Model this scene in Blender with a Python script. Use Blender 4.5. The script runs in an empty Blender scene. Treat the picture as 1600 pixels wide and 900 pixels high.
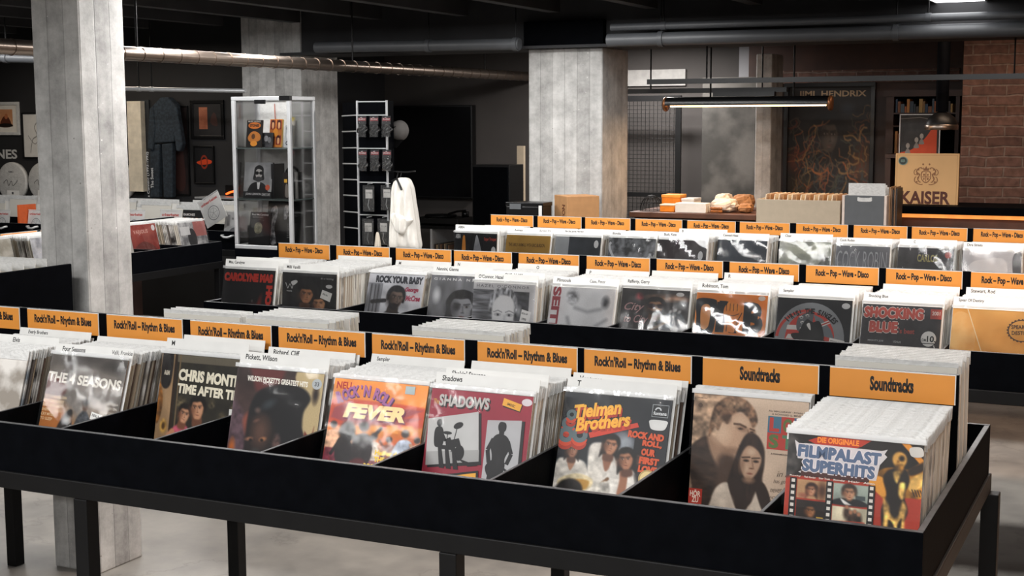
import bpy, bmesh, math, random
from mathutils import Vector, Matrix
random.seed(7)
SC = bpy.context.scene
COL = SC.collection

# ------------------------------------------------------------------ camera
F, PITCH, YAW, ROLL, EYE = 2179.2, 0.1204, 0.4448, 0.0037, 1.85
_fw = Vector((-math.sin(YAW)*math.cos(PITCH), math.cos(YAW)*math.cos(PITCH), -math.sin(PITCH)))
_r0 = Vector((math.cos(YAW), math.sin(YAW), 0)); _d0 = _fw.cross(_r0)
_c, _s = math.cos(ROLL), math.sin(ROLL)
_rt = _c*_r0 + _s*_d0
_dn = -_s*_r0 + _c*_d0
cam_d = bpy.data.cameras.new('camera'); cam = bpy.data.objects.new('camera', cam_d); COL.objects.link(cam)
cam_d.sensor_width = 36; cam_d.lens = F/1600*36; cam_d.clip_end = 100; cam_d.clip_start = .05
_m = Matrix(((_rt.x, -_dn.x, -_fw.x), (_rt.y, -_dn.y, -_fw.y), (_rt.z, -_dn.z, -_fw.z)))
cam.matrix_world = Matrix.Translation((0, 0, EYE)) @ _m.to_4x4()
SC.camera = cam

def at(u, v, X=None, Y=None, Z=None):
    """point of the place seen at photo pixel (u, v) on the plane X, Y or Z"""
    d = _fw + _rt*((u-800)/F) + _dn*((v-450)/F)
    if Y is not None: t = Y/d.y
    elif X is not None: t = X/d.x
    else: t = (Z-EYE)/d.z
    return Vector((d.x*t, d.y*t, EYE+d.z*t))

# ------------------------------------------------------------------ light and exposure
SC.view_settings.view_transform = 'Standard'; SC.view_settings.look = 'None'
SC.view_settings.gamma = 1; SC.view_settings.use_curve_mapping = False
SC.view_settings.exposure = -0.06
W = bpy.data.worlds.new('world'); SC.world = W; W.use_nodes = True
W.node_tree.nodes['Background'].inputs[0].default_value = (.75, .85, 1, 1)
W.node_tree.nodes['Background'].inputs[1].default_value = 0.05

def area(name, loc, sx, sy, power, col=(1, .985, .97), rot=(0, 0, 0), spread=180):
    l = bpy.data.lights.new(name, 'AREA'); l.shape = 'RECTANGLE'; l.size = sx; l.size_y = sy
    l.energy = power; l.color = col; l.spread = math.radians(spread)
    o = bpy.data.objects.new(name, l); o.location = loc; o.rotation_euler = rot; COL.objects.link(o); return o

CEIL = 2.82
for x, y, p in ((-.6, 1.2, 80), (-3.0, 1.2, 80), (-5.4, 1.8, 50), (-.6, -1.8, 110), (-3.0, -1.8, 110),
                (-1.0, 4.9, 46), (-3.3, 4.9, 48), (-1.2, 7.3, 48), (-3.6, 7.3, 54), (-5.6, 7.2, 60), (-8.2, 7.4, 46), (-3.7, 8.75, 26), (-6.0, 8.2, 24), (-4.5, -.3, 20), (-6.8, -.2, 22)):
    area('ceiling_lamp_and_fill', (x, y, CEIL-.25), 1.5, .30, p)  # shop lamps out of view, plus fill added for columns, cabinet, sleeve glare

# ------------------------------------------------------------------ materials
def lin(c):
    if isinstance(c, str):
        c = c.lstrip('#'); c = [int(c[i:i+2], 16)/255 for i in (0, 2, 4)]
        c = [x/12.92 if x <= .04045 else ((x+.055)/1.055)**2.4 for x in c]
    return (c[0], c[1], c[2], 1)
MATS = {}
def mat(key, col, rough=.5, metal=0, var=.12, scale=18, col2=None, spec=.5, bump=0, bscale=60, emit=0, coat=0):
    """a principled surface whose colour wanders a little with noise (or between two colours)"""
    if key in MATS: return MATS[key]
    m = bpy.data.materials.new(key); m.use_nodes = True; nt = m.node_tree; b = nt.nodes['Principled BSDF']
    c = lin(col); b.inputs['Roughness'].default_value = rough; b.inputs['Metallic'].default_value = metal
    b.inputs['Specular IOR Level'].default_value = spec; b.inputs['Coat Weight'].default_value = coat
    tc = nt.nodes.new('ShaderNodeTexCoord'); n = nt.nodes.new('ShaderNodeTexNoise'); n.inputs['Scale'].default_value = scale
    n.inputs['Detail'].default_value = 4
    nt.links.new(tc.outputs['Object'], n.inputs['Vector'])
    r = nt.nodes.new('ShaderNodeValToRGB')
    if col2 is None:
        a = [x*(1-var) for x in c[:3]]+[1]; d = [min(1, x*(1+var)) for x in c[:3]]+[1]
        r.color_ramp.elements[0].position = .3; r.color_ramp.elements[1].position = .7
    else:
        a = c; d = lin(col2); r.color_ramp.elements[0].position = .42; r.color_ramp.elements[1].position = .6
    r.color_ramp.elements[0].color = a; r.color_ramp.elements[1].color = d
    nt.links.new(n.outputs['Fac'], r.inputs['Fac']); nt.links.new(r.outputs['Color'], b.inputs['Base Color'])
    if bump:
        n2 = nt.nodes.new('ShaderNodeTexNoise'); n2.inputs['Scale'].default_value = bscale; n2.inputs['Detail'].default_value = 5
        nt.links.new(tc.outputs['Object'], n2.inputs['Vector'])
        bp = nt.nodes.new('ShaderNodeBump'); bp.inputs['Strength'].default_value = bump; bp.inputs['Distance'].default_value = .01
        nt.links.new(n2.outputs['Fac'], bp.inputs['Height']); nt.links.new(bp.outputs['Normal'], b.inputs['Normal'])
    if emit:
        nt.links.new(r.outputs['Color'], b.inputs['Emission Color']); b.inputs['Emission Strength'].default_value = emit
    MATS[key] = m; return m

def N(nt, kind, **kw):
    n = nt.nodes.new(kind)
    for k, v in kw.items():
        if hasattr(n, k): setattr(n, k, v)
        else: n.inputs[k.replace('_', ' ')].default_value = v
    return n

def concrete_column():
    m = bpy.data.materials.new('board_marked_concrete'); m.use_nodes = True; nt = m.node_tree; L = nt.links
    b = nt.nodes['Principled BSDF']; b.inputs['Roughness'].default_value = .8
    tc = N(nt, 'ShaderNodeTexCoord'); sp = N(nt, 'ShaderNodeSeparateXYZ'); L.new(tc.outputs['Object'], sp.inputs[0])
    ad = N(nt, 'ShaderNodeMath', operation='ADD'); L.new(sp.outputs[0], ad.inputs[0]); L.new(sp.outputs[1], ad.inputs[1])
    nz = N(nt, 'ShaderNodeTexNoise', Scale=3.0); L.new(tc.outputs['Object'], nz.inputs['Vector'])
    wob = N(nt, 'ShaderNodeMath', operation='MULTIPLY_ADD'); wob.inputs[1].default_value = .012; L.new(nz.outputs['Fac'], wob.inputs[0]); L.new(ad.outputs[0], wob.inputs[2])
    att = N(nt, 'ShaderNodeAttribute'); att.attribute_type = 'OBJECT'; att.attribute_name = 'board'
    dv = N(nt, 'ShaderNodeMath', operation='DIVIDE'); L.new(wob.outputs[0], dv.inputs[0]); L.new(att.outputs['Fac'], dv.inputs[1])
    fl = N(nt, 'ShaderNodeMath', operation='FLOOR'); L.new(dv.outputs[0], fl.inputs[0])
    wn = N(nt, 'ShaderNodeTexWhiteNoise', noise_dimensions='1D'); L.new(fl.outputs[0], wn.inputs['W'])
    fr = N(nt, 'ShaderNodeMath', operation='FRACT'); L.new(dv.outputs[0], fr.inputs[0])
    gr = N(nt, 'ShaderNodeValToRGB'); e = gr.color_ramp.elements; e[0].position = 0; e[0].color = (0, 0, 0, 1); e[1].position = .05; e[1].color = (1, 1, 1, 1)
    x = e.new(.95); x.color = (1, 1, 1, 1); x = e.new(1); x.color = (.45, .45, .45, 1); L.new(fr.outputs[0], gr.inputs[0])
    mp = N(nt, 'ShaderNodeMapping'); mp.inputs['Scale'].default_value = (22, 22, 1.2); L.new(tc.outputs['Object'], mp.inputs[0])
    gn = N(nt, 'ShaderNodeTexNoise', Scale=1.0, Detail=6.0); L.new(mp.outputs[0], gn.inputs['Vector'])
    bn = N(nt, 'ShaderNodeTexNoise', Scale=7.0, Detail=10.0, Roughness=.72); L.new(tc.outputs['Object'], bn.inputs['Vector'])
    # tone = .30 + board*.14 + grain*.2 + blotch*.3
    t1 = N(nt, 'ShaderNodeMath', operation='MULTIPLY_ADD'); L.new(wn.outputs['Value'], t1.inputs[0]); t1.inputs[1].default_value = .09; t1.inputs[2].default_value = .0
    t2 = N(nt, 'ShaderNodeMath', operation='MULTIPLY_ADD'); L.new(gn.outputs['Fac'], t2.inputs[0]); t2.inputs[1].default_value = .17; L.new(t1.outputs[0], t2.inputs[2])
    t3 = N(nt, 'ShaderNodeMath', operation='MULTIPLY_ADD'); L.new(bn.outputs['Fac'], t3.inputs[0]); t3.inputs[1].default_value = .62; L.new(t2.outputs[0], t3.inputs[2])
    cr = N(nt, 'ShaderNodeValToRGB'); e = cr.color_ramp.elements; e[0].position = .26; e[0].color = lin('#7d7c7a'); e[1].position = .66; e[1].color = lin('#dddcd9'); L.new(t3.outputs[0], cr.inputs[0])
    mg = N(nt, 'ShaderNodeMix', data_type='RGBA', blend_type='MULTIPLY'); mg.inputs[0].default_value = .32; L.new(cr.outputs[0], mg.inputs[6]); L.new(gr.outputs[0], mg.inputs[7])
    vo = N(nt, 'ShaderNodeTexVoronoi', Scale=26.0); L.new(tc.outputs['Object'], vo.inputs['Vector'])
    sp2 = N(nt, 'ShaderNodeTexNoise', Scale=9.0); L.new(tc.outputs['Object'], sp2.inputs['Vector'])
    th = N(nt, 'ShaderNodeMath', operation='MULTIPLY_ADD'); L.new(sp2.outputs['Fac'], th.inputs[0]); th.inputs[1].default_value = .34; th.inputs[2].default_value = -.12
    lt = N(nt, 'ShaderNodeMath', operation='LESS_THAN'); L.new(vo.outputs['Distance'], lt.inputs[0]); L.new(th.outputs[0], lt.inputs[1])
    mx = N(nt, 'ShaderNodeMix', data_type='RGBA'); L.new(lt.outputs[0], mx.inputs[0]); L.new(mg.outputs[2], mx.inputs[6])
    pc = N(nt, 'ShaderNodeMix', data_type='RGBA'); L.new(wn.outputs['Value'], pc.inputs[0]); pc.inputs[6].default_value = lin('#e2e1de'); pc.inputs[7].default_value = lin('#77736e')
    L.new(pc.outputs[2], mx.inputs[7]); L.new(mx.outputs[2], b.inputs['Base Color'])
    bp = N(nt, 'ShaderNodeBump', Strength=.35, Distance=.01)
    hh = N(nt, 'ShaderNodeMath', operation='MULTIPLY_ADD'); L.new(gr.outputs[0], hh.inputs[0]); hh.inputs[1].default_value = .6; L.new(t3.outputs[0], hh.inputs[2])
    L.new(hh.outputs[0], bp.inputs['Height']); L.new(bp.outputs[0], b.inputs['Normal'])
    return m

def brick_mat(key, c1, c2, mortar, bw=.25, bh=.075, swap=False):
    m = bpy.data.materials.new(key); m.use_nodes = True; nt = m.node_tree; L = nt.links; b = nt.nodes['Principled BSDF']; b.inputs['Roughness'].default_value = .85
    tc = N(nt, 'ShaderNodeTexCoord'); sp = N(nt, 'ShaderNodeSeparateXYZ'); L.new(tc.outputs['Object'], sp.inputs[0])
    cb = N(nt, 'ShaderNodeCombineXYZ'); ad = N(nt, 'ShaderNodeMath', operation='ADD'); L.new(sp.outputs[0], ad.inputs[0]); L.new(sp.outputs[1], ad.inputs[1])
    L.new(ad.outputs[0], cb.inputs[0]); L.new(sp.outputs[2], cb.inputs[1])
    nd = N(nt, 'ShaderNodeTexNoise', Scale=7.0, Detail=4.0); L.new(tc.outputs['Object'], nd.inputs['Vector'])
    ds = N(nt, 'ShaderNodeVectorMath', operation='MULTIPLY_ADD'); L.new(nd.outputs['Color'], ds.inputs[0]); ds.inputs[1].default_value = (.03, .03, 0); L.new(cb.outputs[0], ds.inputs[2])
    br = N(nt, 'ShaderNodeTexBrick', Scale=1.0); br.inputs['Brick Width'].default_value = bw; br.inputs['Row Height'].default_value = bh; br.inputs['Mortar Size'].default_value = .008; br.inputs['Mortar Smooth'].default_value = .5
    br.inputs['Color1'].default_value = lin(c1); br.inputs['Color2'].default_value = lin(c2); br.inputs['Mortar'].default_value = lin(mortar)
    L.new(ds.outputs[0], br.inputs['Vector'])
    nz = N(nt, 'ShaderNodeTexNoise', Scale=22.0, Detail=6.0); L.new(tc.outputs['Object'], nz.inputs['Vector'])
    rp = N(nt, 'ShaderNodeValToRGB'); rp.color_ramp.elements[0].color = (.45, .42, .4, 1); rp.color_ramp.elements[1].color = (1, 1, 1, 1); rp.color_ramp.elements[0].position = .3; rp.color_ramp.elements[1].position = .65
    L.new(nz.outputs['Fac'], rp.inputs[0])
    mg = N(nt, 'ShaderNodeMix', data_type='RGBA', blend_type='MULTIPLY'); mg.inputs[0].default_value = .8; L.new(br.outputs['Color'], mg.inputs[6]); L.new(rp.outputs[0], mg.inputs[7]); L.new(mg.outputs[2], b.inputs['Base Color'])
    bp = N(nt, 'ShaderNodeBump', Strength=.7, Distance=.012); bp.invert = True; L.new(br.outputs['Fac'], bp.inputs['Height']); L.new(bp.outputs[0], b.inputs['Normal'])
    return m

def floor_mat():
    m = bpy.data.materials.new('polished_concrete_floor'); m.use_nodes = True; nt = m.node_tree; L = nt.links; b = nt.nodes['Principled BSDF']
    tc = N(nt, 'ShaderNodeTexCoord'); n1 = N(nt, 'ShaderNodeTexNoise', Scale=1.3, Detail=8.0, Roughness=.6); n2 = N(nt, 'ShaderNodeTexNoise', Scale=9.0, Detail=6.0)
    L.new(tc.outputs['Object'], n1.inputs['Vector']); L.new(tc.outputs['Object'], n2.inputs['Vector'])
    a = N(nt, 'ShaderNodeMath', operation='MULTIPLY_ADD'); L.new(n2.outputs['Fac'], a.inputs[0]); a.inputs[1].default_value = .35; L.new(n1.outputs['Fac'], a.inputs[2])
    r = N(nt, 'ShaderNodeValToRGB'); e = r.color_ramp.elements; e[0].position = .45; e[0].color = lin('#74716d'); e[1].position = .85; e[1].color = lin('#a09a92'); L.new(a.outputs[0], r.inputs[0])
    wv = N(nt, 'ShaderNodeTexVoronoi', Scale=1.1, feature='DISTANCE_TO_EDGE'); L.new(n1.outputs['Color'], wv.inputs['Vector'])
    cr = N(nt, 'ShaderNodeValToRGB'); cr.color_ramp.elements[0].color = (.6, .6, .6, 1); cr.color_ramp.elements[1].position = .012; cr.color_ramp.elements[1].color = (1, 1, 1, 1); L.new(wv.outputs['Distance'], cr.inputs[0])
    mg = N(nt, 'ShaderNodeMix', data_type='RGBA', blend_type='MULTIPLY'); mg.inputs[0].default_value = .5; L.new(r.outputs[0], mg.inputs[6]); L.new(cr.outputs[0], mg.inputs[7]); L.new(mg.outputs[2], b.inputs['Base Color'])
    rr = N(nt, 'ShaderNodeMapRange'); rr.inputs[3].default_value = .3; rr.inputs[4].default_value = .5; L.new(n2.outputs['Fac'], rr.inputs[0]); L.new(rr.outputs[0], b.inputs['Roughness'])
    return m

def sleeve_mat(key, white, gloss=1.6, bump=.25, bscale=14, rough=.07):
    """clear polythene: mostly see-through, with a wrinkled gloss; `white` is how milky it is"""
    m = bpy.data.materials.new(key); m.use_nodes = True; nt = m.node_tree; L = nt.links
    nt.nodes.remove(nt.nodes['Principled BSDF']); out = nt.nodes['Material Output']
    tc = N(nt, 'ShaderNodeTexCoord'); mp = N(nt, 'ShaderNodeMapping'); mp.inputs['Scale'].default_value = (1, 1, .45); L.new(tc.outputs['Object'], mp.inputs[0])
    oi = N(nt, 'ShaderNodeObjectInfo'); sh = N(nt, 'ShaderNodeMath', operation='MULTIPLY'); sh.inputs[1].default_value = 30; L.new(oi.outputs['Random'], sh.inputs[0])
    n = N(nt, 'ShaderNodeTexNoise', noise_dimensions='4D', Scale=bscale, Detail=2.5); L.new(mp.outputs[0], n.inputs['Vector']); L.new(sh.outputs[0], n.inputs['W'])
    bp = N(nt, 'ShaderNodeBump', Strength=bump, Distance=.02); L.new(n.outputs['Fac'], bp.inputs['Height'])
    tr = N(nt, 'ShaderNodeBsdfTransparent'); gl = N(nt, 'ShaderNodeBsdfGlossy', Roughness=rough); L.new(bp.outputs[0], gl.inputs['Normal'])
    df = N(nt, 'ShaderNodeBsdfDiffuse'); df.inputs['Color'].default_value = (.86, .87, .87, 1)
    m1 = N(nt, 'ShaderNodeMixShader'); m1.inputs[0].default_value = white; L.new(tr.outputs[0], m1.inputs[1]); L.new(df.outputs[0], m1.inputs[2])
    fz = N(nt, 'ShaderNodeFresnel', IOR=1.5); L.new(bp.outputs[0], fz.inputs['Normal']); mu = N(nt, 'ShaderNodeMath', operation='MULTIPLY'); mu.inputs[1].default_value = gloss; mu.use_clamp = True; L.new(fz.outputs[0], mu.inputs[0])
    m2 = N(nt, 'ShaderNodeMixShader'); L.new(mu.outputs[0], m2.inputs[0]); L.new(m1.outputs[0], m2.inputs[1]); L.new(gl.outputs[0], m2.inputs[2]); L.new(m2.outputs[0], out.inputs['Surface'])
    return m

M = dict(
    concrete=concrete_column(), floor=floor_mat(),
    brick=brick_mat('brown_brick', '#5f443c', '#735449', '#7d6b62'), block=brick_mat('grey_block', '#7d7974', '#8d8984', '#6f6b67', .5, .2),
    sleeve=sleeve_mat('clear_sleeve', .0, 1.0, .12, 10), wrinkled=sleeve_mat('wrinkled_sleeve', .01, 1.25, .28, 8, .1), band=sleeve_mat('milky_sleeve', .72, 2.2, .3, 30), glass=sleeve_mat('window_glass', .0, .8, .0),
    black=mat('black_board', '#06070a', .6, var=.2, spec=.02, bump=.05, bscale=90), steel=mat('black_steel', '#0c0c0d', .5, spec=.2, metal=0, var=.15),
    white=mat('white_sleeve', '#cfcfcd', .35, var=.1, scale=30, bump=.4, bscale=70), card=mat('white_card', '#dcdcd9', .5, var=.03), ink=mat('black_ink', '#0b0b0b', .55, var=.05),
    orange=mat('orange_card', '#da8f3a', .5, var=.05, scale=6), ceil=mat('black_ceiling', '#2a2a2c', .8, var=.3, scale=3), wallblack=mat('black_wall', '#202022', .75, var=.2, scale=3),
    grey=mat('grey_paint', '#a2a2a6', .7, var=.06, scale=3), dgrey=mat('dark_grey_paint', '#4a4644', .75, var=.1, scale=3), alu=mat('aluminium', '#d4d6d8', .35, metal=.55, var=.05),
    chrome=mat('galvanised_duct', '#94867b', .3, metal=.95, var=.1, scale=8), pipe=mat('grey_pipe', '#47494c', .45, var=.1, scale=6), wood=mat('dark_wood', '#5b3826', .5, var=.3, scale=7),
    wornlit=mat('worn_edge_highlight', '#4a4b4d', .45, var=.35, scale=30),
    dwood=mat('brown_panel', '#3b241b', .5, var=.35, scale=5), screen=mat('dark_screen', '#0a0a0c', .12, var=.05), cloth=mat('white_cotton', '#e4e1da', .85, var=.05, bump=.15, bscale=25),
    kraft=mat('kraft_board', '#b98a5c', .7, var=.08), cream=mat('cream_paper', '#ecd9bb', .6, var=.08), beige=mat('beige_board', '#b7a892', .6, var=.05), fgrey=mat('file_grey', '#5a5d60', .55, var=.06),
    tan=mat('tan_sign', '#d9ad76', .6, var=.06, scale=5), brownink=mat('brown_ink', '#5a2c17', .6), korange=mat('orange_carton', '#ef8a1d', .5), black2=mat('black_plastic', '#0d0d0e', .3, var=.1),
    lampglow=mat('warm_tube', '#ffc58a', .4, emit=9), panelglow=mat('panel_diffuser', '#ffffff', .4, emit=6), stripglow=mat('led_strip', '#ff9a4a', .4, emit=1.1), reflglow=mat('orange_reflection_glow', '#ff5a1e', .4, emit=3),
)
def cm(c, rough=.5):
    """material of one printed colour; a pair of colours is a mottled print"""
    if isinstance(c, bpy.types.Material): return c
    if isinstance(c, tuple): return mat('print_%s_%s' % (c[0].strip('#'), c[1].strip('#')), c[0], rough, col2=c[1], scale=c[2] if len(c) > 2 else 30)
    return mat('print_'+c.strip('#'), c, rough, var=.05)

# ------------------------------------------------------------------ mesh helpers
def _cat(pts, n=5):
    out = []; k = len(pts)
    for i in range(k):
        p0, p1, p2, p3 = (Vector(pts[(i+j-1) % k]) for j in range(4))
        for s in range(n):
            t = s/n
            out.append(.5*((2*p1)+(-p0+p2)*t+(2*p0-5*p1+4*p2-p3)*t*t+(-p0+3*p1-3*p2+p3)*t*t*t))
    return [tuple(p) for p in out]

TXT = {}
def text_geo(s, bold=0.0, shear=0.0, space=1.0):
    """glyph outlines of the built-in font as (points, faces, bounds)"""
    k = (s, bold, shear, space)
    if k in TXT: return TXT[k]
    cu = bpy.data.curves.new('t', 'FONT'); cu.body = s; cu.size = 1; cu.offset = bold; cu.shear = shear; cu.space_character = space; cu.resolution_u = 3
    o = bpy.data.objects.new('t', cu); COL.objects.link(o)
    dg = bpy.context.evaluated_depsgraph_get(); me = bpy.data.meshes.new_from_object(o.evaluated_get(dg))
    vs = [(v.co.x, v.co.y) for v in me.vertices]; fs = [tuple(p.vertices) for p in me.polygons]
    bpy.data.objects.remove(o); bpy.data.curves.remove(cu); bpy.data.meshes.remove(me)
    if not vs: vs = [(0, 0)]
    b = (min(v[0] for v in vs), max(v[0] for v in vs), min(v[1] for v in vs), max(v[1] for v in vs))
    TXT[k] = (vs, fs, b); return TXT[k]

class MB:
    def __init__(s): s.v = []; s.f = []; s.m = []; s.sm = []; s.slots = []
    def slot(s, m):
        if m not in s.slots: s.slots.append(m)
        return s.slots.index(m)
    def add(s, vs, fs, m, smooth=False):
        b = len(s.v); s.v += [tuple(v) for v in vs]; i = s.slot(m)
        for f in fs: s.f.append(tuple(b+k for k in f)); s.m.append(i); s.sm.append(smooth)
        return s
    def box(s, x0, x1, y0, y1, z0, z1, m, rot=None, org=None):
        vs = [Vector((x, y, z)) for x in (x0, x1) for y in (y0, y1) for z in (z0, z1)]
        if rot is not None:
            c = Vector(org) if org is not None else Vector(((x0+x1)/2, (y0+y1)/2, (z0+z1)/2)); vs = [rot @ (v-c)+c for v in vs]
        return s.add(vs, [(0, 1, 3, 2), (4, 6, 7, 5), (0, 4, 5, 1), (2, 3, 7, 6), (0, 2, 6, 4), (1, 5, 7, 3)], m)
    def tube(s, pts, r, m, n=12, cap=True, closed=False):
        pts = [Vector(p) for p in pts]; rs = r if isinstance(r, (list, tuple)) else [r]*len(pts); vs = []; k = len(pts); up = None
        for i, p in enumerate(pts):
            a = pts[(i-1) % k] if (i or closed) else p; b = pts[(i+1) % k] if (i < k-1 or closed) else p
            t = (b-a).normalized()
            if up is None: up = Vector((0, 0, 1)) if abs(t.z) < .9 else Vector((1, 0, 0))
            x = t.cross(up).normalized(); y = x.cross(t).normalized(); up = y
            vs += [p+rs[i]*(x*math.cos(2*math.pi*j/n)+y*math.sin(2*math.pi*j/n)) for j in range(n)]
        fs = [(i*n+j, i*n+(j+1) % n, ((i+1) % k)*n+(j+1) % n, ((i+1) % k)*n+j) for i in range(k if closed else k-1) for j in range(n)]
        s.add(vs, fs, m, True)
        if cap and not closed: s.add(vs[:n], [tuple(range(n))[::-1]], m); s.add(vs[-n:], [tuple(range(n))], m)
        return s
    def lathe(s, prof, m, c=(0, 0, 0), n=28, axis='z'):
        vs = []
        for r, h in prof:
            for j in range(n):
                a = 2*math.pi*j/n; x, y = r*math.cos(a), r*math.sin(a)
                vs.append(Vector(c)+(Vector((x, y, h)) if axis == 'z' else Vector((x, h, y)) if axis == 'y' else Vector((h, x, y))))
        fs = [(i*n+j, i*n+(j+1) % n, (i+1)*n+(j+1) % n, (i+1)*n+j) for i in range(len(prof)-1) for j in range(n)]
        return s.add(vs, fs, m, True)
    def prism(s, pts, y0, y1, m):
        """outline pts (x, z) given thickness from y0 to y1"""
        k = len(pts); vs = [(p[0], y0, p[1]) for p in pts]+[(p[0], y1, p[1]) for p in pts]
        return s.add(vs, [tuple(range(k)), tuple(range(2*k-1, k-1, -1))]+[(i, (i+1) % k, k+(i+1) % k, k+i) for i in range(k)], m)
    def build(s, name, parent=None, loc=None, rot=None, bevel=0, **props):
        me = bpy.data.meshes.new(name); me.from_pydata(s.v, [], s.f)
        for m in s.slots: me.materials.append(m)
        me.polygons.foreach_set('material_index', s.m); me.polygons.foreach_set('use_smooth', s.sm)
        if s.recalc:
            bm = bmesh.new(); bm.from_mesh(me); bmesh.ops.recalc_face_normals(bm, faces=bm.faces); bm.to_mesh(me); bm.free()
        if getattr(s, 'ink', None):
            at_ = me.color_attributes.new('ink', 'FLOAT_COLOR', 'POINT'); z = np.ones((len(s.v), 4), np.float32)
            for b, c in s.ink: z[b:b+len(c), :3] = c
            at_.data.foreach_set('color', z.ravel())
        me.update()
        o = bpy.data.objects.new(name, me); COL.objects.link(o)
        if parent: o.parent = parent
        if loc is not None: o.location = loc
        if rot is not None: o.rotation_euler = rot
        if bevel:
            b = o.modifiers.new('bevel', 'BEVEL'); b.width = bevel; b.segments = 2; b.limit_method = 'ANGLE'; b.angle_limit = .7
        for k, v in props.items(): o[k] = v
        return o
    recalc = True

def thing(name, loc, label, cat, group=None, rot=None):
    o = bpy.data.objects.new(name, None); COL.objects.link(o); o.location = loc; o.empty_display_size = .05
    if rot: o.rotation_euler = rot
    o['label'] = label; o['category'] = cat
    if group: o['group'] = group
    return o
def props(label, cat, group=None):
    d = dict(label=label, category=cat)
    if group: d['group'] = group
    return d

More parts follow.
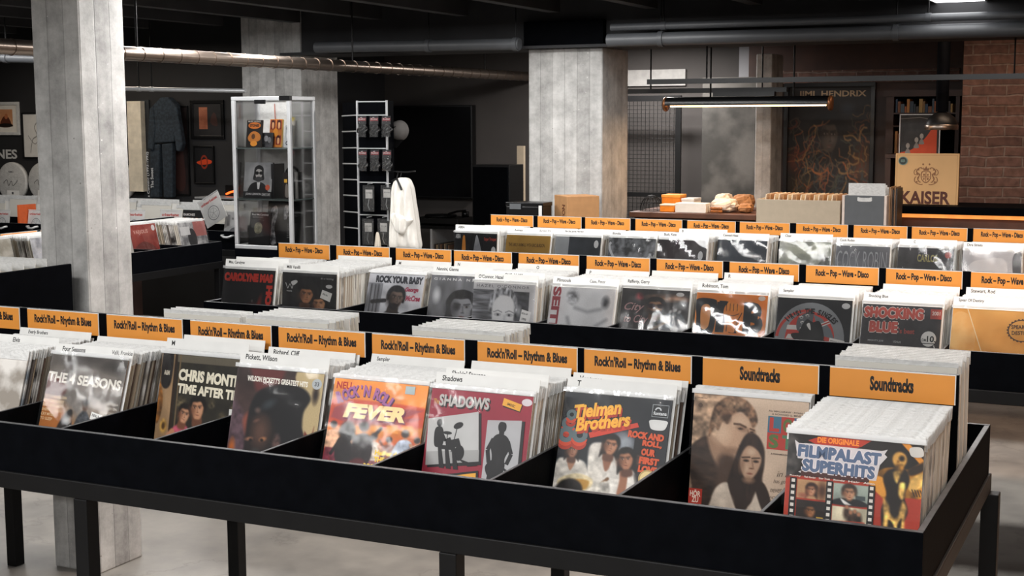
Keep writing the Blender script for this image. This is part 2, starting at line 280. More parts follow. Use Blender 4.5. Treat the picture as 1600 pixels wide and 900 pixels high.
# ------------------------------------------------------------------ printed photographs: a fine grid of points, each with its own ink colour
import numpy as np
def srgb(c):
    c = c.lstrip('#'); return np.array([int(c[i:i+2], 16)/255 for i in (0, 2, 4)])
class Paint:
    def __init__(s, n, base, seed=1):
        s.n = n; s.a = np.ones((n, n, 3))*srgb(base); s.r = np.random.RandomState(seed); g = np.linspace(0, 1, n); s.X, s.Y = np.meshgrid(g, g); s.tf = (0, 0, 1, 0)
    def at(s, x=0, y=0, r=1, rot=0): s.tf = (x, y, r, rot); return s
    def L(s):
        x, y, r, t = s.tf; dx, dy = (s.X-x)/r, (s.Y-y)/r; c, q = math.cos(t), math.sin(t); return dx*c+dy*q, -dx*q+dy*c
    def value(s, sx, sy):
        k = max(2, int(sx)+2); l = max(2, int(sy)+2); g = s.r.rand(l, k); x = s.X*(k-1.001); y = s.Y*(l-1.001); i, j = x.astype(int), y.astype(int); u, v = x-i, y-j; u = u*u*(3-2*u); v = v*v*(3-2*v)
        i1, j1 = np.minimum(i+1, k-1), np.minimum(j+1, l-1); return (g[j, i]*(1-u)+g[j, i1]*u)*(1-v)+(g[j1, i]*(1-u)+g[j1, i1]*u)*v
    def put(s, m, col, a=1, tex=0, sc=(20, 20)):
        c = srgb(col)[None, None, :]*np.ones_like(s.a)
        if tex: c = np.clip(c*(1+tex*(s.value(*sc)+.5*s.value(sc[0]*2, sc[1]*2)-.75))[..., None], 0, 1)
        m = np.clip(m, 0, 1)[..., None]*a; s.a = s.a*(1-m)+c*m; return s
    def noise(s, amp, sx=8, sy=8): s.a = np.clip(s.a*(1+amp*(s.value(sx, sy)+.5*s.value(sx*2.3, sy*2.3)-.75))[..., None], 0, 1); return s
    def ell(s, cx, cy, rx, ry, col, soft=.15, a=1, rot=0, **k):
        X, Y = s.L(); c, q = math.cos(rot), math.sin(rot); dx, dy = X-cx, Y-cy; d = np.hypot((dx*c+dy*q)/rx, (-dx*q+dy*c)/ry); return s.put(.5+(1-d)/max(soft, 1e-3)/2 if soft < .6 else np.clip(1-d, 0, 1)**.8*1.2, col, a, **k)
    def poly(s, pts, col, soft=.012, a=1, smooth=True, **k):
        X, Y = s.L(); r = s.tf[2]
        if smooth: pts = [(p[0], p[1]) for p in _cat([(x, y, 0) for x, y in pts], 5)]
        ins = np.zeros_like(X, bool); dist = np.full_like(X, 9.)
        for (x0, y0), (x1, y1) in zip(pts, pts[1:]+pts[:1]):
            if y0 != y1: ins ^= ((y0 > Y) != (y1 > Y)) & (X < (x1-x0)*(Y-y0)/(y1-y0)+x0)
            ex, ey = x1-x0, y1-y0; t = np.clip(((X-x0)*ex+(Y-y0)*ey)/(ex*ex+ey*ey+1e-12), 0, 1); dist = np.minimum(dist, np.hypot(X-x0-t*ex, Y-y0-t*ey))
        sd = np.where(ins, dist, -dist)*r; return s.put(.5+sd/max(soft, 1.2/s.n), col, a, **k)
    def line(s, pts, wd, col, a=1, soft=.006):
        X, Y = s.L(); r = s.tf[2]; d = np.full_like(X, 9.)
        for (x0, y0), (x1, y1) in zip(pts, pts[1:]):
            ex, ey = x1-x0, y1-y0; t = np.clip(((X-x0)*ex+(Y-y0)*ey)/(ex*ex+ey*ey+1e-12), 0, 1); d = np.minimum(d, np.hypot(X-x0-t*ex, Y-y0-t*ey))
        return s.put(.5+(wd/2-d)*r/max(soft, 1/s.n), col, a)
    def face(s, x, y, r, skin, hair, dark, rot=0, turn=0., long=0, beard=0, light=1, neck=1):
        """portrait, r about half the head's height; dark is the skin's shadow tone"""
        s.at(x, y, r, rot); t = turn
        if neck: s.poly([(-.4, .5), (.4, .5), (.55, 1.7), (-.55, 1.7)], dark, soft=.02)
        lo = 1.5 if long else .35
        s.poly([(-.95, .2), (-1.0, -.5), (-.55, -1.15), (.1, -1.3), (.7, -1.05), (1.02, -.4), (.98, .3), (1.0*(1 if long else .8), lo), (.5, lo*.7), (-.5, lo*.7), (-1.0*(1 if long else .8), lo)], hair, soft=.02, tex=.7, sc=(30, 14))
        s.poly([(-.7+t*.2, -.3), (-.62+t*.2, .4), (-.3+t*.25, .95), (.05+t*.3, 1.08), (.38+t*.25, .92), (.66+t*.2, .35), (.7+t*.2, -.35), (.3+t*.2, -.85), (-.3+t*.2, -.85)], skin, soft=.02)
        s.ell(-.62*light+t*.2, .15, .55, 1.0, dark, soft=1, a=.75); s.ell(.25*light+t*.25, .25, .3, .3, '#ffffff', soft=1, a=.10)
        for q in (-1, 1):
            ex = q*.3+t*.35; s.ell(ex, -.12, .24, .17, dark, soft=1, a=.8); s.ell(ex, -.08, .15, .06, '#e0d6cc', soft=.4, a=.55); s.ell(ex+t*.04, -.08, .075, .07, '#120c0a', soft=.4, a=.95); s.line([(ex-.2, -.26+.03*q), (ex+.18, -.27-.03*q)], .07, hair, a=.85, soft=.02)
        s.line([(.03+t*.4, -.1), (.08+t*.55, .3)], .1, dark, a=.4, soft=.05*r+.004); s.ell(.06+t*.5, .36, .16, .06, dark, soft=.8, a=.9)
        s.ell(.02+t*.4, .62, .25, .06, '#5a2a24', soft=.6, a=.85); s.ell(.02+t*.4, .72, .2, .06, '#c08070', soft=1, a=.35); s.ell(.02+t*.3, 1.08, .4, .12, dark, soft=1, a=.7)
        if beard: s.poly([(-.6, .35), (-.35, .55), (0, .5), (.35, .55), (.6, .35), (.4, 1.0), (0, 1.15), (-.4, 1.0)], hair, soft=.03, a=.8)
        s.poly([(-.75+t*.1, -.15), (-.6+t*.2, -.6), (-.1+t*.3, -.62), (.4+t*.3, -.66), (.72+t*.15, -.2), (.85, -.75), (.2, -1.28), (-.6, -1.15), (-.95, -.5)], hair, soft=.02, tex=.8, sc=(30, 14)); return s.at()
    def lin(s): c = np.clip(s.a, 0, 1); return np.where(c <= .04045, c/12.92, ((c+.055)/1.055)**2.4)
def print_mat():
    m = bpy.data.materials.new('printed_photograph'); m.use_nodes = True; nt = m.node_tree; b = nt.nodes['Principled BSDF']; b.inputs['Roughness'].default_value = .5
    a = N(nt, 'ShaderNodeAttribute'); a.attribute_name = 'ink'; nz = N(nt, 'ShaderNodeTexNoise', Scale=220.0); tc = N(nt, 'ShaderNodeTexCoord'); nt.links.new(tc.outputs['Object'], nz.inputs['Vector'])
    r = N(nt, 'ShaderNodeMapRange'); r.inputs[3].default_value = .82; r.inputs[4].default_value = 1.12; nt.links.new(nz.outputs['Fac'], r.inputs[0])
    v = N(nt, 'ShaderNodeVectorMath', operation='SCALE'); nt.links.new(a.outputs['Color'], v.inputs[0]); nt.links.new(r.outputs[0], v.inputs['Scale']); nt.links.new(v.outputs[0], b.inputs['Base Color']); return m
M['print'] = print_mat()

class Art(MB):
    """flat printed artwork: coordinates run 0..1 right and 0..1 down over a w x h face lying in the XZ plane and facing -Y"""
    def __init__(s, w, h, base, y=0.0, step=.00007, ys=1.0):
        super().__init__(); s.ys = ys; s.w = w; s.h = h; s.d = y; s.step = step; s.recalc = False; s.base = base
        if isinstance(base, Paint): s.photo(base, 0, 0, 1, 1)
        elif base is not None: s.poly([(0, 0), (1, 0), (1, 1), (0, 1)], base)
    def photo(s, p, x0, y0, x1, y1):
        s.d -= s.step; n = p.n; c = p.lin().reshape(-1, 3); b = len(s.v)
        vs = [s.P((x0+(x1-x0)*i/(n-1), y0+(y1-y0)*j/(n-1))) for j in range(n) for i in range(n)]
        s.add(vs, [(j*n+i, (j+1)*n+i, (j+1)*n+i+1, j*n+i+1) for j in range(n-1) for i in range(n-1)], M['print']); s.ink = getattr(s, 'ink', [])+[(b, c)]; return s
    ys = 1.0
    def P(s, p): return (min(max(p[0], 0), 1)*s.w, s.d, (1-min(max(p[1]*s.ys, 0), 1))*s.h)
    def poly(s, pts, c):
        s.d -= s.step; a = sum(pts[i][0]*pts[(i+1) % len(pts)][1]-pts[(i+1) % len(pts)][0]*pts[i][1] for i in range(len(pts)))
        if a > 0: pts = pts[::-1]
        return s.add([s.P(p) for p in pts], [tuple(range(len(pts)))], cm(c))
    def rect(s, x0, y0, x1, y1, c): return s.poly([(x0, y0), (x1, y0), (x1, y1), (x0, y1)], c)
    def blob(s, pts, c, n=5): return s.poly([(p[0], p[1]) for p in _cat([(a, b, 0) for a, b in pts], n)], c)
    def ell(s, cx, cy, rx, ry, c, rot=0, n=22):
        ca, sa = math.cos(rot), math.sin(rot)
        return s.poly([(cx+rx*math.cos(t)*ca-ry*math.sin(t)*sa, cy+rx*math.cos(t)*sa+ry*math.sin(t)*ca) for t in (2*math.pi*k/n for k in range(n))], c)
    def ring(s, cx, cy, r0, r1, c, a0=0, a1=360, n=36):
        A = [math.radians(a0+(a1-a0)*k/n) for k in range(n+1)]
        s.d -= s.step
        for a, b in zip(A, A[1:]):
            s.add([s.P((cx+r*math.cos(t), cy-r*math.sin(t))) for r, t in ((r0, a), (r1, a), (r1, b), (r0, b))], [(0, 1, 2, 3)], cm(c))
        return s
    def line(s, pts, wd, c):
        s.d -= s.step
        for (x0, y0), (x1, y1) in zip(pts, pts[1:]):
            l = math.hypot(x1-x0, y1-y0) or 1; nx, ny = -(y1-y0)/l*wd/2, (x1-x0)/l*wd/2
            s.add([s.P(p) for p in ((x0+nx, y0+ny), (x1+nx, y1+ny), (x1-nx, y1-ny), (x0-nx, y0-ny))], [(0, 1, 2, 3)], cm(c))
        return s
    def curve(s, pts, wd, c, n=5):
        q = _cat([(a, b, 0) for a, b in pts], n)[:(len(pts)-1)*n+1]
        return s.line([(p[0], p[1]) for p in q], wd, c)
    def text(s, t, x, y, h, c, w=None, rot=0, bold=.02, shear=0, space=1.0, align='L', hw=None):
        """y is the text's top, h its height, w its width (all as fractions of the face)"""
        vs, fs, b = text_geo(t, bold, shear, space); s.d -= s.step
        bh = max(b[3]-b[2], .3); sy = h/bh; bw = max(b[1]-b[0], .01); sx = (w/bw) if w else sy*.85*s.h/s.w
        tw = bw*sx; ox = -tw/2 if align == 'C' else -tw if align == 'R' else 0
        ca, sa = math.cos(rot), math.sin(rot); out = []
        for px, py in vs:
            X = (px-b[0])*sx+ox; Yv = (b[3]-py)*sy
            Xm, Ym = X*s.w, Yv*s.h
            out.append(s.P((x+(Xm*ca+Ym*sa)/s.w, y+(-Xm*sa+Ym*ca)/s.h)))
        return s.add(out, fs, cm(c))
    def fat(s, t, x, y, h, c, spread, w=None, **k):
        for dx, dy in ((-spread, 0), (spread, 0), (0, -spread), (0, spread), (0, 0)): s.text(t, x+dx, y+dy, h, c, w=w, **k)
        return s
    def arc_text(s, t, cx, cy, r, a0, a1, h, c, bold=.03, wd=None):
        k = len(t)
        for i, ch in enumerate(t):
            if ch == ' ': continue
            a = math.radians(a0+(a1-a0)*(i+.5)/k)
            wch = (wd or abs(math.radians(a1-a0))*r/k)*.86
            if ch in "I'.": wch *= .4
            rot = a-math.pi/2
            x = cx+(r+h)*math.cos(a)-wch/2*math.cos(rot); y = cy-(r+h)*math.sin(a)+wch/2*math.sin(rot)
            s.text(ch, x, y, h, c, w=wch, rot=rot, bold=bold)
        return s
    def head(s, x, y, r, skin, hair, style=0, eyes=True):
        """a small plain portrait: hair, face, eyes, mouth"""
        s.blob([(x-1.15*r, y+.1*r), (x-1.0*r, y-1.0*r), (x, y-1.5*r), (x+1.0*r, y-1.0*r), (x+1.15*r, y+.1*r), (x+(1.2 if style else .8)*r, y+(1.3 if style else .5)*r), (x-(1.2 if style else .8)*r, y+(1.3 if style else .5)*r)], hair)
        s.ell(x, y+.1*r, .78*r, 1.1*r, skin); s.blob([(x-.8*r, y-.4*r), (x-.3*r, y-.75*r), (x+.5*r, y-.62*r), (x+.85*r, y-.3*r), (x+.6*r, y-1.15*r), (x-.6*r, y-1.15*r)], hair)
        if eyes:
            for q in (-1, 1): s.ell(x+q*.32*r, y-.05*r, .14*r, .07*r, '#1a1210')
            s.ell(x, y+.68*r, .26*r, .08*r, '#6e2f28')
            s.line([(x, y), (x-.08*r, y+.38*r), (x+.1*r, y+.4*r)], .06*r, '#5a3a2c')
    def man(s, x, y, h, top, legs, skin='#c08e6c', hair='#1c1412', arms=0):
        """a standing figure, head top at y, height h"""
        r = h*.065
        s.blob([(x-.09*h, y+.17*h), (x, y+.145*h), (x+.09*h, y+.17*h), (x+.1*h, y+.3*h), (x+.07*h, y+.52*h), (x-.07*h, y+.52*h), (x-.1*h, y+.3*h)], top)
        for q in (-1, 1):
            s.poly([(x+q*.005*h, y+.5*h), (x+q*.075*h, y+.5*h), (x+q*.1*h, y+h), (x+q*.045*h, y+h)], legs)
            ex, ey = (x+q*.16*h, y+.33*h) if not arms else (x+q*.19*h, y+.16*h)
            hx, hy = (x+q*.08*h, y+.46*h) if not arms else (x+q*.21*h, y-.02*h)
            s.line([(x+q*.08*h, y+.19*h), (ex, ey), (hx, hy)], .05*h, top)
        s.head(x, y+.08*h, r, skin, hair, eyes=r > .03)

# ------------------------------------------------------------------ the setting
def struct(mb, name, **k): return mb.build(name, kind='structure', **k)
struct(MB().box(-11, 4, -5, 12.6, -.1, 0, M['floor']), 'floor')
struct(MB().box(-11, 4, -5, 12.6, CEIL, CEIL+.1, M['ceil']), 'ceiling')
WALLY = 10.45                                                    # the black wall behind the far left bins
struct(MB().box(-11, -7.28, WALLY, WALLY+.12, 0, CEIL, M['wallblack']), 'wall_left_back')
struct(MB().box(-7.4, -7.28, WALLY+.12, 12.3, 0, CEIL, M['wallblack']), 'wall_return')
struct(MB().box(-7.4, -3.6, 12.3, 12.42, 0, CEIL, M['dgrey']), 'wall_back')
struct(MB().box(-3.6, 4, 12.3, 12.42, 0, CEIL, M['grey']), 'wall_back_right')
struct(MB().box(-11.1, -11, -5, 12.6, 0, CEIL, M['wallblack']), 'wall_left')
struct(MB().box(4, 4.1, -5, 12.6, 0, CEIL, M['brick']), 'wall_right')
struct(MB().box(-11, 4, -5.1, -5, 0, CEIL, M['grey']), 'wall_front')

def column(u0, u1, u2, v, Y, top, name, board, mat_=None, low=0.0):
    A, B = at(u0, v, Y=Y), at(u1, v, Y=Y); C = at(u2, v, X=B.x); w = B.x-A.x; d = C.y-Y
    o = MB().box(0, w, 0, d, low, top, mat_ or M['concrete']).build(name, loc=(A.x, Y, 0), bevel=.008, kind='structure'); o['board'] = board
    return A.x, B.x, Y, Y+d
c1 = column(86, 156, 224, 880, 4.28, CEIL, 'column', .085)
c2 = column(380, 472, 529, 200, 9.6, CEIL, 'column', .085)
c3 = column(826, 941, 981, 200, 9.6, at(830, 77, Y=9.6).z, 'column', .1)
# ceiling joists run away from the viewer, a deep girder crosses over the middle column
gz = at(830, 77, Y=9.6).z
for k in range(19):
    x = -10.2+.75*k
    struct(MB().box(x, x+.09, -4.9, 9.45, CEIL-.2, CEIL, M['ceil']), 'ceiling_beam')
struct(MB().box(-6.6, 4, 9.62, 9.9, gz+.02, CEIL, M['ceil']).box(-6.6, 4, 9.5, 10.05, gz, gz+.02, M['ceil']), 'girder_beam')
struct(MB().box(c3[0]-.02, c3[1]+.02, 9.56, 9.62, gz, gz+.2, M['black']), 'column_collar_trim')
# right-hand end: block pier, concrete pier, brick wall
pA, pB = at(1097, 200, Y=11.7), at(1180, 200, Y=11.7)
struct(MB().box(pA.x, pB.x, 11.7, 12.0, 0, 2.2, mat('stained_concrete', '#403f3c', .85, col2='#696662', scale=2.6, bump=.2, bscale=20)), 'wall_block_panel')
column(1180, 1205, 1222, 200, 11.2, gz, 'column', .07)
bA = at(1502, 200, Y=10.9)
struct(MB().box(bA.x, 4, 10.9, 12.3, 0, CEIL, M['brick']), 'wall_brick')
hA, hB = at(1222, 150, Y=12.0), at(1502, 150, Y=12.0)
struct(MB().box(hA.x-.3, hB.x+.2, 12.0, 12.3, 0, CEIL, M['dwood']), 'wall_brick_back')
q1, q2 = at(1218, 131, Y=11.99), at(1500, 106, Y=11.99); struct(MB().box(q1.x, q2.x, 11.97, 11.999, q1.z, q2.z, M['brick']), 'trim_brick_strip')

# ------------------------------------------------------------------ record bins
RIM, ZP, ZR, ZF, BT = .952, .805, .752, .797, 1.197
def bins(name, label, x0, x1, yf, yb, y1, xs, legs_f, legs_b, rear=0.0, rot=0, loc=(0, 0, 0), bt=None):
    t = thing(name, loc, label, 'record bin table', rot=(0, 0, rot))
    k = M['black']; g = .012
    e = M['wornlit']  # worn lighter top edge, with the rim highlight put into its grey
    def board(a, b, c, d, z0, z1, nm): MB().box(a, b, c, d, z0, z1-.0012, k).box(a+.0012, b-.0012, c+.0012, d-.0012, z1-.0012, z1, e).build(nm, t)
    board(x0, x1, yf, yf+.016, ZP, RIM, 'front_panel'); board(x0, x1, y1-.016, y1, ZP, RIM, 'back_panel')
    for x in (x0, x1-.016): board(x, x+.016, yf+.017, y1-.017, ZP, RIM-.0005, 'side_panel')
    MB().box(x0+.017, x1-.017, yf+.017, y1-.017, ZF-.012, ZF, k).build('tray', t)
    if rear: MB().box(x0+.018, x1-.018, yb+.02, y1-.018, ZF+.001, ZF+rear, k).build('raised_tray', t)
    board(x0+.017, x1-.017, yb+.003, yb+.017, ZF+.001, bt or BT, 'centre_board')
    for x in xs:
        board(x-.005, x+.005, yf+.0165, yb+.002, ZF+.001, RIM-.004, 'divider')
    s = M['steel']; q = .008
    r = MB().box(x0-q, x1+q, yf-q, yf+.014, ZR, ZP-.0005, s).box(x0-q, x1+q, y1-.014, y1+q, ZR, ZP-.0005, s)
    for x in (x0-q, x1+q-.022): r.box(x, x+.022, yf+.0142, y1-.0142, ZR, ZP-.0005, s)
    r.build('rail', t, bevel=.003)
    for lx, ly in [(x, yf-q) for x in legs_f]+[(x, y1+q-.05) for x in legs_b]:
        MB().box(lx, lx+.05, ly, ly+.05, 0, ZR-.0005, s).build('leg', t, bevel=.003)
    return t
T_YF, T_YB, T_Y1, T_X1 = 3.05, 3.655, 4.246, -.463
S_YF, S_YB, S_Y1 = 5.575, 6.19, 6.79
R_YF, R_YB, R_Y1 = 8.03, 8.637, 9.06
T_DIV = [-4.71, -4.356, -4.002, -3.648, -3.294, -2.945, -2.598, -2.230, -1.876, -1.528, -1.181, -.831]
S_DIV = [-3.965, -3.607, -3.268, -2.915, -2.555, -2.218, -1.881, -1.526, -1.16, -.80, -.45, -.1, .25]
R_DIV = [-3.952, -3.602, -3.26, -2.912, -2.574, -2.23, -1.848, -1.477, -1.108, -.75, -.4, -.05, .3]
EDGES = {T_YB: [-4.934]+T_DIV+[T_X1-.016], S_YB: [-4.349]+S_DIV+[.484], R_YB: [-4.289]+R_DIV+[.484]}
FRONT = {T_YB: T_YF, S_YB: S_YF, R_YB: R_YF}
lf = [at(u, 800, Y=T_YF).x for u in (118, 687)]; lb = [at(u, 860, Y=T_Y1).x for u in (22, 366, 868, 1532)]
bins('record_bin_table', 'long black two-sided record bin table nearest the viewer, with Soundtracks cards at its end', -4.95, T_X1, T_YF, T_YB, T_Y1,
     T_DIV, [lf[0]-(lf[1]-lf[0]), lf[0], lf[1], T_X1-.045], lb, rear=.088)
bins('record_bin_table', 'black record bin table in the second row, standing in the middle of the shop', -4.365, .5, S_YF, S_YB, S_Y1,
     S_DIV, [-4.36, -3.0, -1.4, .2], [-4.36, -3.0, -1.4, .2])
bins('record_bin_table', 'black record bin table in the third row, below the brown cardboard box', -4.305, .5, R_YF, R_YB, R_Y1,
     R_DIV, [-4.3, -2.9, -1.4], [-4.3, -2.9, -1.4])

# ------------------------------------------------------------------ records
CW = .313
def sleeve_mesh(name, m, seed, amp=.0012):
    rnd = random.Random(seed); n = 12; w, h = .323, .329; mb = MB(); mb.recalc = False
    ph = [(rnd.uniform(5, 30), rnd.uniform(4, 22), rnd.uniform(0, 6.3)) for _ in range(5)]
    P = lambda i, j: (-.005+w*i/n, -.0078+amp*sum(math.sin(a*i/n+b*j/n+c) for a, b, c in ph)/2.5, -.003+h*j/n)
    vs = [P(i, j) for j in range(n+1) for i in range(n+1)]; k = n+1
    mb.add(vs, [(j*k+i, j*k+i+1, (j+1)*k+i+1, (j+1)*k+i) for j in range(n) for i in range(n)], m, True)
    z0 = CW+.001
    mb.add([(-.005, -.0062, z0), (w-.005, -.0062, z0), (w-.005, -.0062, h-.003), (-.005, -.0062, h-.003)], [(0, 1, 2, 3)], M['band'])
    o = mb.build(name); me = o.data; bpy.data.objects.remove(o); return me
SLEEVES = [sleeve_mesh('plastic_sleeve', M['sleeve'], k) for k in range(5)]
WRINKLED = [sleeve_mesh('plastic_sleeve', M['wrinkled'], k+20, .0016) for k in range(5)]

def record(art, edge, X, Y, Z, lean, label, group=None, rz=0, wrinkled=False, seed=0):
    """one LP: printed card cover (art) with a polythene sleeve over it"""
    art.box(0, CW, 0, .004, 0, CW, cm(edge))
    o = art.build('record', loc=(X, Y, Z), rot=(-lean, 0, rz), **props(label, 'record', group))
    s = bpy.data.objects.new('plastic_sleeve', (WRINKLED if wrinkled else SLEEVES)[seed % 5]); COL.objects.link(s); s.parent = o
    return o

# the records filed behind: one of each edge colour, then copies
FILL = []
for i, c in enumerate(['#8d857b', '#5d5550', '#a89a88', '#3a3634', '#c9c2b6', '#5d4a3f', '#6d747b', '#d8d4ca', '#4a2a28', '#97918a', '#9c8b76', '#e4e2dc']):
    e = MB().box(0, CW, 0, .0042, 0, CW, cm((c, '#d9d5cf' if i % 3 == 0 else c, 9))).build('record')
    s = MB().box(-.003, CW+.0035, -.0024, -.0008, CW-.02, CW+.013, M['white']).build('plastic_sleeve', e)
    FILL.append((e, s))
USED = set()
STUFF = MB()
def fill(kind, X, Y, Z, lean, label, group, rz=0):
    e, s = FILL[kind]
    if kind in USED:
        c = e.copy(); d = s.copy(); COL.objects.link(c); COL.objects.link(d); d.parent = c
    else: USED.add(kind); c = e
    c.location = (X, Y, Z); c.rotation_euler = (-lean, 0, rz)
    c['label'] = label; c['category'] = 'record'; c['group'] = group
    return c
def fill_stuff(kind, X, Y, Z, lean, rz=0):
    m = Matrix.Translation((X, Y, Z)) @ Matrix.Rotation(rz, 4, 'Z') @ Matrix.Rotation(-lean, 4, 'X')
    e, s = FILL[kind]
    for o in (e, s):
        STUFF.add([m @ v.co for v in o.data.vertices], [tuple(p.vertices) for p in o.data.polygons], o.data.materials[0])
CARDMESH = {}
def card(text, X, Y, Z, lean, rise, label, tx=.02, w=.322, rz=0, h=.016, text2=None, tx2=.19):
    H = .326+rise; a = Art(w, H, M['card'])
    a.step = .00003
    if text: a.text(text, tx/w, (.007 if ',' in text or 'y' in text else .008)/H, h/H*(1.2 if ',' in text else 1), M['ink'], bold=.025, w=None)
    if text2: a.text(text2, tx2/w, .0075/H, h/H, M['ink'], bold=.01)
    a.box(0, w, 0, .0012, 0, H, M['card'])
    return a.build('divider_card', loc=(X-.004, Y, Z), rot=(-lean, 0, rz), **props(label, 'divider card'))

SPACE = .0095
def stack(u, v, lean, YB, art, desc, cards=(), edge='#d8d2c8', spines=range(12), indiv=99, wrinkled=False, seed=0, grp=None, space=SPACE, maxn=99):
    """front record from the pixel of its top left corner, the others filed behind it up to the centre board.
    cards: (text, place counted from the front; negative from the back, rise, label, optional keywords)"""
    rnd = random.Random(seed*7+3); lean = math.radians(lean); spines = list(spines)
    A = at(u, v, Z=ZF+.004+CW*math.cos(lean)); dy = CW*math.sin(lean); X = A.x
    lo = FRONT[YB]+.043
    if A.y-dy < lo: lean = max(.08, math.asin(max(0, A.y-lo)/CW)); dy = CW*math.sin(lean)
    Y0 = max(lo, A.y-dy); E_ = EDGES[YB]; i = max(j for j in range(len(E_)) if E_[j] < X+.157); xa, xb = E_[i]+.0108, E_[i+1]-.0065-CW-.0056; X = min(max(X, xa), xb)
    record(art, edge, X, Y0, ZF+.004, lean, desc, wrinkled=wrinkled, seed=seed)
    n = min(maxn, int((YB-.026-Y0-dy)/space)); taken = {}
    for c in cards: taken[c[1] if c[1] > 0 else max(1, n+1+c[1])] = c
    for k in range(1, n+1):
        y = Y0+space*k; x = min(max(X+rnd.uniform(-.004, .004), xa), xb); dz = rnd.uniform(0, .005)
        if k in taken:
            c = taken[k]; kw = c[4] if len(c) > 4 else {}
            card(c[0], min(max(X+kw.pop('dx', 0)+.001, xa+.001), xb+.002), y, ZF+.001, lean, c[2]+(.011 if c[1] > 0 else 0), c[3], **kw)
        elif k <= indiv:
            fill(rnd.choice(spines), x, y, ZF+.003+dz, lean, 'record in a white-topped sleeve filed behind the '+grp, 'records filed behind the '+grp)
        else: fill_stuff(rnd.choice(spines), x, y, ZF+.003+dz, lean)
    return X, A.y

# ------------------------------------------------------------------ printed covers, first row
def art_four_figures():
    p = Paint(112, '#77706a', 3).noise(.35, 6, 8)
    p.poly([(-.2, .28), (.12, .3), (.2, .5), (.5, .75), (.6, 1.1), (-.2, 1.1)], '#a9672b', soft=.15); p.poly([(-.1, .27), (.2, .28), (.27, .4), (.15, .48), (-.1, .48)], '#5a241a', soft=.05)
    p.ell(.5, .02, .7, .12, '#3a3634', soft=1, a=.8); p.ell(.9, .1, .25, .1, '#2d2a28', soft=1, a=.8); p.ell(.6, .5, .35, .3, '#a39d98', soft=1, a=.8, tex=.4); p.ell(.75, .7, .3, .25, '#8a6a4c', soft=1, a=.5)
    p.poly([(.2, 1.05), (.24, .8), (.33, .62), (.4, .6), (.42, .72), (.45, .9), (.43, 1.05)], '#12100f', soft=.02); p.ell(.4, .7, .025, .06, '#8a6a54', soft=.6)
    for x, y, w, c in ((.56, .5, .1, '#3a3d42'), (.78, .72, .09, '#4b453f'), (.92, .74, .08, '#6b4a30')):
        p.poly([(x-.03, y+.1), (x+.03, y+.1), (x+w, y+.24), (x+w*1.05, 1.1), (x-w*1.1, 1.1), (x-w, y+.24)], c, soft=.02, tex=.8, sc=(26, 30)); p.ell(x, y+.04, .035, .055, '#5b4538', soft=.3); p.ell(x, y, .04, .035, '#1b1614', soft=.3)
    a = Art(CW, CW, p, ys=.93)
    a.text('THE 4 SEASONS', .0, .19, .115, '#e9e5dc', w=.97, bold=.04, rot=-.035)
    for k, t in enumerate(("LET'S HANG ON", 'BYE BYE BABY', 'BIG GIRLS DON', 'SHERRY  DAWN', 'CRY MYSELF', 'TO SLEEP')): a.text(t, .0, .45+.05*k, .032, '#dcc097', w=(.3, .28, .27, .26, .2, .16)[k], rot=-.03)
    for k in range(8): a.text(('MARLENA', 'CANDY GIRL', 'RAG DOLL', 'RONNIE', 'DAWN GO', 'STAY', 'ALONE', 'BIG MAN')[k], .98, .48+.05*k, .025, '#cfc6ba', w=.14+.03*(k % 4), rot=-.03, align='R')
    a.poly([(.66, .59), (.8, .62), (.79, .7), (.65, .67)], '#efefec'); a.text('NEAL R.', .675, .61, .03, M['ink'], w=.1, rot=-.2)
    return a
def art_door_couple():
    p = Paint(112, '#26231c', 5).noise(.4, 7, 9); p.put((p.X < .2)*1., '#9a7d5c', tex=.25, sc=(8, 3)); p.put((np.abs(p.X-.185) < .02)*1., '#2a1d14'); p.put((p.Y < .08)*(p.X > .2)*1., '#5f584a'); p.put((np.abs(p.X-.24) < .008)*1., '#6b5a42')
    p.poly([(.0, .3), (.06, .45), (.05, .65), (0, .7)], '#7a4f22', tex=.8)
    p.poly([(.02, -.05), (.14, -.05), (.15, .22), (.12, .34), (.05, .35), (.01, .25)], '#121012', soft=.015); p.ell(.1, .74, .045, .07, '#a5803e', soft=.3, tex=.8); p.ell(.1, .74, .022, .035, '#4b3418', soft=.4)
    for x, y, r in ((.3, .5, .08), (.68, .47, .05), (.83, .62, .08), (.88, .78, .1), (.95, .5, .06)): p.ell(x, y, r, r*1.2, '#5b513c', soft=.7, tex=.9, sc=(40, 40))
    p.poly([(.1, 1.1), (.16, .86), (.24, .73), (.36, .7), (.44, .8), (.44, 1.1)], '#a84e60', soft=.02, tex=.35); p.poly([(.1, .9), (.2, .76), (.25, .8), (.16, .92), (.24, 1.0), (.2, 1.06), (.1, .98)], '#b98464', soft=.015)
    p.poly([(.3, 1.1), (.34, .88), (.44, .74), (.56, .7), (.66, .74), (.72, .88), (.73, 1.1)], '#9a9d9f', soft=.02, tex=.4, sc=(16, 22)); p.poly([(.68, .78), (.74, .78), (.76, .95), (.71, .96)], '#b98a60', soft=.015)
    p.face(.35, .6, .085, '#c2906f', '#17100d', '#6f4632', rot=.2, turn=.2); p.face(.51, .53, .105, '#bf8c6a', '#120e0c', '#6a4330', rot=-.05, turn=-.1)
    a = Art(CW, CW, p); a.text('A&M', .045, .17, .05, '#d8cfbd', w=.07, bold=.02)
    a.text('CHRIS MONTEZ', .235, .14, .12, '#e6dfcb', w=.84, bold=.055, rot=-.03); a.text('TIME AFTER TIME', .235, .29, .1, '#e6dfcb', w=.84, bold=.05, rot=-.03); a.rect(.9, .5, 1, .58, '#dcdcd8'); return a
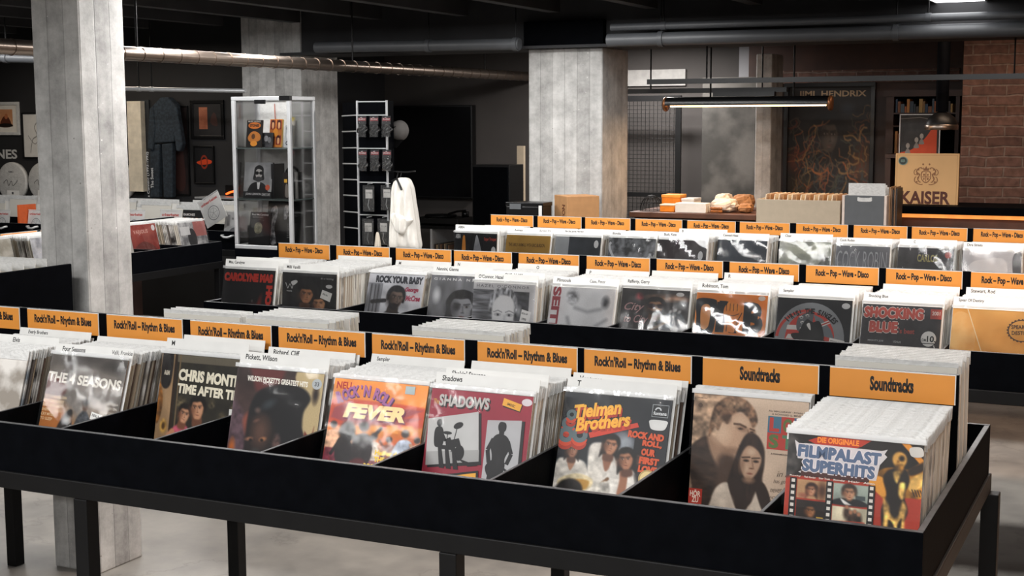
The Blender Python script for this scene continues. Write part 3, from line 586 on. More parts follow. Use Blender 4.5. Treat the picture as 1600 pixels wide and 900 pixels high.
def art_portrait():
    p = Paint(120, '#3a2a28', 9).noise(.4, 5, 7); p.poly([(.15, -.1), (.55, -.1), (.5, .14), (.28, .22), (.2, .1)], '#5f2b2a', soft=.05)
    p.poly([(.68, .05), (.8, -.1), (1.1, -.1), (1.1, .95), (.93, .95), (.86, .6), (.76, .45), (.8, .28)], '#b9a67e', soft=.02); p.poly([(.86, .55), (.93, .62), (.96, .5), (.95, .64), (1.02, .66), (.93, .74), (.9, .95), (.84, .8)], '#6d2a20', soft=.015, smooth=False); p.ell(.93, .2, .05, .12, '#241a18', soft=.6)
    p.poly([(-.05, .35), (.1, .4), (.22, .62), (.3, 1.1), (-.05, 1.1)], '#544048', soft=.06, tex=.4); p.ell(.05, .78, .05, .12, '#b3602a', soft=1); p.poly([(.14, .5), (.22, .42), (.24, .62), (.2, .66)], '#8a4a3c', soft=.04)
    p.poly([(.2, .6), (.2, .4), (.28, .22), (.5, .14), (.75, .14), (.88, .24), (.82, .38), (.83, .55), (.88, .7), (.8, .85), (.7, 1.1), (.24, 1.1), (.22, .92), (.2, .8)], '#101014', soft=.03)
    p.poly([(.2, .55), (.26, .45), (.42, .43), (.52, .55), (.56, .75), (.46, 1.0), (.3, 1.05), (.22, .9)], '#1f1716', soft=.06); p.ell(.42, .33, .12, .06, '#343b40', soft=1, rot=-.5, a=.9); p.ell(.3, .4, .05, .04, '#5b4a44', soft=1); p.ell(.3, .5, .05, .02, '#6a4a40', soft=1, rot=-.4)
    p.ell(.36, .6, .14, .2, '#634539', soft=1, a=.8); p.ell(.24, .68, .06, .025, '#9a6a52', soft=1, rot=-.2); p.ell(.4, .67, .055, .028, '#b0764e', soft=1, rot=-.3); p.ell(.26, .69, .018, .014, '#0a0808', soft=.5); p.ell(.39, .68, .018, .014, '#0a0808', soft=.5); p.ell(.33, .78, .06, .03, '#33302f', soft=1)
    p.ell(.56, .7, .06, .12, '#6a4f4a', soft=1, tex=.8, sc=(24, 30)); p.ell(.83, .68, .04, .08, '#3a3a42', soft=1); p.poly([(.22, .91), (.28, .88), (.34, .9), (.32, .93), (.24, .95)], '#8f6f60', soft=.015); p.poly([(.25, .915), (.3, .9), (.33, .91), (.29, .93)], '#e0d4c4', soft=.008)
    p.poly([(.74, .92), (.76, .76), (.84, .88)], '#7a2a20', soft=.02); p.poly([(.56, 1.0), (.7, .88), (.74, .93), (.6, 1.04)], '#d2c8b6', soft=.015)
    a = Art(CW, CW, p); a.text("WILSON PICKETT'S GREATEST HITS", .13, .07, .055, '#e8e4da', w=.7, bold=.045, rot=-.02); a.ell(.93, .1, .055, .05, '#a9b0b5'); a.text('33', .905, .08, .04, '#44484c', w=.05); return a
def art_dance_fever():
    p = Paint(120, '#e08a35', 4).noise(.2, 5, 5); p.poly([(-.1, .6), (.4, .66), (1.1, .58), (1.1, 1.1), (-.1, 1.1)], '#b8361f', soft=.25); p.poly([(-.1, .25), (.3, .2), (1.1, .24), (1.1, .4), (.5, .46), (-.1, .46)], '#c4492a', soft=.02)
    for x in (.2, .45, .62, .78): p.poly([(x, .42), (x+.12, .41), (x+.14, .5), (x+.02, .5)], '#e6983c', soft=.01, smooth=False)
    p.poly([(.02, .4), (.3, .46), (.72, .42), (.98, .33), (.8, .34), (.98, .25), (.75, .25), (.4, .3), (.2, .22), (.04, .3)], '#8a3f52', soft=.02, smooth=False, a=.75)
    def fig(x, y, h, top, leg, arm=0, hair='#1d1311'):
        p.poly([(x-.02*h, y+.14*h), (x+.03*h, y+.14*h), (x+.13*h, y+.22*h), (x+.12*h, y+.5*h), (x-.12*h, y+.5*h), (x-.13*h, y+.22*h)], top, soft=.015, tex=.5); p.poly([(x-.11*h, y+.48*h), (x+.11*h, y+.48*h), (x+.15*h, y+h), (x+.03*h, y+h), (x, y+.66*h), (x-.05*h, y+h), (x-.17*h, y+h)], leg, soft=.015, tex=.4, smooth=False)
        p.line([(x-.1*h, y+.22*h), (x-.2*h, y+(.1 if arm else .42)*h)], .05*h, top); p.line([(x+.1*h, y+.22*h), (x+.22*h, y+(.06 if arm else .36)*h)], .05*h, top if arm else '#b98a6a'); p.ell(x, y+.08*h, .05*h, .065*h, '#b98363', soft=.3); p.ell(x-.01*h, y+.05*h, .065*h, .06*h, hair, soft=.3, tex=.6)
    fig(.07, .44, .55, '#d2a788', '#7a3040', 1); fig(.52, .52, .56, '#dcd2c6', '#8d5560'); fig(.68, .54, .5, '#7a4a3a', '#2f2226', 1); fig(.84, .46, .62, '#a9b4c4', '#6f7a92'); fig(.97, .52, .5, '#c9b0a0', '#4a2a2a'); fig(.22, .47, .7, '#1c1619', '#201a1e'); p.ell(.22, .53, .085, .1, '#121012', soft=.2)
    fig(.4, .42, .78, '#221a1d', '#151214', 1); p.poly([(.3, .82), (.4, .78), (.5, .84), (.7, 1.02), (.45, 1.0), (.3, .94)], '#55161c', soft=.03)
    a = Art(CW, CW, p, ys=.92); a.text('NEU', .03, .03, .075, '#a31d1d', w=.16, bold=.03)
    for i, ch in enumerate("ROCK'N ROLL"):
        t = i/10; y = .19-.145*math.sin(math.pi*(t*.8+.1)); q = ch == "'"; w = .018 if q else .07; a.text(ch, .03+.62*t+.02*q, y+.01, .035 if q else .115, '#43265a', w=w, bold=.08, rot=.4-.85*t); a.text(ch, .025+.62*t+.02*q, y, .035 if q else .115, '#9a5f98', w=w, bold=.04, rot=.4-.85*t)
    a.text('FEVER', .165, .255, .15, '#6a2a48', w=.66, bold=.06, shear=.2); a.text('FEVER', .15, .24, .15, '#f1d9a0', w=.66, bold=.06, shear=.2)
    a.text('Heißer denn', .55, .68, .05, '#f0cf4a', w=.32, bold=.045); a.text('THE ALLSTAR', .55, .745, .055, '#f0cf4a', w=.36, bold=.05); a.text("ROCK'N ROLL SHOW", .45, .82, .055, '#f0cf4a', w=.5, bold=.05); a.rect(.77, .02, .87, .1, '#9fb3b8'); return a
def art_silhouettes():
    a = Art(CW, CW, '#8c2336', ys=.92); k = '#17171a'
    a.text('The', .03, .1, .05, '#b9892e', w=.06); a.text('SHADOWS', .10, .065, .115, k, w=.5, bold=.05); a.text('SHADOWS', .085, .05, .115, '#b6b4b0', w=.5, bold=.04)
    a.poly([(.73, .04), (.91, .09), (.89, .16), (.72, .12)], k); a.poly([(.72, .035), (.9, .085), (.885, .15), (.71, .105)], '#dba23a'); a.text('EMIDISC', .76, .075, .025, k, w=.08, rot=-.25); a.ell(.945, .06, .05, .035, '#c9c3c8')
    a.poly([(.0, .31), (.52, .2), (.58, .69), (.05, .77)], k); a.poly([(-.0, .3), (.49, .19), (.55, .66), (.03, .75)], '#b5b5b4'); a.poly([(.02, .62), (.54, .55), (.55, .66), (.03, .75)], '#9c9c9b')
    # drummer with his kit
    a.ell(.12, .33, .028, .036, k); a.blob([(.09, .38), (.15, .37), (.18, .46), (.17, .55), (.1, .56), (.08, .46)], k); a.line([(.15, .42), (.2, .5), (.25, .47)], .03, k)
    a.ell(.21, .42, .045, .016, k); a.line([(.21, .42), (.22, .6)], .008, k); a.ell(.31, .34, .05, .03, k, rot=-.5); a.line([(.3, .36), (.27, .6)], .008, k)
    a.poly([(.2, .5), (.33, .46), (.36, .53), (.22, .58)], k); a.ell(.35, .6, .05, .075, k); a.rect(.15, .54, .3, .58, k)
    for x in (.13, .2, .27): a.poly([(x, .55), (x+.035, .55), (x+.09, .76), (x+.04, .76)], k)
    a.poly([(.32, .64), (.38, .66), (.55, .7), (.45, .72)], k)
    a.poly([(.6, .27), (.95, .24), (.97, .86), (.61, .93)], k); a.poly([(.59, .26), (.92, .235), (.935, .83), (.6, .9)], '#a9a9ab')
    # guitarist
    a.blob([(.70, .3), (.72, .265), (.765, .27), (.78, .3), (.775, .345), (.74, .365), (.71, .35)], k); a.rect(.715, .345, .765, .4, k)
    a.blob([(.66, .43), (.7, .385), (.77, .385), (.82, .43), (.83, .52), (.8, .6), (.79, .68), (.69, .68), (.67, .58), (.65, .5)], k); a.line([(.67, .43), (.625, .54), (.65, .66), (.7, .7)], .04, k); a.line([(.81, .44), (.855, .56), (.82, .66)], .038, k)
    a.poly([(.69, .66), (.8, .66), (.8, .78), (.76, .9), (.7, .9)], k); a.poly([(.69, .66), (.75, .66), (.7, .8), (.69, .91), (.635, .91), (.65, .78)], k)
    a.blob([(.62, .7), (.68, .63), (.74, .67), (.8, .64), (.8, .72), (.74, .76), (.66, .79)], k); a.line([(.76, .68), (.925, .78)], .022, k); a.poly([(.9, .755), (.945, .77), (.94, .8), (.91, .79)], k)
    a.poly([(.05, .86), (.56, .745), (.585, 1), (.05, 1)], k); a.poly([(.06, .88), (.54, .77), (.56, 1), (.06, 1)], '#dba23a')
    for x in (.24, .37): a.ell(x, .86, .022, .03, k); a.blob([(x-.05, .91), (x, .88), (x+.05, .91), (x+.06, 1.02), (x-.06, 1.02)], k); a.line([(x-.08, .96), (x+.11, .87)], .018, k)
    return a
def art_band():
    p = Paint(120, '#151b22', 6).noise(.2, 5, 5); p.poly([(.5, .38), (.62, .34), (.74, .5), (.78, .7), (.6, .75), (.5, .55)], '#5d646c', soft=.08, tex=.8, sc=(12, 18)); p.ell(.63, .44, .1, .14, '#a2a8ae', soft=1, a=.7, rot=-.6); p.put(((p.X > .7)*(p.Y > .33)*(p.X < .84))*1., '#0d1015')
    wh = '#cbc6be'
    p.poly([(.3, .5), (.42, .46), (.58, .5), (.64, .62), (.58, .9), (.34, .95), (.3, .7)], wh, soft=.02, tex=.3); p.poly([(.0, .7), (.08, .64), (.2, .64), (.3, .72), (.34, 1.1), (-.05, 1.1)], wh, soft=.02, tex=.35, sc=(14, 20)); p.poly([(.1, .64), (.18, .66), (.14, .76)], '#9a6f55', soft=.01)
    p.poly([(.5, .72), (.62, .64), (.74, .66), (.86, .8), (.92, 1.1), (.5, 1.1)], '#d8d4cd', soft=.02, tex=.3, sc=(14, 20)); p.poly([(.6, .66), (.67, .66), (.68, .9), (.64, 1.02), (.6, .95), (.61, .8)], '#96654a', soft=.015); p.line([(.74, .74), (.78, .92), (.74, 1.0)], .012, '#8f8b85', soft=.02)
    p.poly([(.72, .62), (.8, .6), (.86, .75), (.84, .95), (.76, .8)], '#2a2526', soft=.03); p.poly([(.43, .56), (.52, .56), (.5, .7), (.46, .72)], '#8a5c46', soft=.015)
    p.face(.77, .58, .055, '#5c3f33', '#0e0b0b', '#2a1c18'); p.face(.14, .56, .07, '#93674f', '#14100f', '#503427', long=1); p.face(.49, .48, .085, '#b07c5e', '#14100f', '#5e3c2c', rot=.1, turn=.1, long=1); p.face(.65, .6, .09, '#ab775a', '#100d0c', '#5a392a', rot=-.15, turn=-.3, long=1)
    p.poly([(.04, .86), (.2, .78), (.36, .82), (.34, .92), (.2, .96), (.08, .95)], '#cfc09c', soft=.015, tex=.3); p.poly([(.2, .84), (.33, .84), (.31, .92), (.22, .93)], '#b08438', soft=.02); p.line([(.36, .98), (.46, .84), (.5, .8)], .03, '#6d4c30', soft=.012)
    p.poly([(.02, .96), (.08, .86), (.2, .84), (.28, .92), (.26, 1.1), (.02, 1.1)], '#17110f', soft=.025, tex=.9, sc=(40, 40)); p.ell(.14, .97, .07, .04, '#9a5c44', soft=.7); p.poly([(.28, 1.02), (.4, .86), (.52, .84), (.5, 1.05)], '#c4bfb6', soft=.02, tex=.5)
    a = Art(CW, CW, p, ys=.91); g = '#5d6f74'
    for cx, cy, r in ((.07, .31, .065), (.06, .42, .075), (.19, .41, .075), (.09, .22, .05)): a.ring(cx, cy+.07, r*.45, r, '#a83421', 180, 360); a.ring(cx, cy+.035, r*.45, r, '#c9482c', 180, 360); a.ring(cx, cy, r*.4, r, g)
    a.poly([(.27, .38), (.71, .24), (.73, .28), (.29, .43)], '#c8402c')
    for dx, dy, c, b in ((.014, .024, '#a83421', .05), (0, 0, '#edb23c', .04)): a.text('Tielman', .1+dx, .125+dy, .135, c, w=.44, rot=.2, bold=b, shear=.3); a.text('Brothers', .12+dx, .25+dy, .135, c, w=.52, rot=.2, bold=b, shear=.3)
    a.rect(.83, .05, .98, .17, '#9aa0a4'); a.rect(.835, .055, .975, .165, '#11161b'); a.ring(.885, .105, .018, .03, '#c9cdd0', 0, 180); a.text('fontana', .845, .115, .035, '#dfe2e4', w=.12, bold=.02); a.blob([(.83, .2), (.97, .2), (.98, .24), (.95, .29), (.85, .29), (.82, .24)], '#d4d4d2')
    for k, (t, x0, w) in enumerate((('ROCK AND', .64, .33), ('ROLL,', .78, .18), ('OUR', .78, .13), ('FIRST', .77, .18), ('LOVE', .77, .17))): a.text(t, x0, .315+.08*k, .068, '#d0562c', w=w, bold=.07, rot=-.05)
    a.ell(.86, .76, .08, .085, '#b39a62'); a.ell(.86, .76, .065, .07, '#dcc88f'); a.ell(.87, .8, .035, .03, '#4d3a1e'); a.ell(.86, .76, .012, .012, '#4d3a1e'); return a
def art_sepia_couple():
    p = Paint(150, '#c9b39e', 8).noise(.08, 4, 4); p.poly([(-.1, -.05), (.26, -.05), (.28, .3), (.2, .6), (.1, 1.1), (-.1, 1.1)], '#a98d74', soft=.12, tex=.7, sc=(18, 22))
    dk, md, sk, hi = '#2d201a', '#8a6b55', '#bd9c82', '#d8bfa6'
    p.poly([(-.03, .55), (.02, .43), (.14, .36), (.26, .44), (.34, .6), (.36, 1.1), (.1, 1.1), (.02, .8)], '#3a2c24', soft=.02, tex=.5, sc=(10, 24)); p.poly([(.15, .34), (.34, .44), (.4, .56), (.36, .66), (.24, .6), (.16, .46)], '#a08068', soft=.03); p.poly([(.24, .56), (.36, .5), (.42, .62), (.38, .9), (.26, .95)], '#4b382d', soft=.06)
    # the young man, head tilted over
    p.poly([(.2, .22), (.24, .16), (.44, .14), (.54, .22), (.55, .28), (.52, .33), (.53, .38), (.49, .4), (.47, .46), (.4, .5), (.3, .44), (.22, .36)], sk, soft=.018)
    p.ell(.26, .32, .12, .12, hi, soft=1, a=.6); p.ell(.42, .22, .1, .08, hi, soft=1, a=.55); p.ell(.5, .38, .06, .1, md, soft=1, a=.8); p.ell(.36, .47, .12, .05, md, soft=1, a=.9); p.ell(.44, .27, .07, .035, md, soft=1, a=.9, rot=.15); p.ell(.535, .29, .035, .03, md, soft=1, a=.9)
    p.line([(.37, .235), (.42, .235), (.47, .255)], .018, '#4a3427', a=.9, soft=.01); p.line([(.51, .265), (.545, .275)], .014, '#4a3427', a=.9, soft=.01); p.ell(.425, .272, .03, .012, '#2a1c15', soft=.6); p.ell(.525, .292, .02, .01, '#2a1c15', soft=.6); p.line([(.49, .28), (.51, .35), (.495, .375)], .014, md, soft=.012); p.ell(.49, .375, .03, .012, '#6a4c3a', soft=.8); p.ell(.455, .428, .05, .012, '#6d4838', soft=.7, rot=.35); p.ell(.45, .445, .035, .012, hi, soft=1, a=.4)
    p.poly([(.15, .36), (.16, .2), (.2, .08), (.32, .0), (.45, .02), (.54, .1), (.57, .2), (.53, .25), (.49, .18), (.42, .13), (.34, .17), (.31, .24), (.27, .22), (.23, .3), (.2, .28)], '#6d5340', soft=.018, tex=1.0, sc=(26, 26)); p.ell(.36, .07, .12, .06, '#a3856a', soft=1, a=.7, tex=1, sc=(30, 30)); p.ell(.22, .24, .06, .1, '#b59a80', soft=1, a=.4, tex=.9, sc=(30, 30)); p.ell(.3, .19, .05, .06, '#2d2019', soft=1, a=.7)
    # the young woman with long dark hair
    p.poly([(.44, .38), (.5, .3), (.58, .32), (.64, .42), (.65, .56), (.64, .7), (.7, .8), (.73, .97), (.66, 1.0), (.6, .86), (.5, .95), (.42, .92), (.34, .75), (.38, .56)], dk, soft=.018, tex=.5, sc=(34, 6))
    p.poly([(.45, .48), (.5, .41), (.57, .43), (.62, .5), (.61, .58), (.57, .66), (.52, .7), (.47, .66), (.44, .57)], '#b4937a', soft=.018); p.ell(.53, .46, .05, .04, hi, soft=1, a=.6); p.ell(.49, .6, .04, .05, hi, soft=1, a=.4); p.ell(.455, .58, .04, .1, md, soft=1, a=.7); p.ell(.52, .7, .07, .04, md, soft=1)
    for x, y in ((.49, .535), (.575, .535)): p.ell(x, y, .036, .022, md, soft=1); p.ell(x, y+.003, .022, .009, '#1d120d', soft=.5); p.line([(x-.035, y-.022), (x+.03, y-.03)], .012, '#3a271c', soft=.008)
    p.line([(.54, .53), (.555, .59)], .012, md, soft=.012); p.ell(.54, .6, .03, .01, '#6b4a38', soft=.8); p.ell(.528, .645, .036, .011, '#7a4a3c', soft=.6)
    p.poly([(.2, 1.1), (.2, .9), (.25, .78), (.34, .74), (.42, .82), (.46, .94), (.54, .92), (.6, .78), (.68, .86), (.74, 1.1)], '#c7b8a8', soft=.018, tex=.15); p.poly([(.34, .72), (.42, .7), (.5, .82), (.52, .94), (.44, .97), (.38, .86)], dk, soft=.015); p.poly([(.58, .74), (.66, .72), (.73, .9), (.71, 1.0), (.64, .92)], dk, soft=.015); p.ell(.37, .93, .05, .1, '#a8988a', soft=1, a=.6)
    a = Art(CW, CW, p); a.ell(.06, .1, .02, .02, '#57453a'); a.text('PARAMOUNT', .03, .03, .013, '#57453a', w=.09)
    a.text('ALI MACGRAW · RYAN O', .66, .09, .015, '#3d3129', w=.32); a.text('A HOWARD G. MINSKY', .69, .115, .015, '#3d3129', w=.28); a.rect(.66, .14, 1, .42, '#8d3a30')
    for i, (x, y, c, b, t) in enumerate(((.66, .14, '#3f6f86', 'L', '#b8392f'), (.775, .14, '#b03a30', 'O', '#5d6f3c'), (.885, .14, '#4a6a8a', 'V', '#b03a30'), (.66, .28, '#b03a30', 'S', '#55703c'), (.775, .28, '#b03a30', 'T', '#4a7a5a'), (.885, .28, '#3f6f86', 'O', '#b8392f'))): a.rect(x, y, x+.115, y+.14, c); a.text(b, x+.015, y+.012, .118, t, w=.085, bold=.05)
    a.text('A PARAMOUNT PICTURE', .7, .45, .014, '#3d3129', w=.25)
    for k, t in enumerate(('in a', 'has gone', 'never have', "you're s")): a.text(t, .76-.025*k, .6+.068*k, .045, '#3a302a', w=.1+.045*k, rot=.06, bold=-.01, shear=.35)
    a.rect(0, .82, .12, .97, '#b03425'); a.text('HÖR', .012, .83, .06, '#ecd9c8', w=.095, bold=.03); a.text('ZU', .03, .89, .05, '#ecd9c8', w=.06, bold=.03); a.ell(.76, .98, .06, .05, '#8d2f22'); return a
def art_film_hits():
    p = Paint(140, '#1a1512', 2).noise(.35, 6, 6); p.put((p.Y > .34)*1., '#a83420', tex=.08, sc=(5, 5)); p.poly([(.0, .02), (.06, .03), (.12, .16), (.06, .33), (-.05, .34)], '#3a3735', soft=.03, tex=.8)
    bk, gd, gl = '#17100c', '#a8701f', '#e6b761'
    p.poly([(.66, .0), (.9, .0), (1.1, .2), (1.1, .4), (.7, .36), (.7, .1)], bk, soft=.03); p.poly([(.82, -.02), (.88, -.02), (1.02, .14), (1.02, .2)], '#e0902f', soft=.008, smooth=False)
    p.poly([(.61, .3), (.68, .24), (.76, .2), (.9, .2), (1.02, .13), (1.02, .4), (.9, .43), (.74, .46), (.66, .36)], gd, soft=.012, tex=.8, sc=(16, 16)); p.poly([(.6, .31), (.7, .28), (.78, .36), (.72, .44)], '#de9838', soft=.012); p.poly([(.9, .3), (1.0, .22), (1.02, .3), (.93, .38)], gl, soft=.015, tex=.5); p.poly([(.9, .2), (1.02, .13), (1.02, .19), (.92, .25)], '#2a1b10', soft=.015)
    for k in range(4): p.line([(.93+.02*k, .36), (.95+.02*k, .41)], .008, bk)
    p.poly([(.74, .24), (.8, .2), (.88, .21), (.91, .3), (.88, .42), (.91, .54), (.87, .7), (.85, 1.1), (.76, 1.1), (.73, .7), (.72, .54), (.75, .42), (.72, .3)], bk, soft=.015)
    p.ell(.83, .13, .052, .062, '#d9a24e', soft=.15); p.ell(.845, .12, .02, .022, bk, soft=.5); p.ell(.82, .15, .014, .02, '#8a5a1e', soft=.6); p.ell(.84, .17, .03, .02, gl, soft=.7); p.poly([(.8, .17), (.86, .17), (.85, .24), (.81, .24)], '#8a5f22', soft=.02, tex=1)
    for q in ([(.73, .46), (.77, .5), (.78, .6), (.75, .62)], [(.87, .46), (.9, .52), (.88, .6), (.85, .56)], [(.84, .32), (.88, .32), (.87, .44), (.84, .42)], [(.76, .55), (.82, .6), (.88, .55), (.89, .7), (.85, .82), (.77, .82), (.74, .7)], [(.79, .24), (.84, .23), (.82, .32)]): p.poly(q, gl, soft=.02, tex=.7, sc=(24, 24))
    p.poly([(.775, .62), (.815, .66), (.81, .76), (.78, .72)], bk, soft=.015); p.poly([(.84, .66), (.87, .6), (.86, .74)], bk, soft=.015)
    def win(x0, y0, x1, y1, c): p.put(((p.X > x0)*(p.X < x1)*(p.Y > y0)*(p.Y < y1))*1., c, tex=.25, sc=(9, 9))
    win(.09, .37, .31, .525, '#c89c70'); p.ell(.28, .45, .05, .1, '#4a2c1c', soft=1); p.face(.2, .45, .045, '#c08a68', '#2a1712', '#7d4a34', turn=-.2, long=1, neck=0); p.ell(.14, .5, .05, .03, '#9a5c48', soft=.8); win(.09, .535, .31, .69, '#241812'); p.face(.2, .62, .05, '#99633c', '#17100c', '#5c341c', turn=.1, long=1, neck=0); win(.25, .665, .3, .685, '#caa23a')
    win(.36, .37, .62, .535, '#98a398'); win(.53, .46, .6, .49, '#3b4648'); p.poly([(.34, .54), (.41, .49), (.56, .49), (.62, .54)], '#16181b', soft=.01); p.poly([(.42, .49), (.49, .53), (.5, .535), (.45, .535)], '#e4e2de', soft=.008); p.face(.48, .44, .056, '#c08b68', '#2a1f18', '#7a4d36', turn=.15, neck=0); win(.36, .555, .62, .71, '#cdc4a8')
    for x, y in ((.47, .6), (.53, .63), (.56, .65), (.5, .64)): p.ell(x, y, .025, .05, '#33241c', soft=.5, tex=1); p.ell(x, y-.045, .013, .016, '#a87354', soft=.4)
    p.line([(.38, .68), (.6, .67)], .012, '#a83a28'); p.poly([(.13, 1.05), (.1, .72), (.3, .72), (.3, 1.05)], '#7d5a3a', soft=.01)
    a = Art(CW, CW, p, ys=.91); a.poly([(.15, .045), (.25, -.0), (.62, .0), (.55, .055), (.5, .08), (.22, .075)], '#b0321c'); a.text('DIE ORIGINALE', .22, .008, .048, '#ef8a2c', w=.31, bold=.045)
    a.poly([(.05, .05), (.09, .08), (.13, .07), (.7, .075), (.74, .06), (.72, .1), (.74, .12), (.69, .19), (.67, .32), (.14, .33), (.09, .31), (.13, .29), (.12, .2), (.08, .2)], '#d5cfcf'); a.rect(.11, .3, .62, .335, '#45201a')
    for c, q in (('#eadfe0', .013), ('#586b88', .0055)): a.fat('FILMPALAST', .085, .085, .095, c, q, w=.61, bold=.02, rot=-.02, space=1.05); a.fat('SUPERHITS', .125, .2, .095, c, q, w=.53, bold=.02, rot=-.02, space=1.05)
    for k in range(6): a.text(('Rocky', 'Flash Gordon', 'Star Trek', 'Moonraker', 'Hair', 'Alien')[k], .03+.11*k, .338, .015, '#e6dfd4', w=.085)
    a.blob([(.9, .03), (.98, .02), (1, .08), (.96, .1), (.91, .09)], '#c9c6c0')
    for x in (.06, .335, .645):
        a.rect(x-.025, .36, x+.025, 1, '#111010')
        for k in range(13): a.rect(x-.013, .37+k*.05, x+.013, .397+k*.05, '#d8d3cb')
    return a
K = M['ink']
TX = lambda u: dict()
stack(82.7, 553, 19, T_YB, art_four_figures(), 'silvery and rust brown record cover with four dark standing figures and a slanting white sticker', edge='#6b5a4c', spines=(0, 1, 2, 4, 9, 5, 10), wrinkled=True, seed=1, grp='silvery cover with four dark figures',
      cards=(('Four Seasons', 1, .014, 'white card on the foremost place right behind the silvery cover with four dark figures', dict(tx=.03, text2='Valli, Frankie', tx2=.235)), ('', -2, .02, 'blank white card near the back of the stack with the silvery cover', dict(dx=-.03))))
stack(260, 552, 12, T_YB, art_door_couple(), 'record cover with a smiling couple before a dark door and cream lettering', edge='#6b4a2c', spines=(0, 3, 5, 8), seed=2, grp='cover with a couple at a dark door',
      cards=(('M', 2, .026, 'white card lettered M behind the cover with a couple at a dark door', dict(tx=.02)), ('', -1, .035, 'plain white card at the back of the stack with the couple cover')))
stack(371.8, 573, 15.5, T_YB, art_portrait(), 'brown and cream record cover with a large dark portrait filling it', edge='#8d857b', spines=(1, 3, 6, 0, 4), seed=3, grp='cover with the large dark portrait',
      cards=(('Pickett, Wilson', 1, .026, 'white name card directly behind the cover with the large dark portrait'), ('Richard, Cliff', -3, .026, 'white name card at the back of the stack with the large dark portrait', dict(dx=-.01)), ('', -2, .02, 'blank white card rearmost in the stack with the large dark portrait')))
stack(524, 590.4, 19, T_YB, art_dance_fever(), 'orange and purple record cover with dancing figures and big FEVER lettering', edge='#c9822e', spines=(0, 4, 7, 2, 9), wrinkled=True, seed=4, grp='orange cover with dancing figures',
      cards=(('Sampler', -1, .032, "white card lettered Sampler under the genre sign, behind the orange dancing cover"),))
stack(675.7, 606, 17, T_YB, art_silhouettes(), 'crimson record cover with black drummer and guitarist silhouettes on grey panels', edge='#d2cbc2', spines=(2, 4, 7, 9, 0, 10), seed=5, grp='crimson cover with silhouettes',
      cards=(('Shadows', 2, .022, 'white card lettered Shadows, nearer one in the stack with the crimson cover', dict(dx=.0)), ("Shakin' Stevens", 8, .026, 'white name card in the middle of the stack with the crimson cover', dict(dx=.0)), ('', -1, .03, 'blank white card at the back of the stack with the crimson cover')))
stack(884, 611.7, 20, T_YB, art_band(), 'dark blue record cover with five men in white and slanting yellow lettering', edge='#2a2f36', spines=(2, 10, 5, 4, 0), seed=6, grp='dark blue cover with men in white',
      cards=(('T', 1, .02, 'white card lettered T directly behind the dark blue cover with men in white', dict(tx=.03)), ('Ventures', 5, .026, 'white name card in the middle of the stack with the dark blue cover'), ('', -1, .026, 'blank white card rearmost in the stack with the dark blue cover')))
stack(1086, 614, 8.6, T_YB, art_sepia_couple(), 'sepia record cover with a young couple leaning together', edge='#cbbba8', spines=(4, 7, 11), seed=7, grp='sepia couple cover')
stack(1237.5, 677, 11, T_YB, art_film_hits(), 'red and black record cover with golden statue and film strips', edge='#d8d4ca', spines=(7, 11, 4, 9), wrinkled=False, seed=8, grp='cover with the golden statue and film strips')
# the stack whose front lies outside the picture on the left
for k in range(32):
    y = T_YB-.02-SPACE*k; ln = math.radians(18); r = random.Random(k)
    lab = 'record in a white-topped sleeve in the leftmost stack of the nearest table'
    if k in (2, 18): card(('Everly Brothers', 'Elvis')[k == 18], -3.635, y-CW*math.sin(ln), ZF+.001, ln, .026+.002*(k == 18), ('white name card at the back of the leftmost stack on the nearest table', 'white name card in the middle of the leftmost stack on the nearest table')[k == 18], tx=.04 if k == 2 else .12)
    else: fill(r.choice((0, 1, 2, 3, 5, 8, 9, 10, 6)), -3.635+r.uniform(-.004, .004), y-CW*math.sin(ln), ZF+.003+r.uniform(0, .005), ln, lab, 'records in the leftmost stack')
# white sleeves in the far half of that table, showing above the centre board
for gi, (u0, u1, v, n, nm) in enumerate(((275, 395, 492, 3, 'left of the middle pile'), (432, 562, 489, 7, 'above the third and fourth genre signs'), (697, 830, 513, 7, 'above the sixth genre sign'), (1357, 1541, 557, 9, 'at the right end of the table'))):
    yf = 3.72+(.03 if gi < 3 else .026)*(n-1); A = at(u0, v, Y=yf); B = at(u1, v, Y=yf)
    for k in range(n):
        y = 3.72+(.03 if gi < 3 else .026)*k
        fill((7, 11, 4)[k % 3], min(B.x-.004, -.49)+.003*((k*5) % 3-1), y+.326*math.sin(math.radians(3)), max(ZF+.0945, A.z-.326-.003*((k*7) % 3)), math.radians(3), 'white sleeve behind the nearest table\'s centre board, '+nm, 'white sleeves '+nm, rz=math.pi)

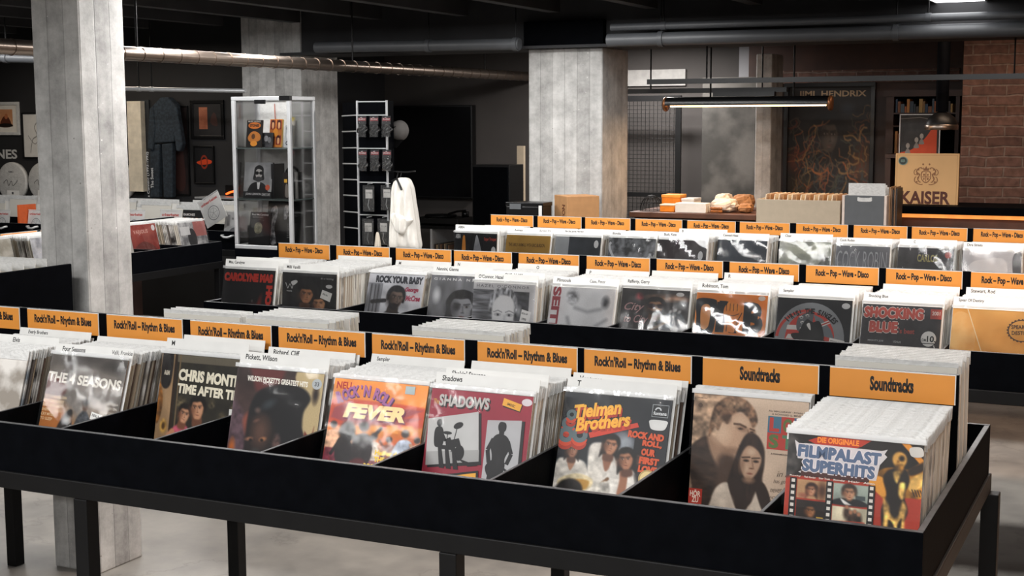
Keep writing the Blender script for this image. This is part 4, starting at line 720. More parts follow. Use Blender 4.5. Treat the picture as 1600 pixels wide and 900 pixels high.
# ------------------------------------------------------------------ printed covers, second row
def art_red_black():
    p = Paint(64, '#18171a', 11).noise(.2, 4, 4); p.ell(.62, .98, .26, .5, '#a8332a', soft=1); p.ell(.72, .62, .06, .3, '#8a2a24', soft=1, rot=.2); p.ell(.6, .5, .02, .03, '#6a6462', soft=1); p.ell(.64, .85, .1, .14, '#c04434', soft=1)
    a = Art(CW, CW, p); a.text('CAROLYNE MAS', .02, .06, .14, '#c63a2c', w=.94, bold=.08); a.text('HOLD ON', .97, .24, .12, '#c63a2c', w=.95, bold=.08, rot=-math.pi/2); return a
def art_two_faces():
    p = Paint(80, '#0e0d0f', 12); p.ell(.9, .95, .25, .08, '#b9bcc0', soft=1, a=.8, rot=-.3); p.ell(.62, .03, .5, .06, '#5a5c60', soft=1, a=.6); p.face(.44, .45, .17, '#a5714f', '#0c0908', '#4a2c1c', rot=.1, turn=.2, long=1); p.face(.69, .63, .15, '#b8855f', '#0c0908', '#553322', rot=-.05, turn=-.2, long=1); p.ell(.46, .9, .08, .07, '#8a2c44', soft=.6, tex=1)
    a = Art(CW, CW, p, ys=0.74); a.line([(.06, .22), (.1, .34), (.14, .24), (.18, .34), (.2, .25)], .012, '#b9b9b9'); a.blob([(.16, .2), (.25, .16), (.28, .2), (.2, .27)], '#cfcfcf'); a.text('TWO', .08, .38, .03, '#cfcfcf', w=.1); a.text('All or Nothing', .7, .08, .05, '#b9b9b9', w=.24, bold=-.005, shear=.3); a.ell(.86, .26, .06, .04, '#c9c9c9')
    a.poly([(.74, .33), (.92, .4), (.88, .58), (.7, .5)], '#d9d9d6'); a.text('SPECIAL', .755, .4, .035, K, w=.1, rot=-.35); return a
def art_rock_baby():
    p = Paint(80, '#b1b2b7', 13).noise(.12, 5, 5); p.put((p.X < .27)*(p.Y > .17)*1., '#85878d', tex=.5, sc=(14, 3))
    for x in (.07, .14, .2): p.line([(x, .2), (x+.01, 1)], .02, '#3a3b40')
    p.line([(.12, .5), (.34, .47)], .07, '#26272b'); p.poly([(.24, 1.1), (.28, .8), (.42, .64), (.62, .66), (.72, .82), (.76, 1.1)], '#232428', soft=.02, tex=.7, sc=(14, 14)); p.ell(.45, .84, .04, .14, '#85888f', soft=1); p.ell(.62, .9, .03, .12, '#6a6d74', soft=1); p.face(.53, .42, .17, '#6b5a52', '#17171a', '#2f2825', rot=.12, turn=.4, beard=1)
    a = Art(CW, CW, p, ys=0.92); a.text('ROCK YOUR BABY', .13, .035, .13, '#2b2d33', w=.85, bold=.075); a.text('George', .68, .22, .1, '#8d2a44', w=.24, bold=.06, shear=.2); a.text('McCrae', .71, .36, .1, '#8d2a44', w=.26, bold=.06, shear=.2); a.ring(.7, .82, .04, .055, K); a.text('94', .68, .86, .08, '#a32a36', w=.14); return a
def art_grey_pair():
    p = Paint(80, '#6f7074', 14).noise(.3, 9, 2); p.ell(.13, .4, .09, .2, '#c4c5c8', soft=.8); p.face(.58, .62, .27, '#94959a', '#1a1a1d', '#3a3b40', turn=.1, long=1); p.ell(.5, .6, .08, .1, '#26262a', soft=1); p.face(.93, .75, .18, '#8d8e93', '#232327', '#3f4045', turn=-.2, long=1)
    a = Art(CW, CW, p, ys=0.8); a.text('GIANNA NANNINI', .05, .05, .05, '#d9d9d9', w=1.1, bold=.01, space=1.6); return a
def art_white_face():
    p = Paint(90, '#cfcfd2', 15).noise(.1, 8, 8); p.put((p.X < .33)*(p.Y > .12)*1., '#7d7e84', tex=1, sc=(4, 26)); p.put((p.X > .66)*(p.X < .9)*(p.Y > .13)*1., '#3a3b40', tex=1, sc=(8, 18)); p.ell(.75, .45, .06, .12, '#a9abb0', soft=1)
    p.poly([(.3, .5), (.28, .3), (.36, .12), (.5, .08), (.64, .12), (.72, .3), (.68, .5)], '#9b9ca1', soft=.03, tex=1, sc=(34, 12)); p.poly([(.32, .42), (.4, .24), (.52, .2), (.64, .26), (.68, .45), (.66, .75), (.58, 1.0), (.52, 1.1), (.44, 1.05), (.36, .8)], '#e6e6e8', soft=.03)
    for q in (-1, 1): p.ell(.51+q*.095, .53, .07, .035, '#8d8e94', soft=1); p.ell(.51+q*.095, .535, .05, .018, '#d9dade', soft=.6); p.ell(.51+q*.09, .535, .017, .018, '#2a2b30', soft=.5); p.line([(.51+q*.03, .49), (.51+q*.09, .46), (.51+q*.16, .49)], .013, '#77787e', soft=.012); p.ell(.51+q*.15, .75, .05, .16, '#bfc0c4', soft=1, a=.7)
    p.line([(.53, .55), (.53, .72)], .03, '#c4c5c9', soft=.04); p.ell(.515, .76, .04, .012, '#77787e', soft=.8); p.ell(.515, .86, .06, .018, '#7d6a6c', soft=.7)
    a = Art(CW, CW, p, ys=0.86); a.text("HAZEL O'CONNOR", .05, .03, .05, '#77777c', w=.85, space=1.4); a.poly([(.8, .42), (.95, .46), (.92, .66), (.77, .62)], '#efefef'); a.text('SPECIAL 500', .8, .47, .03, K, w=.1, rot=-.15); a.text('1990', .81, .56, .04, K, w=.07, rot=-.15); return a
def art_white_swirl():
    p = Paint(80, '#e4e4e6', 16).noise(.08, 5, 5); p.ell(.35, .14, .12, .14, '#8f9094', soft=1, tex=1, sc=(22, 22)); p.ell(.86, .2, .08, .12, '#55565b', soft=1, tex=.6)
    for q in ([(.5, 1), (.6, .75), (.75, .55), (.9, .45)], [(.3, .45), (.42, .75), (.5, .85)], [(.55, .98), (.72, .82), (.95, .8)], [(.4, .3), (.6, .35), (.8, .3)]): p.line(q, .035, '#97989d', soft=.06, a=.9)
    a = Art(CW, CW, p); a.text('SEITEN', .16, .0, .13, '#9a3a44', w=.9, rot=-math.pi/2, bold=.05); return a
def art_guitar_dusk():
    p = Paint(90, '#302b2d', 17).noise(.3, 6, 4); p.ell(.7, .16, .4, .1, '#a07a60', soft=1, tex=.9, sc=(10, 16)); p.ell(.26, .16, .08, .1, '#a3333a', soft=.8, tex=.6); p.poly([(.3, 1.1), (.36, .68), (.48, .56), (.64, .62), (.72, 1.1)], '#201c1f', soft=.02); p.face(.51, .34, .15, '#a87a58', '#191212', '#5a3a28', turn=.1, beard=1); p.ell(.45, .33, .06, .045, '#2d1018', soft=.3); p.ell(.59, .33, .06, .045, '#2d1018', soft=.3); p.line([(.42, .31), (.62, .31)], .012, '#1a0a0e')
    p.poly([(.56, .62), (.7, .46), (.88, .44), (.96, .6), (.86, .82), (.68, .84)], '#434b54', soft=.02, tex=.5); p.ell(.74, .7, .07, .05, '#aab4bd', soft=1); p.line([(.3, .94), (.7, .62)], .045, '#6d5c4c'); p.ell(.35, .92, .06, .055, '#b9653f', soft=.5); p.ell(.07, .93, .06, .06, '#b88880', soft=.8)
    for x, y in ((.74, .42), (.81, .39), (.87, .42), (.7, .91), (.77, .94), (.84, .91)): p.ell(x, y, .022, .035, '#cfcfcf', soft=.5, rot=.4)
    a = Art(CW, CW, p, ys=0.72); a.text('City', .05, .28, .2, '#bd9292', w=.3, shear=.4, bold=.01); a.text('to City', .06, .52, .2, '#bd9292', w=.36, shear=.4, bold=.01); a.ell(.86, .08, .06, .04, '#cfcfcf'); return a
def art_big_letters():
    a = Art(CW, CW, ('#df8232', '#e69140', 5), ys=.84); c = '#23262c'
    a.blob([(.0, .12), (.25, .1), (.3, .2), (.28, .6), (.2, .72), (.04, .7), (.02, .4)], c); a.blob([(.08, .24), (.2, .22), (.2, .55), (.1, .58)], '#e6a060'); a.rect(.3, .14, .36, .64, c)
    a.text('R', .33, .12, .52, c, w=.28, bold=.07); a.text('B', .68, .12, .52, c, w=.28, bold=.07)
    a.blob([(.42, .2), (.5, .14), (.62, .18), (.66, .3), (.62, .42), (.58, .62), (.46, .6), (.44, .45), (.4, .32)], '#e08a3c')
    for k in range(4): a.ell(.46+.05*k, .2+.012*k, .026, .07, '#e9963f', rot=.15); a.line([(.435+.05*k, .16), (.44+.05*k, .28)], .008, c)
    a.line([(.42, .34), (.54, .36), (.62, .32)], .01, c); a.line([(.46, .62), (.46, .46), (.42, .34)], .012, c); a.line([(.58, .62), (.6, .46), (.66, .3)], .012, c); a.ell(.92, .05, .05, .04, '#cfc6bd')
    return a
def art_hat_badge():
    a = Art(CW, CW, ('#191a1e', '#202126', 5), ys=.88); a.ell(.47, .62, .46, .56, '#8a8d90', n=40); a.ell(.47, .62, .435, .53, '#8a8d90', n=40)
    a.ring(.47, .62, .42, .46, '#c04034', 90, 178); a.ell(.47, .62, .33, .42, '#c04034', n=40)
    for k in range(3): a.poly([(.16+.02*k, .42+.14*k), (.34, .42+.14*k), (.34, .49+.14*k), (.15, .49+.14*k)], '#d6d4d0')
    a.blob([(.3, .3), (.47, .2), (.5, .3), (.45, .5), (.3, .5)], '#5c6064')
    for x, y in ((.34, .3), (.42, .27), (.36, .38), (.43, .37), (.36, .47)): a.text('*', x-.03, y-.03, .06, '#e4e2de', w=.06, bold=.08)
    a.poly([(.5, .24), (.62, .3), (.74, .45), (.8, .6), (.6, .55)], '#6f767c'); a.line([(.52, .45), (.72, .34)], .05, '#d6d4d0'); a.line([(.52, .45), (.72, .34)], .02, '#b03a30'); a.poly([(.6, .7), (.8, .66), (.78, .95), (.6, .95)], '#c04034')
    a.arc_text('I.R.S. THE SINGLES', .47, .62, .385, 142, 38, .085, '#1b1c20', bold=.05, wd=.05)
    k = '#0e0e10'
    a.blob([(.22, .56), (.36, .54), (.62, .6), (.74, .7), (.7, .74), (.5, .7), (.3, .66)], k); a.blob([(.34, .58), (.36, .42), (.42, .32), (.5, .36), (.58, .34), (.64, .46), (.64, .64)], k); a.blob([(.28, .64), (.4, .62), (.6, .68), (.58, .86), (.45, .92), (.32, .84)], k); a.blob([(.42, .4), (.46, .38), (.48, .48), (.45, .46)], '#e4e2de')
    a.blob([(.34, .9), (.44, .84), (.54, .86), (.6, .98), (.36, 1)], '#dcdad6'); a.rect(.14, .72, .26, .84, '#b9c0c4')
    for q in range(4): a.rect(.15, .73+.028*q, .25, .742+.028*q, '#b03a30')
    a.poly([(.74, .58), (.94, .62), (.92, .82), (.72, .77)], '#e4e2de'); a.text('SPECIAL 500', .75, .62, .035, K, w=.15, rot=-.12); a.text('1900', .78, .7, .045, K, w=.08, rot=-.12); a.ell(.92, .09, .055, .045, '#d0d0d0')
    return a
def art_shocking():
    a = Art(CW, CW, ('#232226', '#3b393e', 8)); r = '#c9574a'
    for c, q in (('#eadfd8', .016), (r, .007)): a.fat('SHOCKING', .03, .04, .135, c, q, w=.74, bold=.03, space=1.06); a.fat('BLUE', .11, .23, .135, c, q, w=.35, bold=.03, space=1.06)
    a.text("'s best", .48, .3, .07, '#a8453b', w=.2, bold=.03); a.rect(.86, .03, 1, .16, '#a8453b'); a.text('2001', .88, .06, .05, '#e6dcd4', w=.1); a.ell(.86, .42, .095, .1, '#e4e2de'); a.text('10.', .84, .38, .08, K, w=.11, bold=.03); a.text('DM', .78, .42, .035, K, w=.05); a.line([(.77, .48), (.95, .48)], .01, K); a.line([(.93, .5), (.99, .68)], .012, '#e4e2de')
    for k, (t, x) in enumerate((('MIGHTY JOE', .1), ('VENUS', .42), ('LOVE MACHINE  COLD', .12), ('NEVER MARRY A RAILROAD MAN', .2))): a.text(t, x, .47+.05*k-(.05 if k == 1 else 0), .028, '#bdbdbd', w=.02*len(t))
    for k in range(14): a.ell(.08+.07*(k % 12), .7+.1*((k*7) % 4)/2, .02, .02, '#6b696e')
    a.blob([(.88, .98), (.9, .8), (.94, .74), (.99, .82), (1, .98)], '#a8402f'); a.blob([(.02, .8), (.08, .76), (.1, .95), (.03, .98)], '#8d4a40')
    return a
def art_yellow_destiny():
    a = Art(CW, CW, ('#dd9a3c', '#e8ab52', 4), ys=.84); a.blob([(.0, .15), (.2, .1), (.3, .5), (.2, 1), (0, 1)], ('#eec079', '#e3a755', 8)); a.line([(.18, .0), (.4, .7)], .012, '#f3dcae')
    a.text('Liberator', .13, .68, .18, '#8d3226', w=.82, bold=.055); a.ring(.85, .3, .155, .17, '#4a2c14')
    for k in range(24): a.ell(.85+.17*math.cos(k*.262), .3+.17*math.sin(k*.262), .013, .013, '#4a2c14', n=8)
    a.text('SPEAR OF', .72, .22, .06, '#4a2c14', w=.25, rot=.05, bold=.02); a.text('DESTINY', .73, .31, .06, '#4a2c14', w=.24, rot=.05, bold=.02)
    return a
IND = 4
L2 = (7, 11, 4, 9, 0, 2)
def st2(u, v, ln, fn, desc, grp, cards=(), **k): stack(u, v, ln, S_YB, fn(), desc, edge=k.pop('edge', '#d8d2c8'), spines=k.pop('spines', L2), grp=grp, cards=cards, indiv=IND, **k)
st2(350.7, 419, 12, art_red_black, 'black record cover with red block lettering and a red glow', 'black cover with red lettering', (('Mas, Carolyne', 1, .026, 'white name card behind the black cover with red lettering'), ('', 10, .03, 'blank white card in the stack of the black cover with red lettering')), seed=11)
st2(448.7, 431, 20, art_two_faces, 'glossy black record cover with two young faces side by side', 'black cover with two faces', (('Milli Vanilli', 1, .02, 'white name card behind the black cover with two faces'), ('', -2, .026, 'blank white card at the back of the stack with two faces')), wrinkled=True, seed=12)
st2(568.7, 425.5, 19, art_rock_baby, 'light grey record cover with a man in black leather and a plank door', 'grey cover with the man in black leather', (('M', -1, .032, 'white card lettered M at the back of the stack with the man in black leather'),), seed=13)
st2(669.5, 428.7, 17, art_grey_pair, 'blurred grey record cover with two dark-haired heads', 'blurred grey cover with two heads', (('Nannini, Gianna', 1, .024, 'white name card behind the blurred grey cover with two heads'), ('N', -1, .036, 'white card lettered N at the back of the stack with two grey heads')), seed=14)
st2(740.8, 444, 18, art_white_face, 'pale record cover with a white face looking straight out', 'pale cover with the white face', (("O'Connor, Hazel", 1, .02, 'white name card right behind the pale cover with the white face'), ('Oldfield, Mike', 8, .024, 'white name card in the middle of the stack with the white face', dict(tx=.12)), ('O', -3, .03, 'white card lettered O at the back of the stack with the white face', dict(tx=.1))), wrinkled=True, seed=15)
st2(863, 447, 19, art_white_swirl, 'shiny white record cover with grey swirls and red upright letters', 'shiny white cover with grey swirls', (('Plimsouls', 1, .024, 'white name card right behind the shiny white cover with grey swirls', dict(text2='Case, Peter', tx2=.18)), ('P', -1, .03, 'white card lettered P at the back of the stack with grey swirls')), wrinkled=True, seed=16)
st2(972, 449.5, 15, art_guitar_dusk, 'dark record cover with a man in sunglasses playing a guitar', 'cover with the man in sunglasses', (('Rafferty, Gerry', 1, .024, 'white name card behind the cover with the man in sunglasses'), ('', -1, .03, 'blank white card at the back of the stack with the man in sunglasses')), wrinkled=True, seed=17)
st2(1089.5, 456.5, 15, art_big_letters, 'orange record cover with big black letters and a raised fist', 'orange cover with the fist', (('Robinson, Tom', 1, .024, 'white name card behind the orange cover with the fist'), ('R', -1, .036, 'white card lettered R at the back of the stack with the fist')), wrinkled=False, seed=18)
st2(1216, 464, 17, art_hat_badge, 'black record cover with a round badge of flags and a man in a hat', 'cover with the round flag badge', (('Sampler', 1, .022, 'white card lettered Sampler right behind the cover with the round flag badge'), ('Santana', 9, .022, 'white name card in the middle of the stack with the round flag badge', dict(tx=.03))), seed=19)
st2(1349, 474, 19, art_shocking, 'dark record cover with rounded red and white lettering and a price bubble', 'dark cover with the price bubble', (('Shocking Blue', 1, .026, 'white name card behind the dark cover with the price bubble'), ('', -2, .026, 'blank white card at the back of the stack with the price bubble')), wrinkled=True, seed=20)
st2(1489, 481, 22, art_yellow_destiny, 'yellow record cover with a toothed round stamp and dark red lettering', 'yellow cover with the toothed stamp', (('Spear Of Destiny', 1, .026, 'white name card behind the yellow cover with the toothed stamp'), ('Stewart, Rod', -1, .034, 'white name card at the back of the stack with the toothed stamp')), wrinkled=True, seed=21)

# ------------------------------------------------------------------ third row: only the tops of the covers show
def art_row3(i):
    if i == 0:
        a = Art(CW, CW, '#17181c'); a.text('ABBA', .03, .03, .09, '#cfcfcf', w=.12); a.blob([(.45, .6), (.5, .1), (.56, .1), (.68, .6)], ('#8d8f95', '#c9cacf', 8)); a.blob([(.2, .1), (.25, .08), (.27, .4), (.19, .45)], '#d9903c'); a.text('Super Trouper', .7, .08, .09, '#b5483a', w=.28, bold=.03); a.ell(.92, .35, .05, .08, '#cfcfcf')
    elif i == 1:
        a = Art(CW, CW, ('#b08a3e', '#a07c36', 6)); a.text('THE EARLY ANIMALS WITH ERIC BURDON', .06, .17, .07, '#4a3316', w=.82); a.curve([(.1, .75), (.2, .55), (.4, .5), (.45, .7), (.3, .8), (.2, .65)], .06, '#3e2a16'); a.curve([(.55, .8), (.65, .6), (.8, .7), (.95, .5), (.85, .42)], .055, '#4a2c1a'); a.rect(.76, .78, .9, .9, '#dcdad2')
    elif i == 2:
        a = Art(CW, CW, ('#34383d', '#42474d', 5)); a.rect(0, 0, .3, 1, '#a8abae'); a.ell(.64, .75, .22, .3, ('#5f7f80', '#8aa3a3', 10)); a.ell(.9, .14, .05, .08, '#dcdcdc')
    elif i == 3:
        a = Art(CW, CW, ('#2b2d31', '#8d9095', 14)); a.curve([(.05, .1), (.2, .5), (.5, .6), (.9, .3)], .05, '#d0d2d6'); a.ring(.8, .55, .08, .14, '#a9acb0')
    elif i == 4:
        a = Art(CW, CW, ('#282325', '#3d3033', 4)); a.ell(.88, .3, .05, .09, '#dcdcdc'); a.poly([(.77, .62), (.92, .74), (.9, .84), (.75, .74)], '#dcdcdc'); a.blob([(.3, .6), (.5, .45), (.7, .6), (.7, 1), (.3, 1)], '#1b1517')
    elif i == 5:
        a = Art(CW, CW, ('#343a44', '#454d58', 4)); a.curve([(.7, .9), (.8, .5), (.95, .4)], .03, '#a9b0ba')
    elif i == 6:
        a = Art(CW, CW, ('#8d9085', '#b9bba8', 10)); a.text('CLAN', .3, .3, .3, '#9a9c8c', w=.5, bold=.04); a.blob([(.75, .5), (1, .3), (1.05, 1), (.8, 1)], '#55574f')
    elif i == 7:
        a = Art(CW, CW, ('#77787d', '#8e8f94', 6)); a.text('COCK ROBIN', .03, .1, .34, '#b5b6ba', w=.92, bold=-.01); a.rect(.66, .55, .95, 1, '#c97a2e'); a.ell(.3, .8, .04, .1, '#26272a')
    elif i == 8:
        a = Art(CW, CW, ('#1d1c1f', '#39373b', 8)); a.text('CARLOS', .35, .12, .14, '#9a9458', w=.36, bold=.03); a.poly([(.82, .62), (.97, .7), (.94, .9), (.79, .82)], '#dcdcdc'); a.text('SPECIAL', .83, .72, .05, K, w=.1, rot=-.3); a.ell(.9, .12, .06, .06, '#a8483c'); a.rect(.38, .5, .5, .56, '#8d2a2a')
    else:
        a = Art(CW, CW, ('#c9cbd0', '#e6e7ea', 6)); a.blob([(.1, .3), (.4, .15), (.75, .2), (.7, .9), (.15, .95)], '#e4e5e8'); a.blob([(.85, .1), (1, .05), (1, .8), (.9, .6)], '#55575d')
    return a
for i, (u, v, w, de, gr, c) in enumerate((
    (725, 366, 12, 'black record cover with a white spotlight beam and a small flame', 'cover with the spotlight beam', (('ABBA', 2, .03, 'white name card behind the cover with the spotlight beam'),)),
    (793, 366.5, 14, 'mustard record cover with coiled brown snake shapes', 'mustard cover', (('Animals', 1, .026, 'white name card behind the mustard cover', dict(tx=.05, text2='Burdon, Eric', tx2=.23)),)),
    (874, 369, 14, 'dark grey record cover with a pale stripe and a blue-green globe', 'cover with the blue-green globe', (('Barclay James Harvest', 1, .026, 'white name card behind the cover with the blue-green globe', dict(tx=.06)),)),
    (954.5, 370.8, 14, 'silvery marbled record cover in a shiny wrinkled sleeve', 'silvery marbled cover', (('Blondie', 1, .02, 'white name card behind the silvery marbled cover'),)),
    (1036.7, 374, 14, 'maroon black record cover with two small white stickers', 'maroon black cover', (('Bush, Kate', 1, .026, 'white name card behind the maroon black cover', dict(tx=.03)), ('B', -1, .03, 'white card lettered B at the back of the stack with the maroon black cover'))),
    (1122, 374, 14, 'plain slate blue record cover', 'slate blue cover', (('Canned Heat', 1, .022, 'white name card behind the slate blue cover', dict(tx=.03)),)),
    (1219, 376, 14, 'greenish grey mottled record cover', 'greenish mottled cover', (('Cher', 1, .026, 'white name card behind the greenish mottled cover', dict(tx=.03)),)),
    (1307, 383, 14, 'grey record cover with tall thin letters and an orange square', 'grey cover with the orange square', (('Cock Robin', 1, .026, 'white name card behind the grey cover with the orange square'),)),
    (1404, 386, 14, 'black record cover with a slanting white sticker', 'black cover with the slanting sticker', (('C', 4, .026, 'white card lettered C behind the black cover with the slanting sticker', dict(tx=.08)),)),
    (1507, 391, 14, 'pale white record cover at the right end of the third row', 'pale white cover', (('Dire Straits', 1, .026, 'white name card behind the pale white cover at the right end'),)))):
    stack(u, v, w, R_YB, art_row3(i), de, c, spines=L2, indiv=0, wrinkled=i in (3, 6, 8, 9), seed=31+i, grp=gr)

# ------------------------------------------------------------------ genre cards on the centre boards
def genre(text, w_, x0, yb, label, group, tag_w=.322):
    H = .078; a = Art(tag_w, H, None); a.step = .0001
    a.rect(0, .03, 1-.008, 1, M['orange']); th = .033
    a.text(text, .5, .22, .5, M['ink'], w=w_/tag_w, bold=.05, align='C')
    a.box(0, tag_w, .0002, .0025, 0, H, M['card'])
    return a.build('genre_card', loc=(x0, yb, BT-.0005-H), **props(label, 'genre card', group))
RR = "Rock'n'Roll – Rhythm & Blues"; RP = 'Rock – Pop – Wave - Disco'
names1 = ['the leftmost stack of the nearest table', 'the silvery cover with four dark figures', 'the cover with a couple at a dark door', 'the large dark portrait', 'the orange dancing cover', 'the crimson silhouettes cover', 'the dark blue cover with men in white', 'the sepia couple', 'the golden statue cover']
genre(RR, .258, -3.99, T_YB-.0006, "orange genre card with Rock'n'Roll lettering, cut by the left edge of the photo", 'genre cards')
for x, n in zip([-3.631, -3.273, -2.918, -2.568, -2.221, -1.856, -1.513, -1.159, -.808], names1):
    sd = n in names1[-2:]
    genre('Soundtracks' if sd else RR, .112 if sd else .258, x, T_YB-.0006, 'orange '+('Soundtracks' if sd else "Rock'n'Roll")+' genre card above '+n, 'genre cards')
names2 = ['black cover with red lettering', 'black cover with two faces', 'light grey cover with the man in leather', 'blurred grey cover with two heads', 'pale cover with the white face', 'shiny white cover with grey swirls', 'cover with the man in sunglasses', 'orange cover with the fist', 'cover with the round flag badge', 'dark cover with the price bubble', 'yellow cover with the toothed stamp']
for x, n in zip([-4.335, -3.971, -3.611, -3.273, -2.913, -2.551, -2.195, -1.841, -1.487, -1.134, -.777], names2):
    genre(RP, .235, x, S_YB-.0006, 'orange Rock-Pop-Wave-Disco genre card above the '+n, 'genre cards')
names3 = ['cover with the spotlight beam', 'mustard cover', 'cover with the blue-green globe', 'silvery marbled cover', 'maroon black cover', 'slate blue cover', 'greenish mottled cover', 'grey cover with the orange square', 'black cover with the slanting sticker', 'pale white cover']
for x, n in zip([-4.276, -3.921, -3.571, -3.213, -2.856, -2.506, -2.143, -1.785, -1.436, -1.08], names3):
    genre(RP, .235, x, R_YB-.0006, 'orange Rock-Pop-Wave-Disco genre card above the '+n, 'genre cards')

# ------------------------------------------------------------------ left: bins running away from the viewer, crate, far bins
LX, LB, LBT = -6.43, .42, 1.127
bins('record_bin_table', 'black record bin table on the left, running away behind the concrete column nearest the viewer', 4.55, 8.45, 0, LB, .82, [8.095-.355*k for k in range(10)], [4.6, 6.6, 8.4], [4.6, 8.4], rot=math.pi/2, loc=(LX, 0, 0), bt=LBT)
MB().box(-7.2, -7.16, 4.7, 8.4, .0, ZR-.02, M['dwood']).build('kick_board', **props('brown wooden back board under the left bin table', 'board'))
def side_front(y, X, art, label, lean=14, **k): return record(art, '#cfcac2', X-.313*math.sin(math.radians(lean))*0, y, ZF+.004, math.radians(lean), label, rz=math.pi/2, **k)
for b in range(10):
    y = 8.095-.355*b+.012; n = (16, 5, 9, 8, 14, 6, 12, 8, 10, 6)[b]; rnd = random.Random(b+50); ln = math.radians(13); Xb = LX-LB+.03+CW*math.sin(ln)
    for k in range(n): fill_stuff(rnd.choice((0, 1, 2, 3, 4, 9)), Xb+.0155*k, y+rnd.uniform(0, .006), ZF+.003+rnd.uniform(0, .005), ln, rz=math.pi/2)
    if b < 6:
        a = Art(CW, CW, [('#c9c9c9', '#77777a', 14), ('#8d2f26', '#a3473a', 10), ('#b9b6b0', '#d8d5cf', 8), ('#55565c', '#3a3b40', 8), ('#8f9096', '#c4c4c8', 12), ('#c7c2b8', '#a09a8c', 10)][b])
        if b == 1: a.text('VARIOUS', .2, .12, .09, '#d9a79a', w=.5, bold=.03); a.ell(.9, .1, .06, .07, '#dedede'); a.blob([(.1, .6), (.5, .4), (.9, .6), (.8, .9), (.2, .9)], '#6d2a22')
        if b == 0: a.rect(.55, .0, 1, .35, '#b5706a'); a.ell(.45, .4, .16, .25, '#2a2a2c'); a.rect(.05, .1, .4, .3, '#dedede')
        record(a, '#cfcac2', Xb+.0155*n+.004, y+.003, ZF+.004, ln, ['pale grey cover at the front end of the long row on the left table', 'red cover standing alone on the left table, right of the near column', 'pale cover on the left table hidden partly by the near column', 'dark grey cover on the left table behind the near column', 'silvery cover on the left table, left of the near column', 'cream cover on the left table at the edge of the photo'][b], rz=math.pi/2, wrinkled=True, seed=b)
    g = Art(.322, .06, None); g.step = .0001; g.rect(0, .03, .99, 1, M['orange']); g.text(('Metal', 'Punk')[b] if b < 2 else 'Heavy - Metal', .5, .28, .4, M['ink'], w=.12 if b < 2 else .2, bold=.03, align='C'); g.box(0, .322, .0002, .0025, 0, .06, M['card'])
    if b < 7: g.build('genre_card', loc=(LX-LB+.0004, y+.006, LBT-.0615-.035*(b < 2)), rot=(0, 0, math.pi/2), **props('small orange genre card on the left table, '+('at its far end', 'next to the farthest one', 'third from its far end', 'fourth from its far end', 'fifth from its far end', 'sixth from its far end', 'seventh from its far end')[b], 'genre card', 'genre cards'))
# black crate of white sleeves on the far half of the nearest table
cx1 = at(112, 412, Y=4.2).x; cz = at(112, 412, Y=4.2).z
t = thing('record_crate', (cx1-.4, 3.70, 0), 'black crate of white sleeves on the nearest table, left of the near column', 'crate')
for nm, x0, x1, y0, y1, z0, z1 in (('crate_base', 0, .4, 0, .5, ZF+.0885, ZF+.1), ('side_panel', .386, .4, 0, .5, ZF+.1005, cz), ('side_panel', 0, .014, 0, .5, ZF+.1005, cz), ('back_panel', .0145, .3855, .488, .5, ZF+.1005, cz-.03), ('front_panel', .0145, .3855, 0, .012, ZF+.1005, cz-.03)): MB().box(x0, x1, y0, y1, z0, z1, M['black']).build(nm, t, bevel=.003)
for k in range(6): fill((7, 11)[k % 2], cx1-.36, 3.80+.06*k, ZF+.102+max(0, cz-.30-ZF-.102), math.radians(2), 'white-sleeved record in the black crate beside the near column', 'white records in the black crate')
# the far bins along the black wall
UY, UZ = 9.0, .024
t = bins('record_bin_table', 'black record bins in front of the black wall at the far left, with metal handles', -9.9, -6.5, UY, 9.3, 9.58, [], [-9.8, -8.2, -6.6], [-9.8, -6.6], loc=(0, 0, UZ), bt=.98)
for u in (4, 52, 357):
    A = at(u, 354 if u < 100 else 368, Y=UY-.004); MB().tube([(A.x-.05, -.004+UY, A.z-UZ), (A.x-.05, UY-.03, A.z-UZ), (A.x-.02, UY-.04, A.z-UZ-.012), (A.x+.02, UY-.04, A.z-UZ-.012), (A.x+.05, UY-.03, A.z-UZ), (A.x+.05, UY-.004, A.z-UZ)], .009, M['alu'], 8).build('handle', t)
def unb(kind):
    a = Art(CW, CW, ('#e6e5e3', '#d9d8d6', 6))
    if kind == 0:
        a.text('unbearbeitet', .08, .1, .11, '#c4473f', w=.8, bold=.03, rot=.0); a.ring(.5, .62, .24, .265, '#77777a'); a.ring(.5, .62, .17, .18, '#9a9a9d')
        for k in range(5): q = k*1.2566; a.line([(.5, .62), (.5+.2*math.cos(q), .62+.2*math.sin(q))], .012, '#88888b')
    if kind == 1: a = Art(CW, CW, '#151416'); a.text('RAMONES', .04, .12, .09, '#e6e3df', w=.5, bold=.03); a.text('RAM', .05, .28, .38, '#e8762a', w=.85, bold=.08); a.text('RAM', .05, .28, .16, '#eb9a3a', w=.85, bold=.04)
    if kind == 2: a = Art(CW, CW, ('#d2d2d2', '#bcbcbd', 9)); a.rect(.1, .1, .22, .5, '#9a9a9c'); a.text('B7621', .3, .2, .08, '#6a6a6c', w=.4); a.blob([(.2, 1), (.3, .6), (.7, .55), (1, .7), (1, 1)], '#7d7d80'); a.ell(.5, .8, .1, .12, '#3a3a3c')
    return a
MB().box(-9.88, -6.52, UY+.018, 9.3, ZF+.001, ZF+.07, M['black']).build('raised_tray', t)
